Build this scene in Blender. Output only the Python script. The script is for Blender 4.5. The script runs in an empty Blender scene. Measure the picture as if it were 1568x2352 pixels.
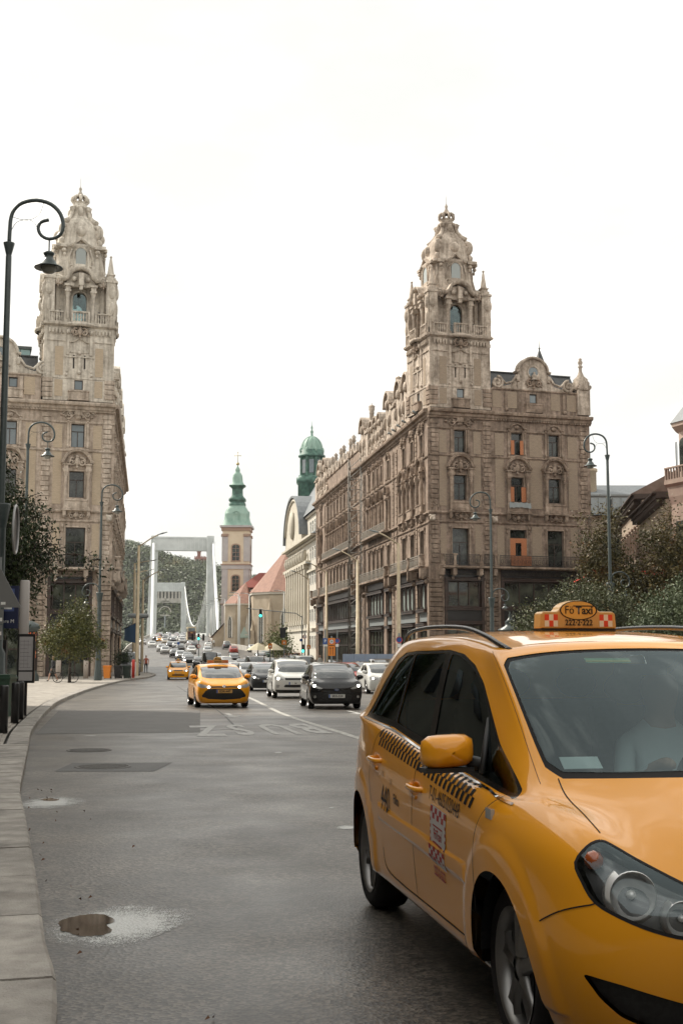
import bpy,bmesh,math,random
import numpy as np
from mathutils import Vector,Matrix,noise as mnoise
from mathutils.geometry import delaunay_2d_cdt
SC=bpy.context.scene
COL=SC.collection
R=math.radians
rnd=random.Random(7)
# ---------------------------------------------------------------- camera
cam_d=bpy.data.cameras.new("camera");cam=bpy.data.objects.new("camera",cam_d);COL.objects.link(cam)
cam.location=(0,0,1.55)
cam.rotation_euler=(R(90)+math.atan(308/2800.0),0,0)
cam_d.sensor_fit='VERTICAL';cam_d.sensor_height=24.0
cam_d.lens=24.0*2800.0/2352.0
cam_d.clip_start=0.1;cam_d.clip_end=9000
SC.camera=cam
# ---------------------------------------------------------------- daylight: bright overcast with a soft sun ahead-left
SUN_EL,SUN_AZ=R(42),R(-58)
w=bpy.data.worlds.new("World");SC.world=w;w.use_nodes=True
nt=w.node_tree;nt.nodes.clear()
def wn(t,**k):
 n=nt.nodes.new(t)
 for a,b in k.items():setattr(n,a,b)
 return n
out=wn('ShaderNodeOutputWorld');bg=wn('ShaderNodeBackground')
sky=wn('ShaderNodeTexSky',sky_type='NISHITA',sun_disc=False,sun_elevation=SUN_EL,sun_rotation=SUN_AZ)
sky.air_density=1.0;sky.dust_density=3.0
tc=wn('ShaderNodeTexCoord')
mp=wn('ShaderNodeMapping');mp.inputs['Scale'].default_value=(1.0,1.0,2.6)
n1=wn('ShaderNodeTexNoise');n1.inputs['Scale'].default_value=2.6;n1.inputs['Detail'].default_value=7;n1.inputs['Roughness'].default_value=.58
cr=wn('ShaderNodeValToRGB')
cr.color_ramp.elements[0].position=.40;cr.color_ramp.elements[0].color=(9.2,9.15,8.65,1)
cr.color_ramp.elements[1].position=.60;cr.color_ramp.elements[1].color=(17.5,16.7,15.2,1)
e=cr.color_ramp.elements.new(.5);e.color=(9.9,9.75,9.2,1)
mx=wn('ShaderNodeMix',data_type='RGBA');mx.inputs[0].default_value=.9
nt.links.new(tc.outputs['Generated'],mp.inputs['Vector']);nt.links.new(mp.outputs[0],n1.inputs['Vector'])
nt.links.new(n1.outputs['Fac'],cr.inputs[0])
nt.links.new(sky.outputs[0],mx.inputs[6]);nt.links.new(cr.outputs[0],mx.inputs[7])
nt.links.new(mx.outputs[2],bg.inputs['Color']);bg.inputs['Strength'].default_value=0.1
nt.links.new(bg.outputs[0],out.inputs[0])
sd=bpy.data.lights.new("sun",'SUN');sun=bpy.data.objects.new("sun",sd);COL.objects.link(sun)
sd.energy=4.6;sd.angle=R(2.5);sd.color=(1.0,.93,.82)
_sv=Vector((math.sin(SUN_AZ)*math.cos(SUN_EL),math.cos(SUN_AZ)*math.cos(SUN_EL),math.sin(SUN_EL)))
sun.rotation_euler=_sv.to_track_quat('Z','Y').to_euler()
vs=SC.view_settings;vs.view_transform='Standard';vs.look='None';vs.exposure=0.22;vs.gamma=1.0;vs.use_curve_mapping=False
SC.cycles.max_bounces=6;SC.cycles.transparent_max_bounces=10;SC.cycles.caustics_reflective=False;SC.cycles.caustics_refractive=False
SC.cycles.use_denoising=True
# ---------------------------------------------------------------- helpers
KN=[(-60,0),(8,0),(20,-.12),(37,-.42),(97,-1.15),(150,-1.35),(200,-.8),(250,.8),(400,3.6),(560,6.3),(900,10),(9000,10)]
_kx=[k[0]for k in KN];_kz=[k[1]for k in KN]
def gz(y):return float(np.interp(y,_kx,_kz))
MATS={}
def mat(name,col,rough=.6,metal=0.,spec=.5,col2=None,scale=5.,bump=0.,bscale=None,coat=0.,emit=0.,detail=4.,lo=.35,hi=.65,coord='Object',stretch=None,trans=0.):
 if name in MATS:return MATS[name]
 m=bpy.data.materials.new(name);m.use_nodes=True;t=m.node_tree;N=t.nodes;L=t.links
 b=N['Principled BSDF']
 b.inputs['Base Color'].default_value=(*col,1);b.inputs['Roughness'].default_value=rough
 b.inputs['Metallic'].default_value=metal;b.inputs['Specular IOR Level'].default_value=spec
 b.inputs['Coat Weight'].default_value=coat;b.inputs['Coat Roughness'].default_value=.04
 if trans:b.inputs['Transmission Weight'].default_value=trans
 if emit:
  b.inputs['Emission Color'].default_value=(*col,1);b.inputs['Emission Strength'].default_value=emit
 if col2 is not None or bump:
  c=N.new('ShaderNodeTexCoord');mpn=N.new('ShaderNodeMapping')
  if stretch:mpn.inputs['Scale'].default_value=stretch
  L.new(c.outputs[coord],mpn.inputs[0])
 if col2 is not None:
  n=N.new('ShaderNodeTexNoise');n.inputs['Scale'].default_value=scale;n.inputs['Detail'].default_value=detail
  r=N.new('ShaderNodeValToRGB');r.color_ramp.elements[0].position=lo;r.color_ramp.elements[1].position=hi
  r.color_ramp.elements[0].color=(*col,1);r.color_ramp.elements[1].color=(*col2,1)
  L.new(mpn.outputs[0],n.inputs['Vector']);L.new(n.outputs['Fac'],r.inputs[0]);L.new(r.outputs[0],b.inputs['Base Color'])
 if bump:
  n2=N.new('ShaderNodeTexNoise');n2.inputs['Scale'].default_value=bscale or scale*4;n2.inputs['Detail'].default_value=3
  bp=N.new('ShaderNodeBump');bp.inputs['Strength'].default_value=bump;bp.inputs['Distance'].default_value=.02
  L.new(mpn.outputs[0],n2.inputs['Vector']);L.new(n2.outputs['Fac'],bp.inputs['Height']);L.new(bp.outputs[0],b.inputs['Normal'])
 MATS[name]=m
 return m
def glass_mat(name,tint,refl=1.0,alpha=.5,rough=.02):
 if name in MATS:return MATS[name]
 m=bpy.data.materials.new(name);m.use_nodes=True;t=m.node_tree;N=t.nodes;L=t.links
 N.clear();o=N.new('ShaderNodeOutputMaterial');mxs=N.new('ShaderNodeMixShader');tr=N.new('ShaderNodeBsdfTransparent')
 gl=N.new('ShaderNodeBsdfGlossy');fr=N.new('ShaderNodeFresnel');fr.inputs['IOR'].default_value=1.52
 mt=N.new('ShaderNodeMath');mt.operation='MULTIPLY';mt.inputs[1].default_value=refl;mt.use_clamp=True
 tr.inputs[0].default_value=(*[tint[i]*alpha for i in range(3)],1);gl.inputs['Roughness'].default_value=rough
 gl.inputs[0].default_value=(.80,.96,1,1)
 L.new(fr.outputs[0],mt.inputs[0]);L.new(mt.outputs[0],mxs.inputs[0]);L.new(tr.outputs[0],mxs.inputs[1]);L.new(gl.outputs[0],mxs.inputs[2]);L.new(mxs.outputs[0],o.inputs[0])
 MATS[name]=m
 return m
def mkobj(name,me,parent=None,loc=None,M=None):
 o=bpy.data.objects.new(name,me);COL.objects.link(o)
 if parent is not None:o.parent=parent
 if M is not None:o.matrix_local=M
 elif loc is not None:o.location=loc
 return o
def tag(o,label=None,cat=None,group=None,kind=None):
 if label:o['label']=label
 if cat:o['category']=cat
 if group:o['group']=group
 if kind:o['kind']=kind
 return o
def thing(name,label,cat,loc=(0,0,0),rz=0.,group=None,scale=None):
 o=bpy.data.objects.new(name,None);COL.objects.link(o);o.empty_display_size=.2
 o.location=loc;o.rotation_euler=(0,0,rz)
 if scale:o.scale=scale
 return tag(o,label,cat,group)
class MB:
 """collects primitives into one mesh"""
 def __init__(s):s.v=[];s.f=[];s.m=[];s.sm=[]
 def add(s,vs,fs,mi=0,smooth=False):
  o=len(s.v);s.v.extend([tuple(v)for v in vs])
  for f in fs:s.f.append(tuple(i+o for i in f));s.m.append(mi);s.sm.append(smooth)
  return s
 def box(s,x0,y0,z0,x1,y1,z1,mi=0,bottom=True):
  v=[(x0,y0,z0),(x1,y0,z0),(x1,y1,z0),(x0,y1,z0),(x0,y0,z1),(x1,y0,z1),(x1,y1,z1),(x0,y1,z1)]
  f=[(4,5,6,7),(0,1,5,4),(1,2,6,5),(2,3,7,6),(3,0,4,7)]
  if bottom:f.append((3,2,1,0))
  return s.add(v,f,mi)
 def cbox(s,c,d,mi=0):return s.box(c[0]-d[0]/2,c[1]-d[1]/2,c[2]-d[2]/2,c[0]+d[0]/2,c[1]+d[1]/2,c[2]+d[2]/2,mi)
 def bevbox(s,x0,y0,z0,x1,y1,z1,b,mi=0):
  """box with chamfered top/vertical outline (front = -y side gets the chamfer)"""
  v=[(x0,y1,z0),(x1,y1,z0),(x1,y1,z1),(x0,y1,z1),(x0,y0+b,z0),(x1,y0+b,z0),(x1,y0+b,z1),(x0,y0+b,z1),(x0+b,y0,z0+b),(x1-b,y0,z0+b),(x1-b,y0,z1-b),(x0+b,y0,z1-b)]
  f=[(0,1,5,4),(1,2,6,5),(2,3,7,6),(3,0,4,7),(4,5,9,8),(5,6,10,9),(6,7,11,10),(7,4,8,11),(8,9,10,11)]
  return s.add(v,f,mi)
 def lathe(s,prof,n=12,c=(0,0,0),mi=0,smooth=True,a0=0.,a1=2*math.pi,sx=1.,sy=1.):
  """prof: (r, z)"""
  full=abs(a1-a0-2*math.pi)<1e-6;k=n if full else n+1;vs=[];fs=[]
  for r_,z in prof:
   for i in range(k):
    a=a0+(a1-a0)*i/n;vs.append((c[0]+sx*r_*math.cos(a),c[1]+sy*r_*math.sin(a),c[2]+z))
  for j in range(len(prof)-1):
   for i in range(n):
    i2=(i+1)%k if full else i+1
    fs.append((j*k+i,j*k+i2,(j+1)*k+i2,(j+1)*k+i))
  return s.add(vs,fs,mi,smooth)
 def tube(s,pts,r,n=8,mi=0,smooth=True,closed=False,flat=1.0):
  pts=[Vector(p)for p in pts];rr=r if isinstance(r,(list,tuple))else[r]*len(pts);vs=[];fs=[]
  T0=None;X=None
  for i,p in enumerate(pts):
   a=pts[i-1]if i>0 else(pts[-1]if closed else p);b=pts[i+1]if i<len(pts)-1 else(pts[0]if closed else p)
   T=(b-a).normalized()if(b-a).length>1e-9 else Vector((0,0,1))
   if X is None:
    X=T.orthogonal().normalized()
    if abs(T.z)<.9:X=T.cross(Vector((0,0,1))).normalized()
   else:
    X=(X-T*X.dot(T));X=X.normalized()if X.length>1e-6 else T.orthogonal().normalized()
   Y=T.cross(X)
   for k in range(n):
    an=2*math.pi*k/n;vs.append(p+X*math.cos(an)*rr[i]+Y*math.sin(an)*rr[i]*flat)
  m=len(pts)
  for i in range(m if closed else m-1):
   i2=(i+1)%m
   for k in range(n):fs.append((i*n+k,i*n+(k+1)%n,i2*n+(k+1)%n,i2*n+k))
  if not closed:
   fs.append(tuple(range(n-1,-1,-1)));fs.append(tuple((m-1)*n+k for k in range(n)))
  return s.add(vs,fs,mi,smooth)
 def prism(s,pts,y0,y1,mi=0,smooth=False,cap=True):
  """pts in (x,z), extruded from y0 (front) to y1"""
  n=len(pts);vs=[(p[0],y0,p[1])for p in pts]+[(p[0],y1,p[1])for p in pts]
  fs=[(i,(i+1)%n,n+(i+1)%n,n+i)for i in range(n)]
  s.add(vs,fs,mi,smooth)
  if cap:s.add(vs,[tuple(range(n-1,-1,-1)),tuple(range(n,2*n))],mi)
  return s
 def sweepxz(s,path,prof,mi=0,smooth=False):
  """path in (x,z) plane; prof (out, y): out = offset along the path's normal, y = depth"""
  vs=[];fs=[];n=len(prof)
  for i,p in enumerate(path):
   a=path[max(i-1,0)];b=path[min(i+1,len(path)-1)];tx,tz=b[0]-a[0],b[1]-a[1];l=math.hypot(tx,tz)or 1
   nx,nz=-tz/l,tx/l
   for o_,y in prof:vs.append((p[0]+nx*o_,y,p[1]+nz*o_))
  for i in range(len(path)-1):
   for k in range(n):fs.append((i*n+k,i*n+(k+1)%n,(i+1)*n+(k+1)%n,(i+1)*n+k))
  m=len(path)-1
  s.add(vs,fs,mi,smooth);s.add(vs[:n],[tuple(range(n))],mi);s.add(vs[m*n:],[tuple(range(n-1,-1,-1))],mi)
  return s
 def ball(s,c,r,n=8,m=5,mi=0,sc=(1,1,1),smooth=True):
  vs=[];fs=[]
  for j in range(m+1):
   t=math.pi*j/m
   for i in range(n):
    a=2*math.pi*i/n;vs.append((c[0]+r*sc[0]*math.sin(t)*math.cos(a),c[1]+r*sc[1]*math.sin(t)*math.sin(a),c[2]+r*sc[2]*math.cos(t)))
  for j in range(m):
   for i in range(n):fs.append((j*n+i,(j+1)*n+i,(j+1)*n+(i+1)%n,j*n+(i+1)%n))
  return s.add(vs,fs,mi,smooth)
 def mesh(s,name,mats):
  me=bpy.data.meshes.new(name);me.from_pydata(s.v,[],s.f)
  for m in(mats if isinstance(mats,(list,tuple))else[mats]):me.materials.append(m)
  me.polygons.foreach_set('material_index',s.m);me.polygons.foreach_set('use_smooth',s.sm)
  me.update();return me
 def fixed(s,name,mats):
  me=s.mesh(name,mats);bm=bmesh.new();bm.from_mesh(me)
  bmesh.ops.remove_doubles(bm,verts=bm.verts,dist=1e-5);bmesh.ops.recalc_face_normals(bm,faces=bm.faces);bm.to_mesh(me);bm.free();return me
 def build(s,name,mats,parent=None,loc=None,M=None,fix=True):
  return mkobj(name,(s.fixed if fix else s.mesh)(name,mats),parent,loc,M)
def arc(cx,cz,r,a0,a1,n,rz=None):
 rz=rz or r
 return[(cx+r*math.cos(R(a0+(a1-a0)*i/n)),cz+rz*math.sin(R(a0+(a1-a0)*i/n)))for i in range(n+1)]
def text_mesh(txt,size,bold=False,extrude=0.0,align='CENTER',name='lettering'):
 cu=bpy.data.curves.new(name,'FONT');cu.body=txt;cu.size=size;cu.align_x=align;cu.align_y='CENTER';cu.extrude=extrude
 cu.resolution_u=3
 if bold:cu.offset=size*.022
 o=bpy.data.objects.new(name,cu);COL.objects.link(o)
 dg=bpy.context.evaluated_depsgraph_get();dg.update()
 me=bpy.data.meshes.new_from_object(o.evaluated_get(dg));bpy.data.objects.remove(o);bpy.data.curves.remove(cu)
 return me
def text_obj(txt,size,m,M,parent=None,bold=False,extrude=0.,align='CENTER',name='lettering',sx=1.):
 me=text_mesh(txt,size,bold,extrude,align,name);me.materials.clear();me.materials.append(m)
 if sx!=1.:me.transform(Matrix.Diagonal((sx,1,1,1)))
 return mkobj(name,me,parent,M=M)
def MAT(loc,rx=0.,ry=0.,rz=0.):
 return Matrix.Translation(loc)@Matrix.Rotation(rz,4,'Z')@Matrix.Rotation(ry,4,'Y')@Matrix.Rotation(rx,4,'X')
 # materials shared
M_DARK=mat('black_paint',(.012,.012,.013),.35)
M_RUBBER=mat('rubber',(.014,.013,.013),.75,spec=.3)
M_PLASTIC=mat('black_plastic',(.02,.02,.02),.5)
M_CHROME=mat('chrome',(.75,.75,.75),.12,metal=1.)
M_ALLOY=mat('alloy',(.25,.245,.24),.34,metal=.9)
M_IRON=mat('lamp_iron',(.045,.06,.06),.38,spec=.5,col2=(.06,.078,.076),scale=8)
M_WHITE=mat('white_paint',(.78,.78,.75),.5)
M_WOODOR=mat('orange_paint',(.75,.24,.03),.5)
M_RED=mat('red_paint',(.55,.04,.025),.45)
M_BLUE=mat('blue_paint',(.03,.09,.30),.45)
# ================================================================ ground
def road_mat():
 m=bpy.data.materials.new('asphalt');m.use_nodes=True;t=m.node_tree;N=t.nodes;L=t.links;b=N['Principled BSDF']
 c=N.new('ShaderNodeTexCoord')
 def noise(sc,det=4,rough=.6,stretch=None):
  n=N.new('ShaderNodeTexNoise');n.inputs['Scale'].default_value=sc;n.inputs['Detail'].default_value=det;n.inputs['Roughness'].default_value=rough
  if stretch:
   q=N.new('ShaderNodeMapping');q.inputs['Scale'].default_value=stretch;L.new(c.outputs['Object'],q.inputs[0]);L.new(q.outputs[0],n.inputs['Vector'])
  else:L.new(c.outputs['Object'],n.inputs['Vector'])
  return n
 def ramp(src,p0,c0,p1,c1):
  r=N.new('ShaderNodeValToRGB');r.color_ramp.elements[0].position=p0;r.color_ramp.elements[1].position=p1
  r.color_ramp.elements[0].color=(*c0,1);r.color_ramp.elements[1].color=(*c1,1);L.new(src,r.inputs[0]);return r
 def mixc(kind,f,a,b_):
  q=N.new('ShaderNodeMix');q.data_type='RGBA';q.blend_type=kind
  if isinstance(f,float):q.inputs[0].default_value=f
  else:L.new(f,q.inputs[0])
  L.new(a,q.inputs[6]);L.new(b_,q.inputs[7]);return q.outputs[2]
 big=ramp(noise(.16,5,.55,(1,.45,1)).outputs['Fac'],.35,(.038,.034,.029),.68,(.088,.081,.071))
 mid=ramp(noise(1.1,5).outputs['Fac'],.34,(.50,.49,.47),.62,(1.16,1.14,1.11))
 c1=mixc('MULTIPLY',1.0,big.outputs[0],mid.outputs[0])
 stain=ramp(noise(.45,6,.65,(1,.6,1)).outputs['Fac'],.33,(.45,.42,.38),.47,(1,1,1));c1=mixc('MULTIPLY',1.0,c1,stain.outputs[0])
 # stones in the binder
 vo=N.new('ShaderNodeTexVoronoi');vo.inputs['Scale'].default_value=50;L.new(c.outputs['Object'],vo.inputs['Vector'])
 sepc=N.new('ShaderNodeSeparateColor');L.new(vo.outputs['Color'],sepc.inputs[0])
 st=ramp(sepc.outputs[0],.25,(.36,.35,.33),.92,(2.6,2.5,2.4))
 c2=mixc('MULTIPLY',.85,c1,st.outputs[0])
 # worn whitish flecks and darker tar spots
 fl=ramp(noise(2.1,6,.72).outputs['Fac'],.665,(0,0,0),.72,(1,1,1))
 fm=N.new('ShaderNodeMath');fm.operation='MULTIPLY';fm.inputs[1].default_value=.5;L.new(fl.outputs[0],fm.inputs[0])
 grey=N.new('ShaderNodeRGB');grey.outputs[0].default_value=(.27,.27,.26,1)
 c3=mixc('MIX',fm.outputs[0],c2,grey.outputs[0])
 L.new(c3,b.inputs['Base Color'])
 rr=ramp(noise(.7,3).outputs['Fac'],.3,(.34,.34,.34),.7,(.50,.5,.5));L.new(rr.outputs[0],b.inputs['Roughness'])
 b.inputs['Specular IOR Level'].default_value=.75
 bp=N.new('ShaderNodeBump');bp.inputs['Strength'].default_value=.30;bp.inputs['Distance'].default_value=.005
 L.new(vo.outputs['Distance'],bp.inputs['Height']);L.new(bp.outputs[0],b.inputs['Normal'])
 return m
M_ROAD=road_mat()
M_PAVE=mat('paving_stone',(.27,.245,.21),.75,col2=(.36,.33,.29),scale=3.,bump=.35,bscale=60.,spec=.35)
M_KERB=mat('kerb_granite',(.25,.23,.205),.72,col2=(.37,.345,.31),scale=5.,bump=.5,bscale=90.,spec=.35)
def vary(m,amt):
 N=m.node_tree.nodes;L=m.node_tree.links;b=N['Principled BSDF'];src=b.inputs['Base Color'].links[0].from_socket;oi=N.new('ShaderNodeObjectInfo');mr=N.new('ShaderNodeMapRange');mr.inputs['To Min'].default_value=1-amt;mr.inputs['To Max'].default_value=1+amt;q=N.new('ShaderNodeMix');q.data_type='RGBA';q.blend_type='MULTIPLY';q.inputs[0].default_value=1;L.new(oi.outputs['Random'],mr.inputs[0]);L.new(src,q.inputs[6]);L.new(mr.outputs[0],q.inputs[7])
 g=N.new('ShaderNodeNewGeometry');n=N.new('ShaderNodeTexNoise');n.inputs['Scale'].default_value=1.7;n.inputs['Detail'].default_value=6;n.inputs['Roughness'].default_value=.65;L.new(g.outputs['Position'],n.inputs['Vector']);r=N.new('ShaderNodeMapRange');r.inputs['From Min'].default_value=.38;r.inputs['From Max'].default_value=.58;r.inputs['To Min'].default_value=.68;r.inputs['To Max'].default_value=1.05;L.new(n.outputs['Fac'],r.inputs[0]);q2=N.new('ShaderNodeMix');q2.data_type='RGBA';q2.blend_type='MULTIPLY';q2.inputs[0].default_value=1;L.new(q.outputs[2],q2.inputs[6]);L.new(r.outputs[0],q2.inputs[7]);L.new(q2.outputs[2],b.inputs['Base Color'])
vary(M_KERB,.12);vary(M_PAVE,.08)
M_EARTH=mat('town_ground',(.12,.115,.10),.9,col2=(.17,.16,.14),scale=.1)
def sheet(name,xs,ys,zoff,m,kind='structure',keep=None):
 vs=[];fs=[]
 for y in ys:
  for x in xs(y)if callable(xs)else xs:vs.append((x,y,gz(y)+zoff))
 n=len(xs(ys[0]))if callable(xs)else len(xs)
 for j in range(len(ys)-1):
  for i in range(n-1):fs.append((j*n+i,j*n+i+1,(j+1)*n+i+1,(j+1)*n+i))
 me=bpy.data.meshes.new(name);me.from_pydata(vs,[],fs);me.materials.append(m)
 for p in me.polygons:p.use_smooth=True
 o=mkobj(name,me);o['kind']=kind;return o
YS=[-60,-20,0,4,8,12,16,20,26,32,37,45,55,65,75,85,97,110,125,150,175,200,225,250,300,350,400,480,560]
sheet('ground',[-5000,-1500,-400,-150,-60,0,60,150,400,1500,5000],YS[:-9]+[200,225,232,400,700,1100,5500],-.10,M_EARTH)if False else None
# terrain: one sheet to the horizon, sinking to the river behind the quay
def terr():
 ys=[-300,-60,0,37,97,150,200,250,300,420,560,900,5500];zz=[-.3,-.1,-.1,-.52,-1.25,-1.45,-1.3,-1.2,-1.2,-1.4,-4,-4,-4]
 xs=[-5000,-1500,-400,-150,-60,0,60,150,400,1500,5000]
 vs=[(x,y,z-.02)for y,z in zip(ys,zz)for x in xs];n=len(xs)
 fs=[(j*n+i,j*n+i+1,(j+1)*n+i+1,(j+1)*n+i)for j in range(len(ys)-1)for i in range(n-1)]
 me=bpy.data.meshes.new('ground');me.from_pydata(vs,[],fs);me.materials.append(M_EARTH)
 mkobj('ground',me)['kind']='structure'
terr()
# roadway: follows the street and climbs to the bridge
_ry=[125,160,200,275,350,425,560];_rl=[-28,-31,-36,-47,-57.5,-68,-86.5];_rr=[3,-2,-9,-26.0,-36.5,-45.5,-60.5]
def rx(y):
 if y<=110:return(-22-.05*y if y>30 else-16,40)
 return float(np.interp(y,_ry,_rl)),float(np.interp(y,[110]+_ry,[12]+_rr))
def rxs(y):
 a,b_=rx(y);return[a+(b_-a)*k/12 for k in range(13)]
sheet('road',rxs,YS,0.,M_ROAD)
# left kerb line (x, y at the foot of the kerb)
KL=[(-.35,.5),(-.62,2.4),(-1.14,5.08),(-1.45,6.17),(-1.77,7.34),(-2.3,9.24),(-2.84,11.16),(-3.38,13.08),(-4.05,15.85),(-4.95,19.6),(-6.35,25.5),(-9.0,38.2),(-10.75,48.3),(-13.2,65.5),(-15.7,86.6),(-16.6,97)]
def densify(P,step):
 P=[Vector((*p,0))for p in P];out_=[P[0]]
 # catmull-rom
 for i in range(len(P)-1):
  a=P[max(i-1,0)];b=P[i];c=P[i+1];d=P[min(i+2,len(P)-1)];n=max(1,int((c-b).length/step))
  for k in range(1,n+1):
   t=k/n;out_.append(.5*((2*b)+(-a+c)*t+(2*a-5*b+4*c-d)*t*t+(-a+3*b-3*c+d)*t**3))
 return out_
KP=densify(KL,.25)
def offset_path(P,d):
 o=[]
 for i,p in enumerate(P):
  t=(P[min(i+1,len(P)-1)]-P[max(i-1,0)]).normalized();o.append(Vector((p.x-t.y*d,p.y+t.x*d,0)))
 return o
KH=.13
# kerb stones, each a stone of its own
pavement=thing('pavement',None,None);pavement['kind']='structure'
def kerb_run(P,W,L0,parent,h=KH,gap=.022):
 acc=0.;start=0;O=offset_path(P,W);k=0
 for i in range(1,len(P)):
  acc+=(P[i]-P[i-1]).length
  L=L0*(1+.12*math.sin(k*2.3))
  if acc>=L or i==len(P)-1:
   vs=[];seg=range(start,i+1);jz=rnd.uniform(-.004,.004)
   for q,j in enumerate(seg):
    a,b=P[j].copy(),O[j].copy()
    if q==0 or j==i:
     t=(P[min(j+1,len(P)-1)]-P[max(j-1,0)]).normalized()*gap/2*(1 if q==0 else-1);a+=t;b+=t
    n_=(b-a).normalized();z=gz(a.y);c=.018
    for(pp,zz)in((a,z-.05),(a,z+h-c),(a+n_*c,z+h+jz),(b,z+h+jz),(b,z-.05)):vs.append((pp.x,pp.y,zz))
   n=5;fs=[];m=len(vs)//n
   for q in range(m-1):
    for s_ in range(4):fs.append((q*n+s_,q*n+s_+1,(q+1)*n+s_+1,(q+1)*n+s_))
   fs.append(tuple(range(5))[::-1]);fs.append(tuple((m-1)*n+s_ for s_ in range(5)))
   me=bpy.data.meshes.new('kerb_stone');me.from_pydata(vs,[],fs);me.materials.append(M_KERB);me.update()
   o=mkobj('kerb_stone',me,parent)
   bm=bmesh.new();bm.from_mesh(me);bmesh.ops.recalc_face_normals(bm,faces=bm.faces);bm.to_mesh(me);bm.free()
   acc=0;start=i;k+=1
near=[p for p in KP if p.y<19.7];far=[p for p in KP if p.y>=19.4]
kerb_run(near,.46,1.05,pavement);kerb_run(far,.34,2.0,pavement)
# paving sheet behind the kerb and out to the building
O1=offset_path(KP,.40)
vs=[];fs=[]
for p in O1:
 for q in(0,.25,.6,1):
  xx=p.x+(-60-p.x)*q;vs.append((xx,p.y,gz(p.y)+KH-.022))
for j in range(len(O1)-1):
 for i in range(3):fs.append((j*4+i,j*4+i+1,(j+1)*4+i+1,(j+1)*4+i))
 # continue past the corner to the building line
b0=len(vs)
for y,x in((97,-16.95),(108,-18.4),(112,-19.2),(125,-21.2),(150,-25.2)):
 for q in(0,.25,.6,1):vs.append((x+(-60-x)*q,y,gz(y)+KH-.022))
for j in range(4):
 for i in range(3):fs.append((b0+j*4+i,b0+j*4+i+1,b0+(j+1)*4+i+1,b0+(j+1)*4+i))
me=bpy.data.meshes.new('paving_bed');me.from_pydata(vs,[],fs);me.materials.append(M_PAVE)
mkobj('paving_bed',me,pavement)
# slabs close enough to be told apart
slab_n=0
O2=offset_path(KP,.475)
def slab(P4,jz):
 c=sum((Vector(p)for p in P4),Vector())/4
 vs=[]
 for p in P4:
  v=Vector(p);v+=(c-v).normalized()*.006;vs.append(v)
 top=[(v.x,v.y,gz(v.y)+KH-.004+jz)for v in vs];bot=[(v.x,v.y,gz(v.y)+KH-.03)for v in vs]
 me=bpy.data.meshes.new('paving_slab');me.from_pydata(top+bot,[],[(0,1,2,3),(0,4,5,1),(1,5,6,2),(2,6,7,3),(3,7,4,0)]);me.materials.append(M_PAVE)
 bm=bmesh.new();bm.from_mesh(me);bmesh.ops.recalc_face_normals(bm,faces=bm.faces);bm.to_mesh(me);bm.free()
 if me.polygons[0].normal.z<0:me.flip_normals()
 mkobj('paving_slab',me,pavement)
L2=[[],[]]
pth=[offset_path(KP,.475+.62*k)for k in range(7)]
step=4
for k in range(6):
 i=8+(k%2)*2
 while i+step<len(pth[k])and pth[k][i].y<30:
  if pth[k][i].y>6.5 and slab_n<230:
   a,b,c,d=pth[k][i],pth[k][i+step],pth[k+1][i+step],pth[k+1][i]
   slab([a,b,c,d],rnd.uniform(-.003,.003));slab_n+=1
  i+=step
  # island with kerb where the van is parked (beyond the lamp)
IS=[(-24,84.0),(-19.6,84.4),(-18.4,85.6),(-18.0,88),(-18.9,95),(-20,101)]
IS=[(-18.3,79.5),(-16.9,80.6),(-16.2,83.0),(-16.3,86.5),(-16.8,92)]
# markings
M_MARK=mat('road_marking',(.46,.45,.41),.6,col2=(.20,.195,.18),scale=9.,lo=.42,hi=.70)
M_TAR=mat('asphalt_patch',(.043,.042,.040),.55,col2=(.06,.058,.054),scale=3.,bump=.3,bscale=120)
def flat_poly(name,pts,m,dz=.004,**k):
 vs=[(x,y,gz(y)+dz)for x,y in pts];me=bpy.data.meshes.new(name);me.from_pydata(vs,[],[tuple(range(len(vs)))]);me.materials.append(m)
 if me.polygons[0].normal.z<0:me.flip_normals()
 o=mkobj(name,me);o['kind']='structure';return o
def line(name,P,wd,m=M_MARK,dz=.004,step=2.):
 P=densify(P,step);A=offset_path(P,wd/2);B=offset_path(P,-wd/2);vs=[]
 for a,b in zip(A,B):vs+=[(a.x,a.y,gz(a.y)+dz),(b.x,b.y,gz(b.y)+dz)]
 fs=[(2*i,2*i+1,2*i+3,2*i+2)for i in range(len(P)-1)]
 me=bpy.data.meshes.new(name);me.from_pydata(vs,[],fs);me.materials.append(m)
 if me.polygons[0].normal.z<0:me.flip_normals()
 o=mkobj(name,me);o['kind']='structure';return o
line('lane_line',[(3.6,6),(1.9,13.5),(.35,23.2),(-1.6,35),(-4.16,53.5),(-7.4,72)],.16)
line('asphalt_joint',[(-2.3,27.2),(-4.1,40),(-7.5,60),(-10,75)],.05,M_TAR)
line('asphalt_joint',[(-6.1,24.7),(-4.6,25.2),(-2.3,26.6)],.09,M_TAR)
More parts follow.
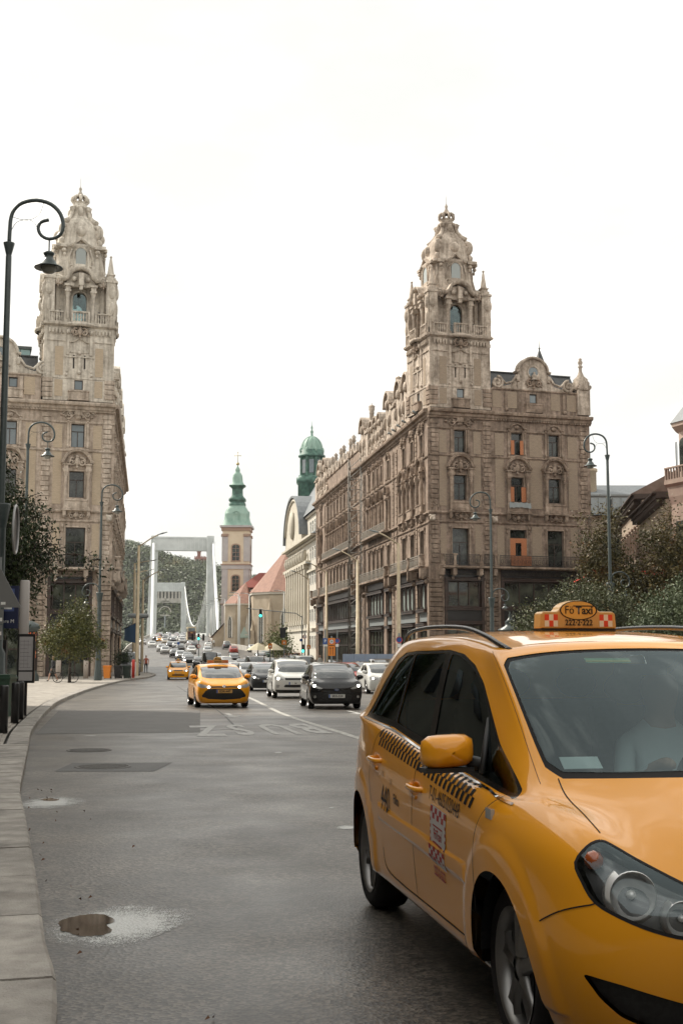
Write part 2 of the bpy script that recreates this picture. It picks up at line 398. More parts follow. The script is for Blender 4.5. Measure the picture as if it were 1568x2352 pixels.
# unseen blocks added beside and behind the camera's place: they shade the near road and are mirrored in paint and glass
def unseen_block(x0,y0,x1,y1,h,nx,ny):
 m=MB();m.box(x0,y0,-1,x1,y1,h)
 q=MB()
 for z in range(int((h-4)/3.8)):
  for i in range(nx):
   x=x0+(x1-x0)*(i+.5)/nx
   for y in(y0-.06,y1+.06):q.cbox((x,y,5.2+3.8*z),(1.3,.1,2.2))
  for i in range(ny):
   y=y0+(y1-y0)*(i+.5)/ny
   for x in(x0-.06,x1+.06):q.cbox((x,y,5.2+3.8*z),(.1,1.3,2.2))
 m.v+=[];o=m.build('unseen_building',[mat('unseen_building_plaster',(.10,.085,.068),.85,col2=(.14,.12,.095),scale=.4)]);o['kind']='structure'
 g=q.build('windows',[mat('unseen_building_glass',(.02,.02,.022),.1)],o);g['kind']='stuff'
unseen_block(-30,-60,-12.8,41,16.5,4,24);unseen_block(21,-60,38,52,22,4,26);unseen_block(-40,-90,48,-62,24,18,6)
# ================================================================ the twin palaces
def brick_mat(name,c1,c2,mortar,scale=1.0,bw=.24,rh=.075):
 m=bpy.data.materials.new(name);m.use_nodes=True;t=m.node_tree;N=t.nodes;L=t.links;b=N['Principled BSDF']
 c=N.new('ShaderNodeTexCoord');mpn=N.new('ShaderNodeMapping');mpn.inputs['Rotation'].default_value=(R(90),0,0)
 br=N.new('ShaderNodeTexBrick');br.inputs['Scale'].default_value=scale;br.inputs['Brick Width'].default_value=bw;br.inputs['Row Height'].default_value=rh
 br.inputs['Mortar Size'].default_value=.012;br.inputs['Color1'].default_value=(*c1,1);br.inputs['Color2'].default_value=(*c2,1);br.inputs['Mortar'].default_value=(*mortar,1)
 br.inputs['Bias'].default_value=-.1
 sep=N.new('ShaderNodeSeparateXYZ');cmb=N.new('ShaderNodeCombineXYZ')
 L.new(c.outputs['Object'],sep.inputs[0]);L.new(sep.outputs[0],cmb.inputs[0]);L.new(sep.outputs[2],cmb.inputs[1]);L.new(cmb.outputs[0],br.inputs['Vector'])
 L.new(br.outputs['Color'],b.inputs['Base Color']);b.inputs['Roughness'].default_value=.8
 bp=N.new('ShaderNodeBump');bp.inputs['Strength'].default_value=.6;bp.inputs['Distance'].default_value=.01;bp.invert=True
 L.new(br.outputs['Fac'],bp.inputs['Height']);L.new(bp.outputs[0],b.inputs['Normal'])
 return m
def stone(name,a,b_,sc=1.2,grime=.65):
 """carved limestone: weathered blotches, rain streaks, fine grime mottling at random"""
 m=bpy.data.materials.new(name);m.use_nodes=True;t=m.node_tree;N=t.nodes;L=t.links;p=N['Principled BSDF']
 c=N.new('ShaderNodeTexCoord');g=N.new('ShaderNodeNewGeometry')
 n1=N.new('ShaderNodeTexNoise');n1.inputs['Scale'].default_value=sc*.6;n1.inputs['Detail'].default_value=6
 mp_=N.new('ShaderNodeMapping');mp_.inputs['Scale'].default_value=(3.2,3.2,.28)
 n2=N.new('ShaderNodeTexNoise');n2.inputs['Scale'].default_value=1.1;n2.inputs['Detail'].default_value=5
 L.new(g.outputs['Position'],n1.inputs['Vector']);L.new(g.outputs['Position'],mp_.inputs[0]);L.new(mp_.outputs[0],n2.inputs['Vector'])
 r=N.new('ShaderNodeValToRGB');r.color_ramp.elements[0].position=.32;r.color_ramp.elements[1].position=.66
 r.color_ramp.elements[0].color=(*a,1);r.color_ramp.elements[1].color=(*b_,1);L.new(n1.outputs['Fac'],r.inputs[0])
 r2=N.new('ShaderNodeValToRGB');r2.color_ramp.elements[0].position=.30;r2.color_ramp.elements[1].position=.58
 r2.color_ramp.elements[0].color=(.60,.58,.56,1);r2.color_ramp.elements[1].color=(1.06,1.05,1.04,1);L.new(n2.outputs['Fac'],r2.inputs[0])
 q=N.new('ShaderNodeMix');q.data_type='RGBA';q.blend_type='MULTIPLY';q.inputs[0].default_value=1;L.new(r.outputs[0],q.inputs[6]);L.new(r2.outputs[0],q.inputs[7])
 L.new(q.outputs[2],p.inputs['Base Color']);p.inputs['Roughness'].default_value=.85;p.inputs['Specular IOR Level'].default_value=.25
 n4=N.new('ShaderNodeTexNoise');n4.inputs['Scale'].default_value=3.1;n4.inputs['Detail'].default_value=6;n4.inputs['Roughness'].default_value=.7;L.new(g.outputs['Position'],n4.inputs['Vector'])
 r4=N.new('ShaderNodeValToRGB');r4.color_ramp.elements[0].position=.36;r4.color_ramp.elements[1].position=.60;r4.color_ramp.elements[0].color=(.50,.47,.44,1);r4.color_ramp.elements[1].color=(1.12,1.11,1.10,1);L.new(n4.outputs['Fac'],r4.inputs[0])
 q4=N.new('ShaderNodeMix');q4.data_type='RGBA';q4.blend_type='MULTIPLY';q4.inputs[0].default_value=grime;L.new(q.outputs[2],q4.inputs[6]);L.new(r4.outputs[0],q4.inputs[7]);L.new(q4.outputs[2],p.inputs['Base Color'])
 n3=N.new('ShaderNodeTexNoise');n3.inputs['Scale'].default_value=7;n3.inputs['Detail'].default_value=4;L.new(g.outputs['Position'],n3.inputs['Vector'])
 bp=N.new('ShaderNodeBump');bp.inputs['Strength'].default_value=.5;bp.inputs['Distance'].default_value=.04;L.new(n3.outputs['Fac'],bp.inputs['Height']);L.new(bp.outputs[0],p.inputs['Normal'])
 return m
M_SLATE=mat('slate_roof',(.035,.038,.040),.45,col2=(.06,.064,.066),scale=3)
M_WGLASS=mat('window_glass',(.010,.014,.013),.08,spec=.55,col2=(.055,.065,.055),scale=.9,lo=.45,hi=.6)
M_WSKY=mat('window_glass_sky',(.10,.13,.14),.05,spec=1.,col2=(.16,.20,.22),scale=.6)  # reflected sky put into the pane colour as blue-grey
M_FRAME=mat('window_frame_brown',(.045,.03,.022),.5)
M_SHOPF=mat('shop_frame',(.055,.028,.020),.45,col2=(.035,.025,.02),scale=4)
M_SHOPG=mat('shop_glass',(.012,.016,.014),.06,spec=.6,col2=(.085,.095,.07),scale=.8,lo=.4,hi=.62)
M_BOARD=mat('chipboard',(.50,.20,.09),.8,col2=(.36,.13,.055),scale=14)
M_RAIL=mat('wrought_iron',(.025,.024,.022),.5)
M_LEAD=mat('lead_grey',(.22,.24,.24),.5)
SPR_DARK=dict(wall=stone('sooty_stone',(.215,.165,.13),(.37,.29,.235)),trim=stone('sooty_trim',(.20,.15,.115),(.44,.35,.28)),pale=stone('weathered_limestone_lightened',(.38,.32,.265),(.62,.54,.46),1.2,.7),brick=brick_mat('buff_brick',(.42,.32,.225),(.33,.25,.18),(.20,.165,.135)),low=stone('sooty_base_darkened',(.15,.112,.085),(.26,.20,.155)))  # tower stone lightened for flare, base darkened for less skylight, over real soot
SPR_PALE=dict(wall=stone('clean_stone',(.40,.33,.27),(.55,.465,.39),1.2,.5),trim=stone('clean_trim',(.44,.37,.305),(.61,.53,.45),1.2,.5),pale=stone('clean_limestone_lightened',(.52,.475,.41),(.68,.635,.56),1.2,.45),brick=brick_mat('yellow_brick',(.56,.445,.305),(.46,.365,.25),(.40,.33,.27)),low=stone('clean_base_darkened',(.29,.235,.19),(.42,.35,.285)))  # tower lightened and base darkened here too, flare and skylight in the colour
def spiral(cx,cz,r,turns,a0,sgn=1,n=26,k=.82):
 return[(cx+sgn*r*(1-k*i/n)*math.cos(R(a0)+2*math.pi*turns*i/n),cz+r*(1-k*i/n)*math.sin(R(a0)+2*math.pi*turns*i/n))for i in range(n+1)]
def cartouche(w,h,d=.22,seed=1,leaves=16):
 """carved shield flanked by scrolls and leaves, front towards -y"""
 m=MB();q=random.Random(seed)
 m.ball((0,-d*.5,h*.05),1,10,6,sc=(w*.13,d*.7,h*.34));m.ball((0,-d*.4,h*.42),1,8,5,sc=(w*.10,d*.6,h*.14));m.ball((0,-d*.4,-h*.38),1,8,5,sc=(w*.07,d*.6,h*.14))
 for s_ in(-1,1):
  m.tube([(x,-d*.55,z)for x,z in spiral(s_*w*.25,-h*.02,h*.27,1.3,160,s_,16)],h*.075,5)
  m.tube([(s_*w*.12,-d*.4,h*.32),(s_*w*.27,-d*.5,h*.34),(s_*w*.40,-d*.4,h*.08),(s_*w*.47,-d*.3,-h*.12)],[h*.07,h*.09,h*.07,h*.03],5)
  for _ in range(leaves//2):
   m.ball((s_*w*q.uniform(.12,.46),-d*q.uniform(.2,.6),h*q.uniform(-.35,.38)),1,5,3,sc=(w*.045,d*.35,h*.09))
 return m
PAL={}
def pmesh(key,fn,mats):
 k=(key,tuple(m.name for m in mats))
 if k not in PAL:PAL[k]=fn().fixed(key if isinstance(key,str)else key[0],mats)
 return PAL[k]
class Facade:
 def __init__(s,root,o,ang,sign=1):
  s.root=root;s.o=Vector(o);s.a=ang;s.d=Vector((math.cos(ang),math.sin(ang),0));s.inw=Vector((-math.sin(ang),math.cos(ang),0));s.sg=sign
 def M(s,t,z,dy=0.):return Matrix.Translation(s.o+s.d*(s.sg*t)+s.inw*dy+Vector((0,0,z)))@Matrix.Rotation(s.a,4,'Z')
 def put(s,me,name,t,z,dy=0.,parent=None,scale=None):
  M=s.M(t,z,dy)
  if scale:M=M@Matrix.Diagonal((*scale,1))
  return mkobj(name,me,parent or s.root,M=M)
def wall_mesh(t0,t1,z0,z1,holes,depth,back=True,sg=1):
 """wall face on y=0 with rectangular openings (tc, w, za, zb); reveals go to +depth"""
 m=MB();hs=[((sg*t-w_/2),(sg*t+w_/2),a,b)for t,w_,a,b in holes];X0,X1=sorted((sg*t0,sg*t1))
 xs=sorted({X0,X1,*[h[0]for h in hs],*[h[1]for h in hs]});zs=sorted({z0,z1,*[h[2]for h in hs],*[h[3]for h in hs]})
 xs=[x for x in xs if X0-1e-6<=x<=X1+1e-6];zs=[z for z in zs if z0-1e-6<=z<=z1+1e-6]
 for j in range(len(zs)-1):
  i=0
  while i<len(xs)-1:
   def hole(i_):
    cx,cz=(xs[i_]+xs[i_+1])/2,(zs[j]+zs[j+1])/2;return any(h[0]<cx<h[1]and h[2]<cz<h[3]for h in hs)
   if hole(i):i+=1;continue
   k=i
   while k+1<len(xs)-1 and not hole(k+1):k+=1
   m.add([(xs[i],0,zs[j]),(xs[k+1],0,zs[j]),(xs[k+1],0,zs[j+1]),(xs[i],0,zs[j+1])],[(0,1,2,3)]);i=k+1
 for a,b,c,d in hs:
  v=[(a,0,c),(b,0,c),(b,0,d),(a,0,d),(a,depth,c),(b,depth,c),(b,depth,d),(a,depth,d)]
  m.add(v,[(0,4,5,1),(1,5,6,2),(2,6,7,3),(3,7,4,0)])
 return m
def window_me(w,h,transom=.35,mull=1,t=.07):
 def f():
  m=MB();m.box(-w/2,-.03,0,-w/2+t,.05,h);m.box(w/2-t,-.03,0,w/2,.05,h);m.box(-w/2+t,-.03,0,w/2-t,.05,t);m.box(-w/2+t,-.03,h-t,w/2-t,.05,h)
  zt=h*(1-transom);m.box(-w/2+t,-.045,zt,w/2-t,.05,zt+t)
  for k in range(mull):
   x=-w/2+w*(k+1)/(mull+1);m.box(x-t/2,-.035,t,x+t/2,.05,zt)
  return m
 return f
def add_window(F,t,z,w,h,dy,gl,fr=None,transom=.35,mull=1,name='window',parent=None):
 fr=fr or M_FRAME
 me=pmesh((name+'_frame',round(w,2),round(h,2),transom,mull),window_me(w,h,transom,mull),[fr])
 o=F.put(me,name,t,z,dy,parent)
 pk=('pane_mesh',round(w,2),round(h,2))
 def g():
  m=MB();m.box(-w/2+.04,.0,.04,w/2-.04,.02,h-.04);return m
 mkobj('pane',pmesh(pk,g,[gl]),o,M=Matrix.Translation((0,0,0)))
 return o
def build_palace(name,label,C,zoff,sg,SP,sections,side_len,left):
 ang=math.atan2(.294,.956)
 root=thing(name,label,'palace',(C[0],C[1],zoff-1.3),ang)
 B=1.3
 Z=lambda z:z+B
 F=Facade(root,(0,0,0),0.,sg)
 sa=math.atan2(.9877,-.1566)-ang
 if left:S=Facade(root,(0,0,0),sa,1)
 else:S=Facade(root,(0,0,0),sa-math.pi,-1)
 W,T,P,BR,LOW=SP['wall'],SP['trim'],SP['pale'],SP['brick'],SP['low']
 # ---------- reusable meshes
 quoin=pmesh('quoin',lambda:MB().bevbox(-.42,-.10,0,.42,.05,.38,.03),[T])
 quoin_s=pmesh('quoin_short',lambda:MB().bevbox(-.30,-.10,0,.30,.05,.38,.03),[T])
 block=pmesh('rustic_block',lambda:MB().bevbox(-.62,-.16,0,.62,.05,.37,.04),[LOW])
 def colf():
  m=MB();m.box(-.2,-.2,0,.2,.2,.14);m.lathe([(.18,.14),(.19,.2),(.15,.26),(.152,.9),(.135,2.75),(.16,2.82),(.14,2.88),(.21,3.2),(.25,3.3)],12,(0,0,0))
  m.box(-.24,-.24,3.3,.24,.24,3.42)
  for a in range(4):
   for k in(2.95,3.12):m.ball((.17*math.cos(a*math.pi/2+.785),.17*math.sin(a*math.pi/2+.785),k),.07,5,3)
  m.box(-.27,-.27,3.42,.27,.3,3.62);m.box(-.2,-.2,3.62,.2,.3,3.9);m.box(-.3,-.3,3.9,.3,.3,4.02)
  return m
 column=pmesh('column',colf,[T])
 def pedf():
  m=MB();path=[(-1.42,-.02),(-1.18,-.02)]+arc(0,-.05,1.08,150,30,12)+[(1.18,-.02),(1.42,-.02)]
  m.sweepxz(path,[(0,.05),(0,-.34),(.07,-.40),(.16,-.40),(.19,-.46),(.24,-.46),(.24,.05)]);return m
 pediment=pmesh('pediment',pedf,[T])
 cart=pmesh('cartouche',lambda:cartouche(1.9,1.15,.26,3),[T]);cart2=pmesh('cartouche_wide',lambda:cartouche(3.2,.95,.26,5,22),[T])
 def ped3f():
  m=MB();path=[(-1.0,0),(-.72,0),(-.6,.12),(-.42,.34),(0,.46),(.42,.34),(.6,.12),(.72,0),(1.0,0)]
  m.sweepxz(path,[(0,.04),(0,-.16),(.06,-.22),(.13,-.22),(.13,.04)])
  for s_ in(-1,1):m.box(s_*.86-.1,-.1,-2.55,s_*.86+.1,.04,0);m.ball((s_*.86,-.12,-.15),.12,6,4);m.ball((s_*.86,-.1,-2.4),.14,6,4,sc=(1,.8,1.4))
  m.box(-1.0,-.16,-2.72,1.0,.04,-2.58)
  m.ball((0,-.08,.2),1,8,5,sc=(.3,.14,.2))
  for k in range(5):m.tube([(0,-.08,.02),((k-2)*.12,-.1,.26)],.03,4)
  return m
 ped3=pmesh('scroll_pediment',ped3f,[T])
 def surf(w,h):
  def f():
   m=MB();t=.13
   m.box(-w/2-t,-.06,0,-w/2,.04,h+t);m.box(w/2,-.06,0,w/2+t,.04,h+t);m.box(-w/2,-.06,h,w/2,.04,h+t);return m
  return f
 def boxf():
  m=MB();pts=[(-1.05,0),(-.95,-.42),(.95,-.42),(1.05,0)]
  for(z0,z1,e)in((0,.10,.06),(.10,.74,0),(.74,.86,.07)):
   p=[(x*(1+e),(y-e if y<0 else .05))for x,y in pts];n=4;v=[(x,y,z0)for x,y in p]+[(x,y,z1)for x,y in p]
   m.add(v,[(0,1,5,4),(1,2,6,5),(2,3,7,6),(4,5,6,7),(3,2,1,0)])
  m.box(-.7,-.44,.2,.7,-.41,.62);return m
 bbox=pmesh('balcony_box',boxf,[T])
 def consf():
  m=cartouche(1.7,.8,.3,9,12)
  for s_ in(-1,1):
   m.sweepxz([(s_*1.05,.42),(s_*1.05,-.05)],[(-.13,.05),(-.13,-.42),(.13,-.42),(.13,.05)]);m.ball((s_*1.05,-.2,-.12),.14,6,4,sc=(1,1.4,1))
  m.box(-1.3,-.52,.42,1.3,.05,.52);return m
 console=pmesh('console',consf,[T])
 def brkt():
  m=MB();m.prism([(-.15,0),(.15,0),(.15,.55),(-.15,.55)],-.45,.02);m.ball((0,-.3,-.02),.16,6,4,sc=(.9,1.2,1));m.ball((0,-.1,-.3),.13,6,4,sc=(.8,1,1.4));return m
 bracket=pmesh('bracket',brkt,[T])
 def pedes():
  m=MB();m.box(-.2,-.2,0,.2,.2,.12);m.lathe([(.15,.12),(.20,.3),(.12,.62),(.17,.9),(.20,1.0)],8);m.box(-.21,-.21,1.0,.21,.21,1.12);return m
 pedestal=pmesh('stone_pedestal',pedes,[T])
 # ---------- bays of one facade
 holes={id(F):[],id(S):[]}
 def bay(FF,t,l1=True,l2='arch',l3='scroll',wide=1.,boarded=0,lo=True,plain=False):
  H=holes[id(FF)];s1=1.7*wide;s2=1.3*wide;s3=1.17*wide
  if l1:
   H.append((t,s1,Z(8.95),Z(12.45)));add_window(FF,t,Z(8.95),s1,3.5,.33,M_WGLASS,None,.38,1)
   FF.put(pmesh(('window_surround',round(s1,2),3.5),surf(s1,3.5),[T]),'window_surround',t,Z(8.95))
   for s_ in(-1,1):FF.put(pmesh('bracket_small',lambda:MB().ball((0,-.08,.2),.13,6,4,sc=(1,.9,1.5)).ball((0,-.06,-.15),.1,6,4,sc=(.8,.8,2)),[T]),'bracket',t+s_*1.15*wide,Z(12.35))
  if l2:
   H.append((t,s2,Z(15.1),Z(17.45)));add_window(FF,t,Z(15.1),s2,2.35,.33,M_WGLASS,None,.34,1)
   FF.put(pmesh(('window_surround',round(s2,2),2.35),surf(s2,2.35),[T]),'window_surround',t,Z(15.1))
   if l2=='arch':
    for s_ in(-1,1):FF.put(column,'column',t+s_*.98,Z(14.03),-.28)
    FF.put(pediment,'pediment',t,Z(18.15));FF.put(cart,'cartouche',t,Z(18.25),0)
    FF.put(bbox,'balcony_box',t,Z(14.05),0);FF.put(console,'console',t,Z(13.5))
   elif l2=='small':
    FF.put(pediment,'pediment',t,Z(18.0),0,scale=(.62*wide,1,.75));FF.put(cart,'cartouche',t,Z(18.0),0,scale=(.55,1.2,.6))
    for s_ in(-1,1):FF.put(pmesh('pilaster',lambda:MB().box(-.14,-.2,0,.14,.05,3.5).ball((0,-.2,3.3),.18,6,4),[T]),'pilaster',t+s_*.82,Z(14.2))
  if l3:
   H.append((t,s3,Z(19.6),Z(21.7)));add_window(FF,t,Z(19.6),s3,2.1,.33,M_WSKY if left and FF is F else M_WGLASS,None,.33,1)
   FF.put(pmesh(('window_surround',round(s3,2),2.1),surf(s3,2.1),[T]),'window_surround',t,Z(19.6))
   FF.put(ped3,'scroll_pediment',t,Z(22.05),0,scale=(wide if wide>=1 else .8,1,1))
   if l3=='scroll':FF.put(cart2,'cartouche',t,Z(22.62))
  if boarded:
   bd=pmesh('window_board',lambda:MB().box(-.2,0,0,.2,.03,1.35),[M_BOARD])
   for s_ in(-1,1):
    FF.put(bd,'window_board',t+s_*.47,Z(19.62),-.11,scale=(.85,1,1));FF.put(bd,'window_board',t+s_*.62,Z(15.1),-.11,scale=(1.2,1,1.05))
   m=MB();m.box(-.85,0,0,-.3,.03,2.05);m.box(.3,0,0,.85,.03,2.05);m.box(-.3,0,1.6,.3,.03,2.05)
   FF.put(m.fixed('window_board',[M_BOARD]),'window_board',t,Z(9.6),-.05)
   m=MB();m.box(-1.05,0,0,1.05,.03,.95);FF.put(m.fixed('window_board',[M_BOARD]),'window_board',t,Z(8.98),-.6)
   m=MB();vs_=[]
   for i in range(13):
    for j in range(3):vs_.append((-1.1+i*.183,-.56-.05*j+.04*math.sin(i*1.9+j),.98-.22*j-.10*abs(i-6)/6*(j>0)+.04*math.sin(i*2.1)))
   m.add(vs_,[(i*3+j,(i+1)*3+j,(i+1)*3+j+1,i*3+j+1)for i in range(12)for j in range(2)],smooth=True)
   FF.put(m.mesh('tarpaulin',[M_LEAD]),'tarpaulin',t,Z(14.0))
 def strip(FF,t,z0,z1,me,alt=None,name='quoin',skip=.44):
  z=z0;k=0
  while z+.38<z1:FF.put(alt if(alt and k%2)else me,name,t,Z(z));z+=skip;k+=1
 def panel(FF,t,w,z0,z1,nm='brick_panel'):
  m=MB();m.box(-w/2,-.035,0,w/2,.02,z1-z0);FF.put(m.fixed(nm,[BR]),nm,t,Z(z0))
 def band(FF,t0,t1,z,prof,name='cornice',mt=None,ends=True):
  a,b=sorted((FF.sg*t0,FF.sg*t1));m=MB();n=len(prof)
  v=[(a,y,zz)for y,zz in prof]+[(b,y,zz)for y,zz in prof]
  m.add(v,[(i,(i+1)%n,n+(i+1)%n,n+i)for i in range(n)]);m.add(v,[tuple(range(n)),tuple(range(2*n-1,n-1,-1))])
  return mkobj(name,m.fixed(name,[mt or T]),FF.root,M=Matrix.Translation(FF.o+Vector((0,0,Z(z))))@Matrix.Rotation(FF.a,4,'Z'))
 CORN=[(.05,0),(-.12,0),(-.16,.12),(-.3,.2),(-.34,.42),(-.62,.5),(-.68,.66),(-.68,.80),(.05,.92)]
 BAND=[(.05,0),(-.12,0),(-.2,.1),(-.26,.1),(-.26,.22),(.05,.3)]
 THIN=[(.05,0),(-.1,0),(-.14,.07),(-.14,.15),(.05,.18)]
 SLAB=[(.05,0),(-.75,0),(-.95,.1),(-.95,.26),(.05,.26)]
 FRZ=[(.05,0),(-.14,0),(-.14,.5),(.05,.5)]
 def railing(FF,t0,t1,z,dy=-.85,h=1.05,name='railing'):
  sd_=FF is S;pitch=.30 if sd_ else .14
  L_=abs(t1-t0);m=MB();m.box(-L_/2,-.03,h-.05,L_/2,.03,h);m.box(-L_/2,-.02,.06,L_/2,.02,.1);m.box(-L_/2,-.015,h*.78,L_/2,.015,h*.78+.025)
  n=max(2,int(L_/pitch))
  for i in range(n+1):x=-L_/2+L_*i/n;m.box(x-.014,-.014,0,x+.014,.014,h,0,False)
  for i in range(int(L_/.42)):
   x=-L_/2+.21+i*.42;m.tube([(x+.13*math.cos(a*.785),0,h*.44+.2*math.sin(a*.785))for a in range(8)],.016,4,closed=True)
  return FF.put(m.mesh(name,[mat('rail_sunlit',(.34,.32,.28),.6)if sd_ else M_RAIL]),name,(t0+t1)/2,Z(z),dy)  # street-side iron painted lighter: its sunlit tone is in the colour
 def shop(FF,t0,t1,z0,z1,mull,name='shop_window',gm=None,rows=1):
  w_=t1-t0;h=z1-z0;m=MB();t=.09
  for k in range(mull+1):x=-w_/2+w_*k/mull;m.box(x-t/2,-.1,0,x+t/2,.06,h)
  for zz in[0,h-t]+([h*.62]if rows>1 else[]):m.box(-w_/2,-.08,zz,w_/2,.06,zz+t)
  o=FF.put(m.mesh(name,[M_SHOPF]),name,(t0+t1)/2,Z(z0),.28)
  for k in range(mull):
   pm=MB();a=-w_/2+w_*k/mull;b=-w_/2+w_*(k+1)/mull;pm.box(a+.04,.01,.05,b-.04,.03,h-.05)
   mkobj('pane',pm.mesh('pane',[gm or M_SHOPG]),o)
  return o
 def sills(FF,t0,t1,z,name='shop_beam',d=.16,h=.22):
  w_=abs(t1-t0);m=MB();m.box(-w_/2,-d,0,w_/2,.3,h);m.box(-w_/2,-d-.07,h,w_/2,.3,h+.08)
  FF.put(m.fixed(name,[M_SHOPF]),name,(t0+t1)/2,Z(z))
 def front_shop(FF,t0,t1,ncol,sign=None,sign_hi=None):
  holes[id(FF)].append(((t0+t1)/2,t1-t0,Z(-1.3),Z(8.1)))
  shop(FF,t0+.45,t1-.45,5.17,7.5,ncol);shop(FF,t0+.2,t1-.2,-1.1,3.5,ncol,rows=2)
  sills(FF,t0,t1,7.55);sills(FF,t0,t1,4.85);sills(FF,t0,t1,3.55)
  for q in(t0+.16,t1-.16):FF.put(pmesh('shop_post',lambda:MB().box(-.13,-.06,0,.13,.3,9.3).box(-.16,-.12,6.2,.16,0,6.5).box(-.16,-.12,4.9,.16,0,5.2),[M_SHOPF]),'shop_post',q,Z(-1.3))
  w_=t1-t0;m=MB();m.box(-w_/2,.1,0,w_/2,.3,1.1);FF.put(m.fixed('sign_board',[M_DARK]),'sign_board',(t0+t1)/2,Z(3.8))
  m=MB();m.box(-w_/2,.0,0,w_/2,.3,.75)
  FF.put(m.fixed('sign_board',[M_DARK]),'sign_board',(t0+t1)/2,Z(7.9))
  if sign:
   me=text_mesh(sign[0],sign[1],False,.01);me.materials.append(mat('sign_letters',(.34,.29,.24),.5));FF.put(me,'lettering',(t0+t1)/2,Z(sign[2]),sign[3]).matrix_local@=Matrix.Rotation(R(90),4,'X')
  if sign_hi:
   me=text_mesh(sign_hi[0],sign_hi[1],False,.01);me.materials.append(mat('sign_letters',(.34,.29,.24),.5));FF.put(me,'lettering',sign_hi[4],Z(sign_hi[2]),sign_hi[3]).matrix_local@=Matrix.Rotation(R(90),4,'X')
 HT=23.7
 tl,tr=-.3,6.2;tc=2.92
 wing=16.5 if not left else 14.
 # ---------- front facade
 bay(F,tc);
 if not left:bay(F,8.75,l3='s',boarded=1);bay(F,12.65,l3='s')
 else:bay(F,8.75,l3='s');bay(F,12.65,l3='s')
 for t in(.35,5.65):strip(F,t,14.3,22.8,quoin,quoin_s);strip(F,t,9.2,13.6,quoin,quoin_s)
 for t in(15.75,)if not left else():strip(F,t,14.3,22.8,quoin,quoin_s);strip(F,t,9.2,13.6,quoin,quoin_s)
 for t,w_ in((1.2,.75),(4.65,.75)):panel(F,t,w_,14.5,19.2);panel(F,t,w_,19.5,21.6);panel(F,t,w_*.8,9.2,12.8)
 for t,w_ in((6.95,.9),(10.7,1.3),(14.6,1.0)):panel(F,t,w_,14.5,19.2);panel(F,t,w_,19.5,21.6);panel(F,t,w_*.8,9.2,12.8)
 for t in(.38,5.98):strip(F,t,-1.0,7.9,block,None,'rustic_block')
 if not left:strip(F,16.0,-1.0,7.9,block,None,'rustic_block',)
 if left:front_shop(F,1.35,5.2,3,('MATILD',.30,.9,-.02));front_shop(F,7.0,13,4)
 else:front_shop(F,1.25,5.25,3,('buddha-bar hotel',.46,4.3,.06));front_shop(F,6.9,15.4,5,None,('buddha-bar hotel',.5,8.22,-.04,11.4))
 band(F,tl,tr,23.7-.92,[(y-.12 if y<0 else y,z)for y,z in CORN]);band(F,tr,wing+.1,23.7-.92,CORN)
 band(F,tl,wing,13.75,BAND);band(F,tl,wing,19.2,THIN,'string_course');band(F,.7,wing-.1,8.64,SLAB,'balcony_slab');band(F,tl,wing,12.95,THIN,'string_course')
 band(F,tl,wing,21.75,THIN,'string_course')
 m=MB();
 for i in range(int((wing-tr)/.26)):m.box(tr+i*.26,-.3,0,tr+i*.26+.14,.02,.14)
 if F.sg<0:m.v=[(-x,y,z)for x,y,z in m.v]
 F.put(m.fixed('dentils',[T]),'dentils',0,Z(22.8))
 railing(F,.95,6.0,8.9);railing(F,6.5,wing-.7,8.9)
 for t in(.8,2.0,4.6,6.05,wing-.5):F.put(pedestal,'stone_pedestal',t,Z(8.9),-.8);F.put(bracket,'bracket',t,Z(8.1),-.15,scale=(1.2,1.6,1))
 F.put(pmesh('lion_head',lambda:MB().ball((0,-.25,0),.3,8,6,sc=(.9,1.2,1.1)).ball((0,-.5,-.12),.17,7,5).ball((-.2,-.2,.25),.13,5,4).ball((.2,-.2,.25),.13,5,4),[P]),'lion_head',.05,Z(13.3))
 F.put(pmesh('lion_head',lambda:MB(),[P]),'lion_head',6.3,Z(13.3))
 for t in(.35,6.3):F.put(pmesh('scroll_bracket',lambda:MB().tube([(x,-.1,z)for x,z in spiral(0,0,.3,1.2,200)],.09,6).box(-.2,-.14,-1.0,.2,.02,.1),[T]),'scroll_bracket',t,Z(14.8)if t<1 else Z(7.3))
 # attic of the wing with its big scrolled gable
 A0,A1=tr,wing
 aw=[(10.55,.75,Z(24.7),Z(25.6))]
 holes_attic=aw if not left else[(8.6,.75,Z(24.7),Z(25.6)),(12.3,.75,Z(24.7),Z(25.6))]
 F.put(wall_mesh(A0,A1,Z(23.7),Z(25.9),holes_attic,.3,sg=sg).mesh('attic_wall',[W]),'attic_wall',0,0)
 for h in holes_attic:add_window(F,h[0],h[2],.75,.9,.12,M_WSKY,None,.02,0);F.put(bbox,'balcony_box',h[0],Z(23.72),0,scale=(.85,.8,1.0))
 for t in(6.75,8.35,12.9,14.6)if not left else(7.2,10.4):panel(F,t,.95,24.1,25.7)
 for t in(7.7,13.8)if not left else(7.9,):F.put(pmesh('drain_scroll',lambda:MB().box(-.14,-.12,-.5,.14,.04,1.4).ball((0,-.25,-.4),.2,6,4),[T]),'drain_scroll',t,Z(24.3))
 band(F,A0,A1,25.82,THIN,'parapet_coping')
 gc=10.55 if not left else 9.8
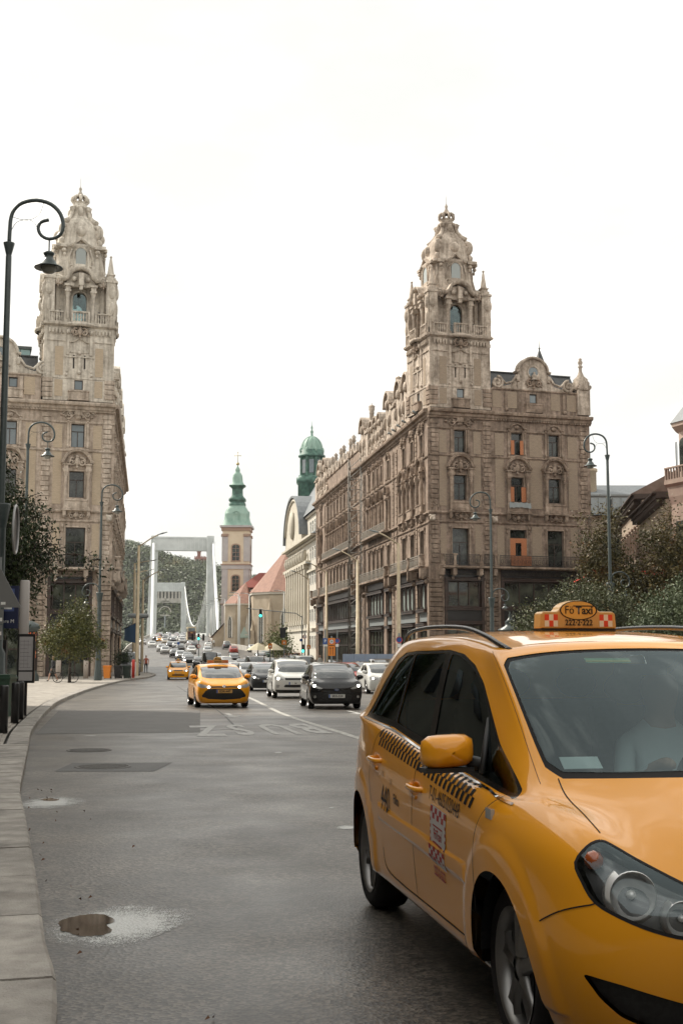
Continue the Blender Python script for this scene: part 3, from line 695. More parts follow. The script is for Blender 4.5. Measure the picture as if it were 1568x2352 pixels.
 def gable():
  m=MB();pts=arc(0,1.75,1.45,0,180,14,1.35);pts=[(1.55,0),(1.7,.4),(1.55,1.0),(1.62,1.7)]+pts+[(-1.62,1.7),(-1.55,1.0),(-1.7,.4),(-1.55,0)]
  m.prism(pts[::-1],-.1,.5)
  m.sweepxz([(1.75,1.62)]+arc(0,1.75,1.42,0,180,14,1.3)+[(-1.75,1.62)],[(0,.55),(0,-.3),(-.1,-.35),(-.22,-.3),(-.22,.55)])
  m.tube([(x,-.12,z)for x,z in arc(0,1.75,.58,0,360,16)[:-1]],.1,6,closed=True)
  for s_ in(-1,1):
   m.prism([(s_*1.5,0),(s_*4.2,0),(s_*4.1,.55),(s_*3.0,.28),(s_*2.2,.5),(s_*1.7,1.3),(s_*1.5,1.5)][::s_],-.02,.4)
   m.tube([(x,-.1,z)for x,z in spiral(s_*3.75,.55,.62,1.6,90,s_,22)],.13,6);m.tube([(s_*3.6,-.08,1.15),(s_*2.9,-.08,.5),(s_*2.2,-.08,.7),(s_*1.7,-.08,1.4)],.12,6)
   m.ball((s_*3.75,0,.55),.5,10,6,sc=(1,.3,1));m.ball((s_*1.6,-.15,1.1),.22,6,4,sc=(1,.8,1.8))
  return m
 F.put(pmesh('scrolled_gable',gable,[P]),'scrolled_gable',gc,Z(25.95))
 rp=MB();rp.lathe([(0,0),(.52,0)],20);rpm=rp.mesh('round_pane',[M_WSKY]);rpm.transform(Matrix.Rotation(R(90),4,'X'));F.put(rpm,'round_window',gc,Z(27.7),-.13)
 F.put(cart,'cartouche',gc,Z(26.6),-.1);F.put(pmesh('finial_ball',lambda:MB().lathe([(.3,0),(.3,.1),(.18,.2),(.28,.4),(.1,.6),(.14,.7),(.02,.8)],8),[P]),'finial',gc,Z(26.9),-.35)
 if not left:
  def endp():
   m=MB();m.box(-.65,-.3,-3.4,.65,1.0,-.9);m.lathe([(.85,-.95),(.95,-.7),(.8,-.4),(.85,-.1),(.7,.05),(.72,.2),(.35,.55),(.16,1.0),(.14,1.35),(.26,1.5),(.12,1.6),(.2,1.8),(.24,1.95),(.14,2.1),(.16,2.3),(0,2.38)],12,(0,.35,0))
   for s_ in(-1,1):m.tube([(x,-.3,z)for x,z in spiral(s_*.6,-.6,.3,1.3,90,s_,14)],.08,5)
   return m
  F.put(pmesh('corner_pinnacle',endp,[P]),'corner_pinnacle',15.85,Z(27.2))
  m=MB();m.box(-.01,-.04,-21.5,.05,.0,0);F.put(m.fixed('lightning_cable',[M_DARK]),'lightning_cable',15.0,Z(25.2),-.15).matrix_local@=Matrix.Rotation(R(1.6),4,'Y')
  # ---------- street side
 for t,kw in sections['bays']:bay(S,t,**kw)
 for t in sections['piers']:strip(S,t,14.3,22.6,quoin_s);strip(S,t,9.2,13.6,quoin_s);strip(S,t,-1.0,7.9,quoin,None,'rustic_block')
 for t0,t1,n in sections['shops']:
  holes[id(S)].append(((t0+t1)/2,t1-t0,Z(-1.3),Z(8.1)))
  shop(S,t0+.1,t1-.1,5.0,7.3,n,gm=sections.get('gm'));shop(S,t0+.1,t1-.1,-1.1,3.3,n,rows=2);sills(S,t0,t1,7.4,d=.3);sills(S,t0,t1,4.7,d=.3);sills(S,t0,t1,3.4,d=.3);sills(S,t0,t1,7.9,d=.1,h=.6)
  m=MB();m.box(-(t1-t0)/2,.1,0,(t1-t0)/2,.3,.9);S.put(m.fixed('frieze_panel',[M_LEAD]),'frieze_panel',(t0+t1)/2,Z(3.85))
  k=(t1-t0)/n
  for i in range(n+1):S.put(pmesh('shop_column',lambda:MB().lathe([(.12,0),(.12,.2),(.07,.3),(.06,2.1),(.13,2.3),(.14,2.5)],8),[M_SHOPF]),'shop_column',t0+k*i,Z(4.98),-.05)
 for t0,t1 in sections['rails']:railing(S,t0,t1,8.9);band(S,t0,t1,8.64,SLAB,'balcony_slab')
 for t0,t1 in sections.get('rails2',()):railing(S,t0,t1,14.0,-.7,.9);band(S,t0,t1,13.75,[(y*.85,z)for y,z in SLAB],'balcony_slab')
 for t in sections['peds']:S.put(pedestal,'stone_pedestal',t,Z(8.9),-.8,scale=(1.3,1.3,1));S.put(bracket,'bracket',t,Z(7.9),-.15,scale=(1.3,1.9,1.4))
 band(S,0.,side_len,22.78,CORN);band(S,-.1,side_len,13.75,BAND);band(S,-.1,side_len,19.2,THIN,'string_course');band(S,-.1,side_len,12.95,THIN,'string_course')
 band(S,6.5,side_len,25.82,THIN,'parapet_coping')
 S.put(wall_mesh(6.4,side_len,Z(23.7),Z(25.9),[],.3,sg=S.sg).mesh('attic_wall',[W]),'attic_wall',0,0)
 def turret():
  m=MB();m.box(-.85,-.25,0,.85,1.3,3.1);m.box(-1.0,-.4,3.1,1.0,1.4,3.3);m.box(-.9,-.3,3.3,.9,1.3,3.45)
  m.lathe([(.7,3.45),(.75,3.6),(.45,3.9),(.3,4.1),(.42,4.3),(.3,4.5),(.26,5.5),(.34,5.6),(.26,5.7),(.38,6.1),(.32,6.2),(.4,6.35),(.3,6.5),(.05,6.6),(.03,6.8)],10,(0,.4,0));return m
 def sgable():
  m=MB();pts=[(-.95,0),(.95,0),(1.0,2.6)]+arc(0,2.9,.95,0,180,8)+[(-1.0,2.6)];m.prism(pts,-.12,.5)
  m.sweepxz([(1.15,2.75)]+arc(0,2.9,1.0,0,180,8)+[(-1.15,2.75)],[(0,.9),(0,-.35),(-.18,-.35),(-.18,.9)]);m.box(-.35,-.2,.6,.35,-.12,1.9)
  for s_ in(-1,1):m.ball((s_*.8,-.2,1.5),.22,6,4,sc=(1,1,2.5));m.tube([(x,-.1,z)for x,z in spiral(s_*1.3,.6,.5,1.3,90,s_,14)],.12,5)
  m.ball((0,-.2,2.9),.35,8,5,sc=(1,.6,1.2));return m
 for t in sections['turrets']:S.put(pmesh('turret',turret,[P]),'turret',t,Z(23.7))
 for t in sections['gables']:
  k=1. if t in sections.get('small_gables',())else 1.36
  S.put(pmesh('dormer_gable',sgable,[P]),'dormer_gable',t,Z(23.75),0,scale=(k*1.05,1.3,k))
 fin=pmesh('finial_post',lambda:MB().box(-.3,-.2,0,.3,.4,.5).lathe([(.28,.5),(.3,.65),(.16,.9),(.13,1.5),(.24,1.7),(.15,1.85),(.22,2.1),(.02,2.35)],8,(0,.1,0)),[P])
 for t in sections['finials']:S.put(fin,'finial',t,Z(25.9),0,scale=(1.35,1.35,1.15))
 for t in sections.get('parapet',()):
  S.put(pmesh('curved_parapet',lambda:MB().prism([(-1.5,0),(1.5,0),(1.5,1.1),(1.2,1.3),(.7,.45),(0,.2),(-.7,.45),(-1.2,1.3),(-1.5,1.5)],-.05,.3),[P]),'curved_parapet',t,Z(25.9))
 if sections.get('cowl'):
  for t in sections['cowl']:
   S.put(pmesh('floodlight',lambda:MB().tube([(0,-.75,.1),(0,-1.15,.3)],.11,8).tube([(0,0,0),(0,-.8,.1)],.03,4),[M_LEAD]),'floodlight',t,Z(23.5))
   # ---------- walls with their openings
 F.put(wall_mesh(tl,wing,0,Z(23.7),holes[id(F)],.35,sg=sg).mesh('wall',[W]),'wall',0,0)
 S.put(wall_mesh(-.02,side_len,0,Z(23.7),holes[id(S)],.35,sg=S.sg).mesh('wall',[W]),'wall',0,0)
 # far walls and roof masses
 c0=Vector((sg*wing,0,0));e=S.d*(S.sg*side_len);q=MB()
 def wallseg(a,b,z0,z1):
  q.add([(a[0],a[1],z0),(b[0],b[1],z0),(b[0],b[1],z1),(a[0],a[1],z1)],[(0,1,2,3)])
 cE=c0+S.inw*0+Vector((0,22,0));eE=Vector(e)+S.inw*20
 wallseg(c0,cE,0,Z(25.9));wallseg(e,eE,0,Z(25.9));wallseg(cE,eE,0,Z(25.9))
 q.build('rear_wall',[W],root)
 flat=MB();flat.add([(0,0,Z(25.5)),(c0.x,c0.y,Z(25.5)),(cE.x,cE.y,Z(25.5)),(eE.x,eE.y,Z(25.5)),(e.x,e.y,Z(25.5))],[(0,1,2,3,4)]);flat.build('roof_deck',[M_SLATE],root)
 def mansard(FF,t0,t1,z0,z1,y0=.9,y1=3.2,y2=9,name='roof'):
  a,b=sorted((FF.sg*t0,FF.sg*t1));m=MB()
  v=[(x,y,z)for x in(a,b)for y,z in((y0,z0),(y1,z1),(y2,z1),(y2+2.3,z0))]
  m.add(v,[(0,4,5,1),(1,5,6,2),(2,6,7,3),(0,1,2,3),(7,6,5,4)])
  m.box(a,y1-.1,z1,b,y1+.1,z1+.12)
  return mkobj(name,m.fixed(name,[M_SLATE]),FF.root,M=Matrix.Translation(FF.o)@Matrix.Rotation(FF.a,4,'Z'))
 mansard(F,6.4,wing-.6,Z(25.4),Z(28.1),.7,2.6,8)
 mansard(S,18,side_len-2,Z(25.4),Z(26.9),1.2,3.2,9)
 def spire(FF,t,y,w,z0,z1,name='spire_roof'):
  m=MB();m.lathe([(w*1.42,z0),(w*1.0,z0+(z1-z0)*.28),(w*.42,z0+(z1-z0)*.62),(.05,z1),(.02,z1+1.0)],4,a0=math.pi/4,a1=math.pi*2.25,smooth=False)
  o=FF.put(m.fixed(name,[M_SLATE]),name,t,0,y);m2=MB();m2.ball((0,0,z1+.1),.14,6,4);mkobj('finial',m2.fixed('finial',[M_LEAD]),o)
 if not left:
  spire(F,12.9,3.2,1.7,Z(25.8),Z(30.9));spire(S,10.8,4.2,3.6,Z(25.6),Z(36.5));spire(S,22.0,4.2,3.8,Z(25.6),Z(34.8));spire(S,48.,2.6,1.8,Z(25.6),Z(30.3));spire(S,40,2.6,1.6,Z(25.6),Z(29.5))
 else:
  m=MB();m.box(-2.2,0,0,2.2,5,.9);o=F.put(m.fixed('roof_terrace',[mat('terrace_glass',(.25,.42,.42),.1,spec=.8)]),'roof_terrace',9.3,Z(28.0),3.2)
  m=MB();m.box(-2.35,-.2,.9,2.35,5,1.15);[m.box(-2.2+k*.88,-.03,0,-2.15+k*.88,0,.9)for k in range(6)];mkobj('canopy',m.fixed('canopy',[M_IRON]),o)
  # ================= tower
 tw=thing('tower',None,None);tw.parent=root
 hf=3.08
 # true centre of the tower plan
 cx=sg*(tc+.05);cy=hf-.2
 def face(k):
  a=k*math.pi/2;o=Vector((cx,cy,0))+Vector((math.sin(a),-math.cos(a),0))*hf
  return Facade(tw,o,a,1)
 faces=[face(k)for k in range(4)]
 m=MB();
 TB=Z(23.75);TT=Z(30.45)
 for k,f in enumerate(faces):
  hs=[(-.48,.16,Z(26.65),Z(27.9)),(.48,.16,Z(26.65),Z(27.9)),(0,.75,Z(24.75),Z(25.62))]
  f.put(wall_mesh(-hf,hf,TB,TT,hs,.35).mesh('shaft_wall',[P]),'wall',0,0)
  for s_ in(-.48,.48):add_window(f,s_,Z(26.65),.16,1.25,.15,M_WGLASS,None,.02,0)
  add_window(f,0,Z(24.75),.75,.87,.15,M_WSKY,None,.02,0)
  def trimf():
   q=MB();q.box(-1.3,-.1,3.9,1.3,.02,4.02);q.box(-1.15,-.06,2.6,-.95,.02,3.9);q.box(.95,-.06,2.6,1.15,.02,3.9);q.box(-1.15,-.12,4.15,-.9,.02,6.3);q.box(.9,-.12,4.15,1.15,.02,6.3)
   q.box(-.12,-.08,2.7,.12,.02,4.1);q.ball((0,-.06,2.55),.2,6,4);q.box(-.8,-.05,4.35,.8,.02,4.42);q.box(-.8,-.05,4.35,-.74,.02,5.3);q.box(.74,-.05,4.35,.8,.02,5.3)
   q.sweepxz([(-.9,5.25),(-.5,5.3),(0,5.6),(.5,5.3),(.9,5.25)],[(0,.02),(0,-.15),(.12,-.2),(.14,.02)])
   q.box(-3.22,-.06,1.98,3.22,.02,2.08);q.ball((0,-.1,4.3),.18,6,4)
   for s_ in(-1,1):
    q.box(s_*2.05-.75,-.1,5.35,s_*2.05+.75,.02,5.45)
    for j in range(5):q.box(s_*2.05-.6+j*.3-.07,-.22,6.1,s_*2.05-.6+j*.3+.07,.02,6.45);q.ball((s_*2.05-.6+j*.3,-.12,6.05),.08,5,3)
    q.ball((s_*1.1,-.1,2.3),.13,6,4);q.ball((s_*1.02,-.2,6.2),.2,6,4,sc=(.8,1,1.3))
   return q
  f.put(pmesh('tower_trim',trimf,[P]),'trim',0,TB)
  f.put(cart,'cartouche',0,Z(29.95),-.05,scale=(.9,1.2,.95));f.put(bbox,'balcony_box',0,Z(23.75),0,scale=(.85,.8,1.05))
  for s_ in(-1,1):
   z0=Z(26.0);mm=MB();mm.box(-.35,-.03,0,.35,.02,2.6);f.put(mm.fixed('brick_panel',[BR]),'brick_panel',s_*1.75,z0)
   mm=MB();mm.box(-.35,-.03,0,.35,.02,1.5);f.put(mm.fixed('brick_panel',[BR]),'brick_panel',s_*1.75,Z(24.1))
   for j in range(4):f.put(quoin,'quoin',s_*2.7,Z(24.0+j*.45))
   # loggia storey
  zb=Z(30.45)
  m=MB();pr=[(.05,0),(-.1,0),(-.3,.12),(-.34,.3),(.05,.3)];v=[(-hf-.1,y,z)for y,z in pr]+[(hf+.1,y,z)for y,z in pr];n=5
  m.add(v,[(i,(i+1)%n,n+(i+1)%n,n+i)for i in range(n)]+[tuple(range(n)),tuple(range(2*n-1,n-1,-1))]);m.lathe([(1.0,0),(1.25,.1),(1.3,.3),(0,.3)],12,(0,-.1,0),a0=math.pi,a1=2*math.pi,sy=.5)
  f.put(m.fixed('balcony_slab',[P]),'balcony_slab',0,zb)
  def baluf(w_,n_):
   def g():
    q=MB();q.box(-w_/2,-.12,.92,w_/2,.1,1.04);q.box(-w_/2,-.1,0,w_/2,.08,.12);q.box(-w_/2,-.12,0,-w_/2+.16,.1,.95);q.box(w_/2-.16,-.12,0,w_/2,.1,.95);return q
   return g
  bal1=pmesh('baluster',lambda:MB().lathe([(.06,0),(.07,.08),(.035,.16),(.095,.4),(.04,.62),(.07,.72),(.06,.8)],8),[P])
  for s_,w_,n_ in((-2.05,1.5,5),(0,1.6,5),(2.05,1.5,5)):
   o=f.put(pmesh(('balustrade_rail',w_),baluf(w_,n_),[P]),'balustrade',s_,zb+.3,-.12 if s_ else-.45)
   for j in range(n_):mkobj('baluster',bal1,o,M=Matrix.Translation((-w_/2+.3+(w_-.6)*j/(n_-1),0,.12)))
  for s_ in(-1,1):
   f.put(pmesh('tall_column',lambda:MB().box(-.24,-.24,0,.24,.24,.3).lathe([(.2,.3),(.22,.4),(.17,.5),(.155,2.35),(.2,2.45),(.16,2.5),(.25,2.85),(.28,2.9)],12).box(-.28,-.28,2.9,.28,.4,3.05).box(-.22,-.22,3.05,.22,.4,3.4).box(-.34,-.34,3.4,.34,.4,3.6),[P]),'column',s_*1.13,zb+.3,0.05)
   # statue-like corner buttress piers
   f.put(pmesh('corner_pier',lambda:MB().box(-.42,0,.3,.42,.8,4.3).box(-.5,-.1,4.3,.5,.9,4.5).ball((0,-.1,3.4),.34,8,6,sc=(1,.7,1.9)).ball((0,-.12,1.9),.25,8,6,sc=(1,.6,2.6)).box(-.3,-.14,.3,.3,0,.9),[P]),'corner_pier',s_*2.78,zb)
   f.put(pmesh('curl',lambda:MB().tube([(x,0,z)for x,z in spiral(0,0,.42,1.5,60,1,18)],.14,6),[P]),'scroll',s_*1.95,zb+4.25,.1,scale=(s_,1,1))
   f.put(cart,'cartouche',s_*2.0,zb+4.05,.2,scale=(.5,1,.7))
  def archf():
   q=MB();pts=arc(0,2.55,.62,180,0,10)
   out_=[(-2.4,0),(-2.4,4.3),(2.4,4.3),(2.4,0),(.62,0)]+pts[::-1]+[(-.62,0)]
   # wall in strips around the arched opening
   L_=[(-2.4,0),(-.62,0),(-.62,2.55),(-2.4,2.55)];q.prism(L_,0,.3);q.prism([(.62,0),(2.4,0),(2.4,2.55),(.62,2.55)],0,.3)
   for i in range(10):
    a,b=pts[i],pts[i+1];q.prism([a,b,(b[0],4.3),(a[0],4.3)],0,.3)
   q.prism([(-2.4,2.55),(-.62,2.55),(-.62,4.3),(-2.4,4.3)],0,.3);q.prism([(.62,2.55),(2.4,2.55),(2.4,4.3),(.62,4.3)],0,.3)
   q.sweepxz([(-.62,0),(-.62,2.55)]+arc(0,2.55,.62,170,10,8)+[(.62,2.55),(.62,0)],[(0,0),(0,-.12),(.16,-.12),(.16,0)])
   return q
  f.put(pmesh('loggia_arch',archf,[P]),'loggia_arch',0,zb+.3,.95)
  for s_ in(-1,1):
   f.put(pmesh('niche_window',lambda:MB().box(-.22,0,0,.22,.03,.55),[M_DARK]),'niche_window',s_*1.85,zb+1.2,.93)
   # glazing of the arch
  q=MB();pts=[(-.6,0),(.6,0)]+arc(0,2.5,.6,0,180,10);q.prism(pts,0,.02);gm=glass_mat('tower_glass',(.75,.85,.85),1.3,.8)
  f.put(q.mesh('arch_pane',[gm]),'arch_window',0,zb+.35,1.12)
  q=MB();q.box(-.6,-.03,1.2,.6,.03,1.28);q.box(-.32,-.03,0,-.26,.03,1.2);q.box(.26,-.03,0,.32,.03,1.2);f.put(q.fixed('arch_mullion',[M_LEAD]),'arch_mullion',0,zb+.35,1.10)
  def segf():
   q=MB();path=[(-1.75,0),(-1.35,.02),(-1.0,.3)]+arc(0,.25,.95,140,40,8,.85)+[(1.0,.3),(1.35,.02),(1.75,0)]
   q.sweepxz(path,[(0,1.3),(0,-.35),(.1,-.45),(.22,-.5),(.3,-.5),(.34,1.3)])
   q.box(-.22,-.5,-.35,.22,0,.75);q.box(-.15,-.42,-.75,.15,0,-.35);q.ball((-.6,-.2,.25),.25,6,4);q.ball((.6,-.2,.25),.25,6,4);q.prism([(-1.5,-.4),(1.5,-.4),(1.2,.1),(.9,.7),(0,1.05),(-.9,.7),(-1.2,.1)],.0,.5)
   return q
  f.put(pmesh('segmental_pediment',segf,[P]),'pediment',0,zb+4.15,.15)
  q=MB();q.box(-hf+.3,.1,0,-1.5,1.3,.35);q.box(1.5,.1,0,hf-.3,1.3,.35);f.put(q.fixed('entablature',[P]),'entablature',0,zb+4.3)
  # cupola side: window, frame, volutes
  cz=Z(35.6)
  def cupwin():
   q=MB();q.sweepxz([(-.62,.2),(-.55,1.9),(-.42,2.1)]+arc(0,1.9,.45,150,30,6)+[(.42,2.1),(.55,1.9),(.62,.2)],[(0,.25),(0,-.12),(.14,-.16),(.16,.25)])
   q.sweepxz([(-1.0,2.35),(-.6,2.6),(-.25,2.9),(0,3.1),(.25,2.9),(.6,2.6),(1.0,2.35)],[(0,.4),(0,-.2),(.14,-.25),(.16,.4)])
   for s_ in(-1,1):
    q.tube([(x,-.08,z)for x,z in spiral(s_*.78,.45,.36,1.3,250,s_,16)],.09,5);q.tube([(s_*.95,-.05,.7),(s_*1.05,-.02,1.4),(s_*.8,-.05,2.2)],.08,5)
    q.box(s_*1.55-.33,-.2,2.3,s_*1.55+.33,.5,2.55);q.ball((s_*1.5,-.05,2.05),.2,6,4,sc=(1.2,1,1));q.ball((s_*1.45,0,1.7),.13,6,4,sc=(1,1,1.6))
   return q
  f.put(pmesh('cupola_window_frame',cupwin,[P]),'window_surround',0,cz+.1,.88)
  q=MB();q.prism([(-.45,0),(.45,0)]+arc(0,1.5,.45,0,180,8),0,.02);f.put(q.mesh('cupola_pane',[mat('cupola_glass',(.25,.28,.27),.1,spec=.8)]),'round_window',0,cz+.55,.82)
  # floor of the loggia and the cupola
 q=MB();q.box(cx-hf+.2,cy-hf+.2,Z(30.4),cx+hf-.2,cy+hf-.2,Z(30.55));q.build('loggia_floor',[P],tw);q=MB();q.box(cx-2.35,cy-2.35,Z(34.75),cx+2.35,cy+2.35,Z(35.5));q.build('cupola_base',[P],tw)
 q=MB();N_=32
 prof=[(2.5,35.1),(2.42,35.6),(2.28,36.4),(2.18,37.2),(2.12,37.9),(2.3,38.1),(2.42,38.35),(2.05,38.5),(2.0,39.2),(1.95,39.9),(1.75,40.5),(1.35,41.1),(.98,41.5),(.80,41.9),(.74,42.3),(.86,42.4),(.86,42.55),(.62,42.6),(.6,42.9)]
 vs_=[]
 for r_,z in prof:
  pw=3.4 if z<39 else(2.8 if z<41 else 2.3)
  for i in range(N_):
   a=2*math.pi*(i+.5)/N_;c_,s_=math.cos(a),math.sin(a);k=(abs(c_)**pw+abs(s_)**pw)**(-1/pw);vs_.append((cx+r_*k*c_,cy+r_*k*s_,Z(z)))
 q.add(vs_,[(j*N_+i,j*N_+(i+1)%N_,(j+1)*N_+(i+1)%N_,(j+1)*N_+i)for j in range(len(prof)-1)for i in range(N_)],smooth=True)
 cup=q.fixed('cupola',[P]);cupo=mkobj('cupola',cup,tw)
 q=MB()
 for k in range(4):
  a=math.pi/4+k*math.pi/2;c_,s_=math.cos(a),math.sin(a)
  P3=lambda r_,z:(cx+c_*r_,cy+s_*r_,Z(z))
  # big shoulder volute, ribs above
  q.tube([P3(2.05+.42*math.cos(t),39.8+.52*math.sin(t))for t in[math.pi*.75-i*.45 for i in range(13)]],.27,8)
  q.tube([P3(2.3,39.0),P3(2.5,38.8),P3(2.4,38.4)],.22,8)
  q.tube([P3(1.95,40.7),P3(1.5,41.1),P3(1.12,41.6),P3(1.0,42.1),P3(1.18,42.4)],[.3,.2,.17,.17,.24],8)
  q.ball(P3(2.1,39.8),.3,8,6);q.ball(P3(1.05,42.2),.25,8,6,sc=(1,1,1.2))
  q.tube([P3(2.8,35.2),P3(2.5,36.6),P3(2.35,37.9)],[.26,.18,.24],8);q.box(*[a_+b_ for a_,b_ in zip(P3(2.55,38.1),(-.42,-.42,0))],*[a_+b_ for a_,b_ in zip(P3(2.55,38.1),(.42,.42,.28))])
 mkobj('volutes',q.mesh('volutes',[P]),cupo)
 q=MB()
 for k in range(4):
  a=k*math.pi/2;q.ball((cx+1.85*math.sin(a),cy-1.85*math.cos(a),Z(39.7)),.5,8,6,sc=(1,1,1.1));q.ball((cx+.85*math.sin(a),cy-.85*math.cos(a),Z(41.9)),.28,8,6,sc=(1,1,1.8))
 mkobj('dome_ornament',q.mesh('dome_ornament',[P]),cupo)
 q=MB();q.lathe([(.58,0),(.66,.12),(.58,.3),(.70,.4),(.70,.5)],16,(cx,cy,Z(42.55)))
 for k in range(8):
  a=k*math.pi/4;q.tube([(cx+r_*math.cos(a),cy+r_*math.sin(a),Z(z))for r_,z in((.60,43.0),(.74,43.2),(.72,43.45),(.5,43.65),(.22,43.65))],[.11,.15,.15,.12,.08],7)
 q.lathe([(.3,0),(.32,.25),(.14,.55),(.1,.7),(.16,.85),(.08,1.0),(.02,1.15),(.012,1.9)],10,(cx,cy,Z(43.55)));mkobj('crown',q.mesh('crown',[P]),tw)
 pin=pmesh('pinnacle',lambda:MB().box(-.42,-.42,0,.42,.42,.3).box(-.3,-.3,.3,.3,.3,.55).box(-.38,-.38,.55,.38,.38,.65).lathe([(.36,.65),(.3,.8),(.1,2.15),(.05,2.2),(.12,2.3),(.12,2.38),(0,2.48)],8),[P])
 for a,b in((-1,-1),(1,-1),(1,1),(-1,1)):mkobj('pinnacle',pin,tw,loc=(cx+a*(hf-.42),cy+b*(hf-.42),Z(34.95)))
 return root,F,S
side_bays=[(3.7,{}),(7.97,{}),(11.96,{}),(20.1,dict(l2='small',l3='x')),(21.97+2.0,dict(wide=.8,l2='small',l3='x')),(26.4,dict(wide=.7,l2='small',l3='x')),(28.9,dict(wide=.7,l2='small',l3='x')),(31.7,dict(wide=.7,l2='small',l3='x'))]
side_bays+=[(41.2+3.0*k,dict(wide=.8,l2='small',l3='x'))for k in range(9)]+[(72.1,{})]
secR=dict(bays=side_bays,piers=(.5,6.1,15.6,17.4,35.0,38.5,68.3,76.8),shops=[(2.0,5.6,2),(7.0,14.6,4),(18.6,21.4,2),(23,32.5,5),(40,67,18),(70,75.5,3)],rails=[(1.4,5.6),(6.4,15.2),(18,34),(39.5,67.5),(70,76)],rails2=[(19.0,33),(40,67)],peds=(.6,6.0,15.5,17.8,34.2,39,68,77),turrets=(16.4,32.2,76.5),small_gables=(24,26.4,28.9),gables=(9.8,13.5,19.4,24,26.4,28.9,35.2,67.5,73),finials=(37.2,43.5,46,51.5,54,58.5,61.5,65),parapet=(41.8,44.8,49.5,52.8,56.3,60,63.3),cowl=(2.5,7.5,10,12.5,14.5),gm=mat('pale_pane_glass',(.40,.45,.42),.15,spec=.6,col2=(.16,.19,.18),scale=.5))  # upper street-side shop panes are pale grey-green
palR,FR_,SR_=build_palace('palace','sooty brown stone palace with crowned tower standing on the right side of the street',(8.27,112),0.,1,SPR_DARK,secR,78.,False)
sbl=[(3.5+4.2*k,dict(l3='x')if k%3 else{})for k in range(12)]
secL=dict(bays=sbl,piers=(.5,6.1,22,38),shops=[(1.8,5.4,2),(7,20,6),(23,37,7),(40,60,8)],rails=[(1.4,5.6),(6.6,21),(23,52)],rails2=[],peds=(.6,6.0,22,38),turrets=(16.5,32,50),gables=(9.5,13,20,28,36),finials=(8,24,40,44))
palL,FL_,SL_=build_palace('palace','cleaned pale stone palace with crowned tower standing on the left side of the street',(-20.62,107.86),-.5,-1,SPR_PALE,secL,60.,True)
# ================================================================ bridge
BD=Vector((-.1566,.9877,0));BN=Vector((.9877,.1566,0))
M_BRW=mat('bridge_white',(.60,.63,.62),.5,col2=(.50,.53,.52),scale=.25)
M_BRC=mat('cable_white',(.66,.68,.67),.45)
def bpt(s_,r_,z):p=Vector((0,0,0))+BD*s_+BN*r_;return Vector((p.x,p.y,z))
bro=bpt(560,14.0,6.0)
bridge=thing('bridge','white suspension bridge with two portal pylons at the end of the street','bridge',tuple(bro))
def w2(v):v=Vector(v);return v-bro
def bx_oriented(m,c,dl,dr,z0,z1,s_taper=0,mi=0):
 """box around c: half length dl along the bridge, half width dr"""
 v=[]
 for z,k in((z0,1.),(z1,1.-s_taper)):
  for a,b in((-1,-1),(1,-1),(1,1),(-1,1)):
   p=Vector(c)+BD*(a*dl*k)+BN*(b*dr*k);v.append(w2((p.x,p.y,z)))
 m.add(v,[(4,5,6,7),(0,1,5,4),(1,2,6,5),(2,3,7,6),(3,0,4,7)],mi)
PY=[(Vector((-89.0,560,0)),Vector((-57.6,562.5,0)),1.2,5.8,52.1,45.6,1.9),(Vector((-141.5,900,0)),Vector((-114.2,903,0)),6,10.5,48.6,42.0,1.7)]
for(pl,pr_,zb_,zd,zt,zc,hw)in PY:
 po=mkobj('pylon',MB().mesh('pylon',[M_BRW]),bridge)
 for pp in(pl,pr_):
  lean=.06
  m=MB();v=[]
  for z,k,sh in((zb_-8,1.25,0),(zt,.85,1)):
   side=1 if pp is pl else-1
   c=pp+BN*(side*(hw+(1.1 if sh else 0)))
   for a,b in((-1,-1),(1,-1),(1,1),(-1,1)):
    q=c+BD*(a*2.2*k)+BN*(b*hw*k);v.append(w2((q.x,q.y,z)))
  m.add(v,[(4,5,6,7),(0,1,5,4),(1,2,6,5),(2,3,7,6),(3,0,4,7)])
  for k in(-.45,.45):
   q=pp+BN*((1 if pp is pl else-1)*(hw+.6)+k*hw)-BD*2.5;bx_oriented(m,q,.12,.12,zd,zt-1)
  m.build('pylon_leg',[M_BRW],bridge)
 m=MB();c=(pl+pr_)/2;hw2=(pr_-pl).length/2-2.2;bx_oriented(m,c,1.6,hw2,zc,zt-.5);bx_oriented(m,c,1.8,hw2+.3,zc-.35,zc);bx_oriented(m,c,1.8,hw2+.3,zt-1.3,zt-.9)
 m.build('cross_beam',[M_BRW],bridge)
 for k in range(15):
  q=pl+(pr_-pl)*((k+1.6)/17.2)-BD*1.66;m=MB();bx_oriented(m,q,.1,.07,zc+.1,zt-1.35);m.build('stiffener',[M_BRC],bridge)
def catenary(a,b,sag,n=16):
 return[a+(b-a)*(i/n)-Vector((0,0,sag*4*(i/n)*(1-i/n)))for i in range(n+1)]
tops={0:(PY[0][0]+BN*2.6+Vector((0,0,49.6)),PY[0][1]-BN*1.6+Vector((0,0,49.6))),1:(PY[1][0]+BN*2.4+Vector((0,0,46.3)),PY[1][1]-BN*1.6+Vector((0,0,46.3)))}
anch=(Vector((-69.0,446,4.2)),Vector((-44.5,446,4.6)))
hang=MB()
for k in range(2):
 m=MB();m.tube([w2(p)for p in catenary(tops[0][k],anch[k],2.5,8)],.62,8);m.build('back_cable',[M_BRC],bridge,fix=False)
 main=catenary(tops[0][k],tops[1][k],34.5,40);m=MB();m.tube([w2(p)for p in main],.42,6);m.build('main_cable',[M_BRC],bridge,fix=False)
 for i in range(1,40):
  p=main[i];zd=gz(p.y)+.6
  m=MB();m.tube([w2(p),w2((p.x,p.y,zd))],.11,4);m.build('hanger',[M_BRC],bridge,fix=False)
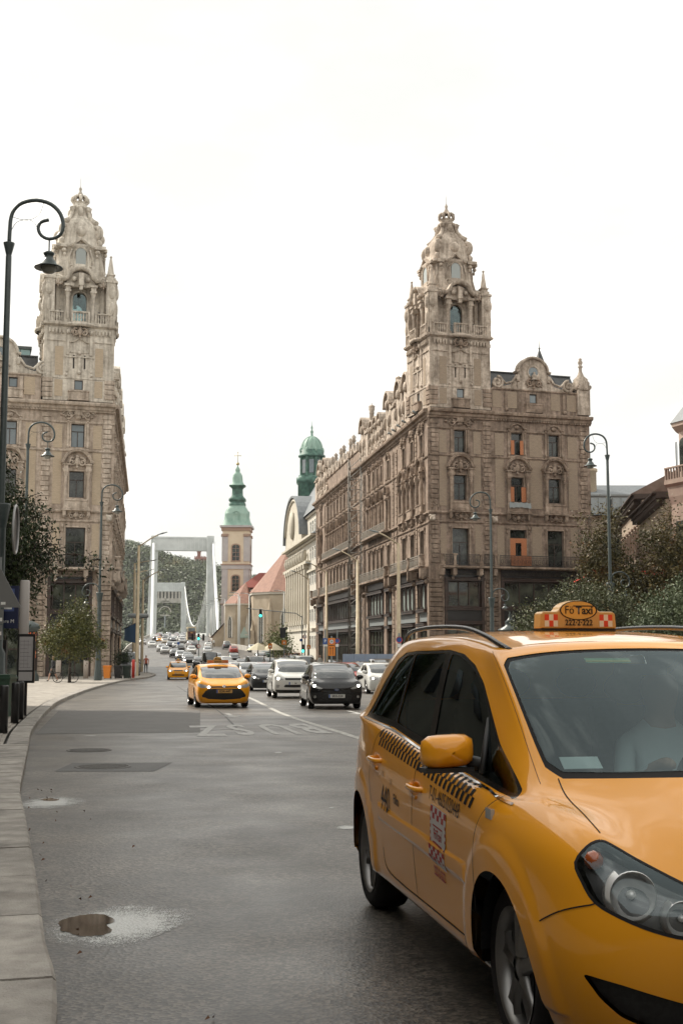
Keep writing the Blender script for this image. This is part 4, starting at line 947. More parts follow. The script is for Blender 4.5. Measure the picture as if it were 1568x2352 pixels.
  # deck girder and parapets
ys=[430,500,560,620,700,780,860,940,1010]
for side,off,nm in((-1,0,'parapet'),(1,0,'parapet')):
 m=MB()
 for a,b in zip(ys[:-1],ys[1:]):
  def cl(y):t=(y-560)/340;c=Vector((-73.3,560,0))+(Vector((-127.8,900,0))-Vector((-73.3,560,0)))*t;return c
  A=cl(a)+BN*side*12.7;B=cl(b)+BN*side*12.7
  for z0,z1 in((-2.2,.25),(.25,1.15)):
   th=.3 if z0<0 else .05
   v=[w2((p.x+BN.x*o,p.y+BN.y*o,gz(p.y)+z))for p in(A,B)for o in(-th,th)for z in(z0,z1)]
   m.add(v,[(0,1,3,2),(4,6,7,5),(0,4,5,1),(2,3,7,6),(1,5,7,3),(0,2,6,4)])
 m.build(nm,[M_BRW],bridge)
m=MB();v=[];
for y in ys:
 c=cl(y);
 for o in(-13,13):p=c+BN*o;v.append(w2((p.x,p.y,gz(p.y)-.02)))
m.add(v,[(2*i,2*i+1,2*i+3,2*i+2)for i in range(len(ys)-1)]);m.build('deck',[M_ROAD],bridge)
# approach ramp: embankment walls under the roadway sheet, from the church to the bridge
M_RAMP=mat('ramp_stone',(.36,.34,.30),.8,col2=(.44,.42,.38),scale=.4)
def road_edge(y):
 a,b=rx(y);return a,b
m=MB();Ysr=[215,235,250,275,300,350,400,440,480,560]
for side in(0,1):
 for a,b in zip(Ysr[:-1],Ysr[1:]):
  xa,xb=road_edge(a)[side],road_edge(b)[side];o=.25 if side else-.25
  v=[(xa,a,-3),(xa+o,a,-3),(xa,a,gz(a)+.95),(xa+o,a,gz(a)+.95),(xb,b,-3),(xb+o,b,-3),(xb,b,gz(b)+.95),(xb+o,b,gz(b)+.95)]
  m.add(v,[(0,2,6,4),(1,5,7,3),(2,3,7,6)])
rw=m.build('ramp_wall',[M_RAMP]);tag(rw,'pale stone wall carrying the approach road up to the bridge','wall')
# bridge lamps along the right of the ramp and the bridge
def tall_lamp(x,y,z,h,m_,hd=1,arm=1.2,r=.11,name='street_lamp',label='',group=None,ang=0.,both=False):
 t=thing(name,label,'lamp',(x,y,z),ang,group)
 q=MB();q.tube([(0,0,0),(0,0,h*.5),(0,0,h)],[r*1.3,r,r*.7],8);q.build('pole',[m_],t,fix=False)
 for s_ in((1,-1)if both else(hd,)):
  q=MB();q.tube([(0,0,h-.05),(s_*arm*.4,0,h+.1),(s_*arm,0,h+.18)],r*.45,6);q.build('arm',[m_],t,fix=False)
  q=MB();q.cbox((s_*(arm+.4),0,h+.2),(.9,.3,.12));q.build('lamp_head',[M_LEAD],t)
 return t
M_POLEW=mat('pole_grey',(.50,.51,.49),.5);M_POLEY=mat('pole_cream',(.42,.34,.22),.55,col2=(.50,.41,.28),scale=3)
for k,y in enumerate([255,285,320,360,405,450,500,560,620,680,750]):
 c=rx(y)[1]if y<560 else rx(560)[1]-.16*(y-560);tall_lamp(c+.3,y,gz(y),11,M_POLEW,-1,1.5,.13,label='slim grey lamp post right of the bridge road, %s one beyond the church'%['first','second','third','fourth','fifth','sixth','seventh','eighth','ninth','tenth','eleventh'][k],group='lamp posts along the bridge approach')
for k,(px,y)in enumerate([(-22.3,265),(-20.2,268),(-7.6,228),(-10.9,232)]):
 tall_lamp(px,y,-1.1,14.0 if k<2 else 13,M_POLEW,-1,1.1,.14,label=['grey lamp post left of the church chapel','tall grey lamp post in front of the church tower','grey lamp post before the church wall beside the bank','left one of the two grey lamp posts before the church wall'][k])
 # ================================================================ hill with woods
def hill_h(x,y):
 base=np.interp(x,[-900,-450,-330,-235,-205,-190,-165,-140,-118,-85,-20,150,500,900],[60,95,118,108,104,97,89,84,76,70,52,40,30,25])
 base-=8;t=min(max((y-1000)/220,0),1);s_=t*t*(3-2*t)
 return-5+(base+5)*s_+4*mnoise.noise(Vector((x*.03,y*.03,0)))*s_
m=MB();xs=list(range(-900,901,30));yy=list(range(985,1560,25));v=[(x,y,hill_h(x,min(y,1250))*(1 if y<1300 else max(0,1-(y-1300)/600)))for y in yy for x in xs];n=len(xs)
m.add(v,[(j*n+i,j*n+i+1,(j+1)*n+i+1,(j+1)*n+i)for j in range(len(yy)-1)for i in range(n-1)],smooth=True)
M_WOODF=mat('wood_floor',(.03,.036,.02),.9)
h=m.build('hill',[M_WOODF],fix=False);h['kind']='structure'
# water of the river
m=MB();m.add([(-900,570,-3.5),(900,570,-3.5),(900,990,-3.5),(-900,990,-3.5)],[(0,1,2,3)]);o=m.build('river',[mat('river_water',(.06,.075,.06),.12,bump=.2,bscale=.4)],fix=False);o['kind']='structure'
# woods: one mass of leaf clumps on the hillside
def leaf_mat(name,a,b,c=None,sc=.35,var=.35):
 m=bpy.data.materials.new(name);m.use_nodes=True;t=m.node_tree;N=t.nodes;L=t.links;p=N['Principled BSDF']
 g=N.new('ShaderNodeNewGeometry');n=N.new('ShaderNodeTexNoise');n.inputs['Scale'].default_value=sc;n.inputs['Detail'].default_value=3;L.new(g.outputs['Position'],n.inputs['Vector'])
 r=N.new('ShaderNodeValToRGB');r.color_ramp.elements[0].position=.36;r.color_ramp.elements[1].position=.62;r.color_ramp.elements[0].color=(*a,1);r.color_ramp.elements[1].color=(*b,1)
 if c:e_=r.color_ramp.elements.new(.72);e_.color=(*c,1)
 L.new(n.outputs['Fac'],r.inputs[0])
 rnd_=N.new('ShaderNodeMix');rnd_.data_type='RGBA';rnd_.blend_type='MULTIPLY';rnd_.inputs[0].default_value=1
 r2=N.new('ShaderNodeMapRange');r2.inputs['To Min'].default_value=1-var;r2.inputs['To Max'].default_value=1+var;L.new(g.outputs['Random Per Island'],r2.inputs[0])
 L.new(r.outputs[0],rnd_.inputs[6]);L.new(r2.outputs[0],rnd_.inputs[7]);L.new(rnd_.outputs[2],p.inputs['Base Color']);p.inputs['Roughness'].default_value=.55
 p.inputs['Specular IOR Level'].default_value=.35
 return m
M_WOODS=leaf_mat('hill_foliage',(.055,.078,.042),(.095,.118,.055),(.22,.17,.07),sc=.02,var=.12)
def woods():
 V=[];Fc=[]
 q=random.Random(3)
 for k in range(5200):
  x=q.uniform(-330,60);y=995+255*q.random()**.8
  if not(-215<x<-60)and q.random()<.55:continue
  z=hill_h(x,min(y,1250));
  # keep the terrace and the grotto arch clear
  if-172<x<-141 and y<1112 and 36<z<54:continue
  r_=q.uniform(3.0,6.2);cz=z+r_*.9
  for _ in range(34):
   a=q.uniform(0,6.28);u=q.uniform(-.4,1);s_=math.sqrt(1-u*u);rr=r_*q.uniform(.75,1.05)
   p=Vector((x+rr*s_*math.cos(a),y+rr*s_*math.sin(a)*.9,cz+rr*u*1.05));nrm=Vector((s_*math.cos(a),s_*math.sin(a),u*1.1)).normalized();nrm=(nrm+Vector((q.uniform(-.5,.5),q.uniform(-.5,.5),q.uniform(-.3,.6)))).normalized()
   t=nrm.orthogonal().normalized();b=nrm.cross(t);w_=q.uniform(.7,1.4);i=len(V)
   V.extend([p+t*w_,p+b*w_*.8,p-t*w_,p-b*w_*.8]);Fc.append((i,i+1,i+2,i+3))
 me=bpy.data.meshes.new('hill_woods');me.from_pydata([tuple(v)for v in V],[],Fc);me.materials.append(M_WOODS);o=mkobj('hill_woods',me);o['kind']='stuff'
 tag(o,'dense green wood covering the hillside behind the bridge','wood')
woods()
# red brick castle on the hill
M_RBR=mat('red_brick',(.24,.085,.06),.85,col2=(.31,.13,.09),scale=.5)
cs=thing('castle_tower','red brick battlemented castle tower rising from the wooded hill','castle',(-150,1300,66))
def crenel(m,x0,y0,x1,y1,z,n,h=1.6,d=.8):
 for i in range(n):
  a=x0+(x1-x0)*(i+.1)/n;b=x0+(x1-x0)*(i+.65)/n;m.box(a,y0,z,b,y0+d,z+h);m.box(a,y1-d,z,b,y1,z+h)
m=MB();m.box(-5.4,-5.4,0,5.4,5.4,27.5);m.build('wall',[M_RBR],cs)
m=MB();m.box(-6.2,-6.2,27.5,6.2,6.2,29.2);crenel(m,-6.2,-6.2,6.2,6.2,29.2,7);m.build('battlement',[M_RBR],cs)
m=MB();m.lathe([(1.9,27),(1.9,35),(2.5,35.5),(2.5,37.2)],12,(-2.0,0,0));crenel(m,-4.3,-2.2,.3,2.2,37.2,4,1.2,.6);m.build('turret',[M_RBR],cs)
m=MB();m.box(-5.55,-5.55,22.5,5.55,5.55,23.3);m.build('string_course',[M_RAMP],cs)
for zz,n_ in((24.2,4),(18.5,2),(12.5,2)):
 for i in range(n_):
  x=-4.1+8.2*i/(n_-1);wo=mkobj('window',pmesh('castle_window',lambda:MB().box(-.75,-.12,-.1,.75,.1,1.9),[M_RAMP]),cs,loc=(x,-5.4,zz));mkobj('pane',pmesh('castle_pane',lambda:MB().box(-.5,-.16,.1,.5,-.1,1.7),[M_WGLASS]),wo)
  # colonnade terrace with statue
cn=thing('colonnade','pale stone colonnade and terrace with statue on the hillside','monument',(-156.5,1098,40))
for i in range(8):mkobj('column',pmesh('terrace_column',lambda:MB().box(-.75,-.6,0,.75,.6,7.6),[M_RAMP]),cn,loc=(-11+22*i/7,0,4.2))
m=MB();m.box(-12.4,-1.0,11.8,12.4,1.2,13.4);m.build('lintel',[M_RAMP],cn);m=MB();m.box(-12.2,-1.4,0,12.2,4,4.2);m.build('terrace_wall',[M_RAMP],cn)
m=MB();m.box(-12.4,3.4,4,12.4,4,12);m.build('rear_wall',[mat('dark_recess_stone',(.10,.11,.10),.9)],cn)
m=MB();m.ball((-1.5,-2,4.2),1,8,6,sc=(1.0,.8,2.6));m.ball((-1.5,-2,7.2),.6,8,6);m.ball((-3,-2,2.6),1,7,5,sc=(1.6,.9,1.5));m.ball((.6,-2,2.4),1,7,5,sc=(1.6,.9,1.4));m.build('statue',[M_RAMP],cn,fix=False)
gr=thing('waterfall_arch','stone arch around the waterfall at the foot of the hill','monument',(-149,1035,26))
m=MB();m.sweepxz([(x,z)for x,z in arc(0,3.5,4.6,175,5,12,5)],[(0,0),(0,-1.2),(.7,-1.2),(.7,0)]);m.build('arch',[M_RAMP],gr);m=MB();m.box(-4,-1,1.0,4,0,2.0);m.build('balustrade',[M_RAMP],gr)
m=MB();m.box(-.6,-1.4,-9,.6,-.9,1.0);m.build('water_fall',[mat('falling_water',(.24,.27,.28),.3)],gr)
# ================================================================ church
M_CREAM=mat('cream_plaster',(.62,.52,.385),.85,col2=(.68,.58,.44),scale=.6);M_LILAC=mat('grey_pilaster',(.42,.40,.40),.85,col2=(.48,.46,.45),scale=.7)
M_COP=mat('green_copper',(.17,.29,.235),.6,col2=(.28,.41,.345),scale=.9,stretch=(1,1,.35),lo=.3,hi=.6);M_COPD=mat('dark_copper',(.03,.075,.058),.6,col2=(.10,.21,.165),scale=1.1)
M_TILE=mat('roof_tiles_red',(.30,.165,.12),.8,col2=(.24,.13,.095),scale=1.4,bump=.4,bscale=6)
M_RUB=mat('rubble_stone',(.36,.29,.21),.9,col2=(.45,.375,.28),scale=.55,bump=.4,bscale=2.5);M_RUBT=mat('church_trim',(.50,.46,.39),.85)
M_SURR=mat('window_surround_pink',(.36,.25,.19),.85)
ct=thing('church_tower','cream baroque church tower with green copper spire and gold cross','church tower',(-26.0,303,-1.3))
H_=3.3
def arched_window(par,x,y,z,w_,h,surr,pane,rz=0.):
 m=MB();pts=[(-w_/2,0),(w_/2,0)]+arc(0,h-w_/2*.55,w_/2,0,180,8,w_/2*.55)
 m.sweepxz([(-w_/2,0)]+[(a,b)for a,b in arc(0,h-w_/2*.55,w_/2,180,0,8,w_/2*.55)]+[(w_/2,0)],[(0,.03),(0,-.12),(.3,-.12),(.3,.03)]);m.box(-w_/2-.35,-.16,-.25,w_/2+.35,.02,0)
 o=m.build('window',[surr],par,M=MAT((x,y,z),rz=rz));m=MB();m.prism(pts,-.04,.0);m.box(-.04,-.07,0,.04,-.03,h-.1,1);[m.box(-w_/2,-.07,h*k,w_/2,-.03,h*k+.07,1)for k in(.25,.5,.75)]
 mkobj('pane',m.mesh('pane',[pane,M_SURR]),o)
m=MB();m.box(-H_,-H_,0,H_,H_,31.2);m.build('wall',[M_CREAM],ct)
for k in range(4):
 a=k*math.pi/2
 for z0,z1 in((1.4,13.2),(14,21.9),(23.6,30.0)):
  for s_ in(-1,1):
   m=MB();m.box(s_*2.6-.68,-.16,z0,s_*2.6+.68,0,z1);mkobj('pilaster',m.fixed('pilaster',[M_LILAC]),ct,M=Matrix.Rotation(a,4,'Z')@Matrix.Translation((0,-H_,0)))
 for s_ in(-1,1):
  m=MB();[m.ball((s_*2.6-.5+j*.33,-.2,29.9),.25,6,4)for j in range(4)];m.box(s_*2.6-.8,-.3,30.1,s_*2.6+.8,0,30.4);mkobj('capital',m.mesh('capital',[M_SURR]),ct,M=Matrix.Rotation(a,4,'Z')@Matrix.Translation((0,-H_,0)))
 if k<2 or k==3:
  pass
 R_=Matrix.Rotation(a,4,'Z')
 p=R_@Vector((0,-H_,0));arched_window(ct,p.x,p.y,23.8,1.75,3.9,M_SURR,M_WGLASS,a);arched_window(ct,p.x,p.y,16.3,1.7,3.8,M_SURR,M_WGLASS,a)
for z0,z1,e_,mm in((13.2,14,.3,M_LILAC),(13.05,13.2,.4,M_SURR),(21.7,22.7,.25,M_LILAC),(22.7,22.95,.42,M_SURR),(31.2,32.0,.3,M_SURR),(32.0,32.5,.65,M_LILAC)):
 m=MB();m.box(-H_-e_,-H_-e_,z0,H_+e_,H_+e_,z1);m.build('cornice',[mm],ct)
def sq_lathe(m,prof,n=24,pw=4.,mi=0,c=(0,0)):
 vs_=[]
 for r_,z in prof:
  for i in range(n):
   a=2*math.pi*(i+.5)/n;c_,s_=math.cos(a),math.sin(a);k=(abs(c_)**pw+abs(s_)**pw)**(-1/pw);vs_.append((c[0]+r_*k*c_,c[1]+r_*k*s_,z))
 m.add(vs_,[(j*n+i,j*n+(i+1)%n,(j+1)*n+(i+1)%n,(j+1)*n+i)for j in range(len(prof)-1)for i in range(n)],mi,True);return m
m=MB();sq_lathe(m,[(4.0,32.5),(3.75,32.8),(3.2,33.9),(2.95,35.2),(3.0,35.5),(2.85,35.7),(2.75,36.4),(2.3,37.2),(1.95,37.5),(1.95,37.7)],28,5);m.build('lower_dome',[M_COP],ct,fix=False)
m=MB();sq_lathe(m,[(2.05,37.7),(2.05,38.3),(1.8,38.4),(1.8,38.7),(2.1,38.9),(2.1,39.4),(1.7,39.8),(1.35,40.4),(1.3,41.8),(1.55,42.3),(2.0,42.6),(2.05,42.8)],24,5);m.build('lantern',[M_COPD],ct,fix=False)
m=MB();sq_lathe(m,[(2.0,42.8),(1.6,43.2),(1.3,43.8),(1.25,44.6),(1.15,45.4),(.8,46.0),(.55,46.2),(.55,46.5),(.6,46.7),(.45,47.2),(.2,47.6),(.07,48.0)],20,4);m.build('spire',[M_COP],ct,fix=False)
m=MB();m.ball((0,0,48.35),.42,10,7);m.tube([(0,0,48.6),(0,0,51.2)],.07,6);m.tube([(-.65,0,50.4),(.65,0,50.4)],.07,6);[m.ball(p,.14,6,4)for p in((-.7,0,50.4),(.7,0,50.4),(0,0,51.25))];m.build('cross',[mat('gilt',(.42,.34,.18),.35,metal=.6)],ct,fix=False)
for k in range(4):
 p=Matrix.Rotation(k*math.pi/2,4,'Z')@Vector((0,-2.85,35.5));m=MB();m.ball((0,0,0),.55,12,8,sc=(1,.4,1));m.tube([(x,-.12,z)for x,z in arc(0,0,.62,0,360,14)[:-1]],.1,5,closed=True);m.tube([(-1.4,0,-.1),(-.8,-.05,.2),(0,-.1,.75),(.8,-.05,.2),(1.4,0,-.1)],.1,5);mkobj('dormer',m.mesh('dormer',[M_COP]),ct,M=MAT(tuple(p),rz=k*math.pi/2))
ch=thing('church','old rubble stone church with steep red tiled roofs beside its tower','church',(-22,285,-1.3))
def W_(x,y,z):return(x+22,y-285,z+1.3)
# chancel (large polygonal apse, right) and chapel (left)
def poly_wall(pts,z0,z1,name,mt,par,org):
 m=MB();n=len(pts)
 m.add([(x-org[0],y-org[1],z0-org[2])for x,y in pts]+[(x-org[0],y-org[1],z1-org[2])for x,y in pts],[(i,(i+1)%n,n+(i+1)%n,n+i)for i in range(n)]+[tuple(range(n,2*n))]);return m.build(name,[mt],par)
def poly_roof(pts,z0,apex,name,mt,par,org,ov=.5):
 c=sum((Vector((*p,0))for p in pts),Vector())/len(pts);m=MB();n=len(pts)
 P_=[(p[0]+(p[0]-c.x)*.05,p[1]+(p[1]-c.y)*.05)for p in pts]
 A_=apex if isinstance(apex[0],(tuple,list))else[apex]
 v=[(x-org[0],y-org[1],z0-org[2])for x,y in P_]+[(a[0]-org[0],a[1]-org[1],a[2]-org[2])for a in A_]
 fs=[]
 near_a=[min(range(len(A_)),key=lambda k:(A_[k][0]-p[0])**2+(A_[k][1]-p[1])**2)for p in P_]
 for i in range(n):
  j=(i+1)%n
  if near_a[i]==near_a[j]:fs.append((i,j,n+near_a[i]))
  else:fs.append((i,j,n+near_a[j],n+near_a[i]))
 m.add(v,fs);return m.build(name,[mt],par)
OR=(-22,285,-1.3)
ap=[(-21.3,286),(-20.2,279),(-16.0,274.5),(-9.5,274),(-4,278),(-4,300),(-21.3,300)]
poly_wall(ap,-1.4,13.2,'wall',M_RUB,ch,OR);poly_wall([(x*1.0+(x+12.6)*.03,y+(y-286)*.03)for x,y in ap],13.2,13.7,'eaves',M_RUBT,ch,OR)
poly_roof(ap,13.7,[(-12.0,286,25.5),(-12.0,297,25.5)],'roof',M_TILE,ch,OR)
cp=[(-27.6,288),(-27.0,284.5),(-24.5,282.5),(-21.3,283),(-21.3,294),(-27.6,294)]
poly_wall(cp,-1.4,11.0,'wall',M_RUB,ch,OR);poly_wall([(x+(x+24.4)*.05,y+(y-288)*.05)for x,y in cp],11.0,11.35,'eaves',M_RUBT,ch,OR);poly_roof(cp,11.35,(-22.6,289,16.6),'roof',M_TILE,ch,OR)
poly_roof([(-24,292),(-8,292),(-8,302),(-24,302)],15.5,[(-20,297,19.3),(-9,297,19.3)],'rear_roof',mat('rear_tiles',(.22,.055,.04),.8),ch,OR)
m=MB();q0=[(-29.6,288,3.6),(-27.4,288,7.0)];m.add([W_(-30.2,287,-1.4),W_(-27.4,287,-1.4),W_(-27.4,287,6.8),W_(-30.2,287,3.6),W_(-30.2,294,-1.4),W_(-27.4,294,-1.4),W_(-27.4,294,6.8),W_(-30.2,294,3.6)],[(0,1,2,3),(0,3,7,4),(3,2,6,7)]);m.build('lean_to_wall',[M_RUB],ch)
m=MB();m.add([W_(-30.8,286.6,3.5),W_(-27.2,286.6,7.2),W_(-27.2,294,7.2),W_(-30.8,294,3.5)],[(0,1,2,3)]);m.build('lean_to_roof',[M_TILE],ch)
def gothic(par,x,y,z,w_,h,rz):
 pts=[(-w_/2,0),(w_/2,0),(w_/2,h*.78),(w_*.28,h*.92),(0,h),(-w_*.28,h*.92),(-w_/2,h*.78)]
 m=MB();m.prism(pts,-.02,.04);m.box(-.05,-.08,0,.05,-.02,h*.85,1);o=m.build('window',[M_WGLASS,M_RUBT],par,M=MAT((x,y,z),rz=rz))
 m=MB();m.sweepxz([(w_/2,0),(w_/2,h*.78),(w_*.28,h*.92),(0,h)],[(0,.05),(0,-.1),(-.35,-.16),(-.35,.05)]);m.sweepxz([(0,h),(-w_*.28,h*.92),(-w_/2,h*.78),(-w_/2,0)],[(0,.05),(0,-.1),(-.35,-.16),(-.35,.05)]);mkobj('frame',m.fixed('frame',[M_RUBT]),o)
a0=math.atan2(282.5-284.5,-24.5+27.0);gothic(ch,*W_(-25.7,283.4,3.5),1.0,4.9,a0)
a1=math.atan2(274.5-279,-16.0+20.2);gothic(ch,*W_(-18.1,276.7,2.2),1.4,7.8,a1);gothic(ch,*W_(-12.7,274.2,2.2),1.4,7.8,-.03)
for(x,y,rz_,h_)in((-21.6,282.2,0,8.0),(-20.2,278.6,0,6.4),(-16,274,0,11),(-9.6,273.6,0,11)):
 m=MB();m.box(-.55,-.9,0,.55,.9,h_*.7);m.box(-.4,-.6,h_*.7,.4,.6,h_);m.lathe([(.5,h_),(.3,h_+.9),(.05,h_+2.4)],4);m.build('buttress',[M_RUBT if x>-22 and h_>7.9 and y>280 else M_RUB],ch,loc=W_(x,y,-1.3))
m=MB();m.box(-1.3,-.5,4.7,1.3,.3,5.0);m.add([(-1.1,-.4,5),(1.1,-.4,5),(0,.4,7.4)],[(0,1,2)]);m.build('copper_lean_to',[mat('pale_copper',(.30,.37,.32),.7)],ch,loc=W_(-22.3,281.6,-1.3))
m=MB();[m.box(k*.42-8,0,0,k*.42-7.94,.06,1.1)for k in range(48)];m.box(-8,-.01,1.05,12,.07,1.12);fn=m.build('railing',[mat('railing_pale',(.45,.44,.42),.6)],None,loc=(-18.5,268,-1.25));tag(fn,'pale metal railing in front of the church','railing')
# ================================================================ bank building with copper lantern dome
M_BK=mat('bank_stone',(.46,.42,.34),.85,col2=(.54,.50,.42),scale=.4);M_BKP=mat('bank_plaster',(.50,.47,.41),.85,col2=(.56,.53,.46),scale=.5);M_BSL=mat('bank_slate',(.13,.145,.155),.55,col2=(.17,.185,.195),scale=2.)
a2=math.atan2(.9877,-.1566)
bk=thing('bank_building','cream stone office block with arched gable and mansard roof beyond the right palace','building',(-3.9,197,-1.3),a2-math.pi)
# local: x towards camera along street (so far = negative x), front -y faces the street(left)
BF=Facade(bk,(0,0,0),0.,-1)
FR=Facade(bk,(0,0,0),math.pi/2,1)
Zb=lambda z:z+1.3
def simple_window(FF,t,z,w_,h,par,blind=None,mm=None,frame=None):
 o=FF.put(pmesh(('bank_window',w_,h),window_me(w_,h,.4,1,.09),[frame or M_WHITE]),'window',t,Zb(z),.02,par)
 mkobj('pane',pmesh(('bank_pane',w_,h),lambda:MB().box(-w_/2+.03,.03,.03,w_/2-.03,.05,h-.03),[mm or M_WGLASS]),o)
 if blind:mkobj('blind',pmesh(('blind',w_,h,blind),lambda:MB().box(-w_/2+.06,-.04,h*(1-blind),w_/2-.06,.0,h-.02),[mat('rust_blind',(.17,.04,.025),.7)]),o)
LB=42.
m=MB();m.add([(0,0,0),(-LB,0,0),(-LB,16,0),(0,16,0),(0,0,25.2),(-LB,0,25.2),(-LB,16,25.2),(0,16,25.2)],[(0,1,5,4),(1,2,6,5),(2,3,7,6),(3,0,4,7),(4,5,6,7)]);m.build('wall',[M_BKP],bk)
# camera-facing wall lies on x=0; windows on it
for z,bl in((20.0,.55),(15.3,0),(10.3,.4),(5.4,1.0)):simple_window(FR,1.9+1.4,z,1.45,2.1 if z>6 else 2.4,bk,bl)
for z,bl in((20.0,0),(15.3,.3),(10.3,0),(5.4,.5)):simple_window(FR,7.0,z,1.45,2.1 if z>6 else 2.4,bk,bl)
for z in(18.9,23.3,13.9,4.2):m=MB();m.box(-LB-.3,-.35,Zb(z),.35,16,Zb(z)+.35);m.build('cornice',[M_BK],bk)
m=MB();m.box(-LB-.6,-1.2,Zb(19.4),.7,16,Zb(19.75));m.box(-LB-.4,-.9,Zb(15.4),-8,0,Zb(15.9));m.build('eaves_cornice',[M_BK],bk)
for k in range(9):
 BF.put(pmesh('giant_pilaster',lambda:MB().box(-.5,-.75,0,.5,0,10.2).box(-.65,-.9,9.5,.65,0,10.2).box(-.62,-.85,0,.62,0,.8),[M_BK]),'pilaster',11.5+3.4*k,Zb(5.2))
 if k<8:
  for z in(6.2,10.6):BF.put(pmesh(('bank_window',1.5,3.2),window_me(1.5,3.2),[M_WHITE]),'window',13.2+3.4*k,Zb(z),-.1)
for t in(2.2,5.2,8.0):
 for z in(1.2,5.6,8.6,11.8,15.9,20.3):BF.put(pmesh(('bank_window2',1.3,2.1),lambda:window_me(1.3,2.1)().box(-.6,.02,.03,.6,.04,2.05,1),[M_WHITE,M_WGLASS]),'window',t,Zb(z),-.06)
for k in range(8):BF.put(pmesh('urn',lambda:MB().lathe([(.3,0),(.5,.5),(.62,1.1),(.4,1.6),(.5,1.8),(.2,2.0)],10),[M_BK]),'urn',12+3.6*k,Zb(16.0),-.7)
m=MB();m.prism([(-12.4,0),(12.4,0)]+arc(0,1,12.2,4,176,16,7.6),-1.0,.6);BF.put(m.fixed('arched_gable',[M_BK]),'arched_gable',25,Zb(19.7),0)
m=MB();m.prism(arc(0,1,12.7,0,180,18,8.05)+arc(0,1,12.3,180,0,18,7.7),-1.5,4.5);BF.put(m.fixed('gable_roof',[M_BSL]),'gable_roof',25,Zb(19.7),0)
m=MB();m.ball((0,-1.2,3.5),1,8,6,sc=(2.4,.6,2.6));m.tube([(x,-1.1,z+1)for x,z in arc(0,0,11.4,10,170,16,7.0)],.25,5);BF.put(m.mesh('gable_relief',[M_BK]),'relief',25,Zb(19.9),0)
# mansard: slate skirt then steep hip
m=MB()
def ring(e_,z):return[(-LB-e_,-e_,z),(e_,-e_,z),(e_,16+e_,z),(-LB-e_,16+e_,z)]
R1,R2,R3,R4=ring(.7,Zb(23.7)),ring(-.6,Zb(26.2)),ring(-.9,Zb(26.6)),ring(-5.0,Zb(33.5))
vv=R1+R2+R3+R4;m.add(vv,[(4*j+i,4*j+(i+1)%4,4*(j+1)+(i+1)%4,4*(j+1)+i)for j in range(3)for i in range(4)]+[(12,13,14,15)]);m.build('mansard_roof',[M_BSL],bk)
for z in(19.75,):m=MB();m.add([(.9,-.9,Zb(z)),(-10,-.9,Zb(z)),(-10,.4,Zb(z)+1.2),(-.3,.4,Zb(z)+1.2),(.9,16,Zb(z)),(-.3,16,Zb(z)+1.2)],[(0,1,2,3),(0,3,5,4)]);m.build('slate_skirt',[M_BSL],bk)
m=MB();m.box(-1.4,-1.0,Zb(3.9),.9,9,Zb(4.4));[m.lathe([(.12,0),(.2,.3),(.1,.8),(.14,1.0)],6,(.7,.3+k*.5,Zb(4.4)))for k in range(16)];m.box(.5,0,Zb(5.35),.9,9,Zb(5.55));m.build('balcony',[M_BK],bk)
m=MB();m.box(.02,1.0,Zb(.2),.12,5.5,Zb(3.7));m.build('shop_opening',[M_DARK],bk);m=MB();m.box(.12,.4,Zb(2.2),.35,1.8,Zb(3.6));m.build('shop_sign',[M_LEAD],bk)
# copper lantern dome
cd=thing('copper_dome_tower','green copper lantern tower with ribbed dome above the slate roof','tower',(-5.7,232,20))
zz_=lambda z:z-20
m=MB();sq_lathe(m,[(2.6,0),(2.6,zz_(32.4)),(2.9,zz_(32.6)),(2.9,zz_(33.4)),(2.5,zz_(33.6)),(2.5,zz_(33.9))],24,7);m.build('base',[M_COPD],cd,fix=False)
m=MB();m.lathe([(2.0,zz_(33.9)),(2.0,zz_(37.6))],16);m.build('drum',[M_COPD],cd,fix=False)
for k in range(8):
 a=(k+.5)*math.pi/4;m=MB();m.cbox((0,-2.15,zz_(35.7)),(.42,.42,3.7));m.build('pillar',[M_COPD],cd,M=Matrix.Rotation(a,4,'Z'));m=MB();m.box(-.45,-2.08,zz_(34.4),.45,-1.9,zz_(37.0));o=m.build('window',[M_WSKY],cd,M=Matrix.Rotation(k*math.pi/4,4,'Z'))
 m=MB();m.ball((0,-2.25,zz_(38.9)),.3,6,4,sc=(1,1,1.7));m.build('bracket',[M_COP],cd,M=Matrix.Rotation(a,4,'Z'),fix=False)
m=MB();m.lathe([(2.2,zz_(37.5)),(2.6,zz_(37.7)),(2.6,zz_(37.95)),(2.3,zz_(38.1)),(2.35,zz_(38.9)),(2.15,zz_(39.0))],24);m.build('cornice',[M_COPD],cd,fix=False)
m=MB();m.lathe([(2.15,zz_(38.9))]+[(2.1*math.cos(R(t)),zz_(38.95)+2.75*math.sin(R(t)))for t in(10,22,35,48,60,72,82)]+[(.25,zz_(41.9)),(.2,zz_(42.3)),(.35,zz_(42.6)),(.1,zz_(43.0)),(.22,zz_(43.4)),(.05,zz_(43.9)),(.02,zz_(44.8))],24);m.build('dome',[M_COP],cd,fix=False)
for k in range(12):
 a=k*math.pi/6;m=MB();m.tube([(2.13*math.cos(R(t))*math.cos(a),2.13*math.cos(R(t))*math.sin(a),zz_(38.97)+2.78*math.sin(R(t)))for t in(5,20,35,50,65,80)],.06,4);m.build('rib',[M_COP],cd,fix=False)
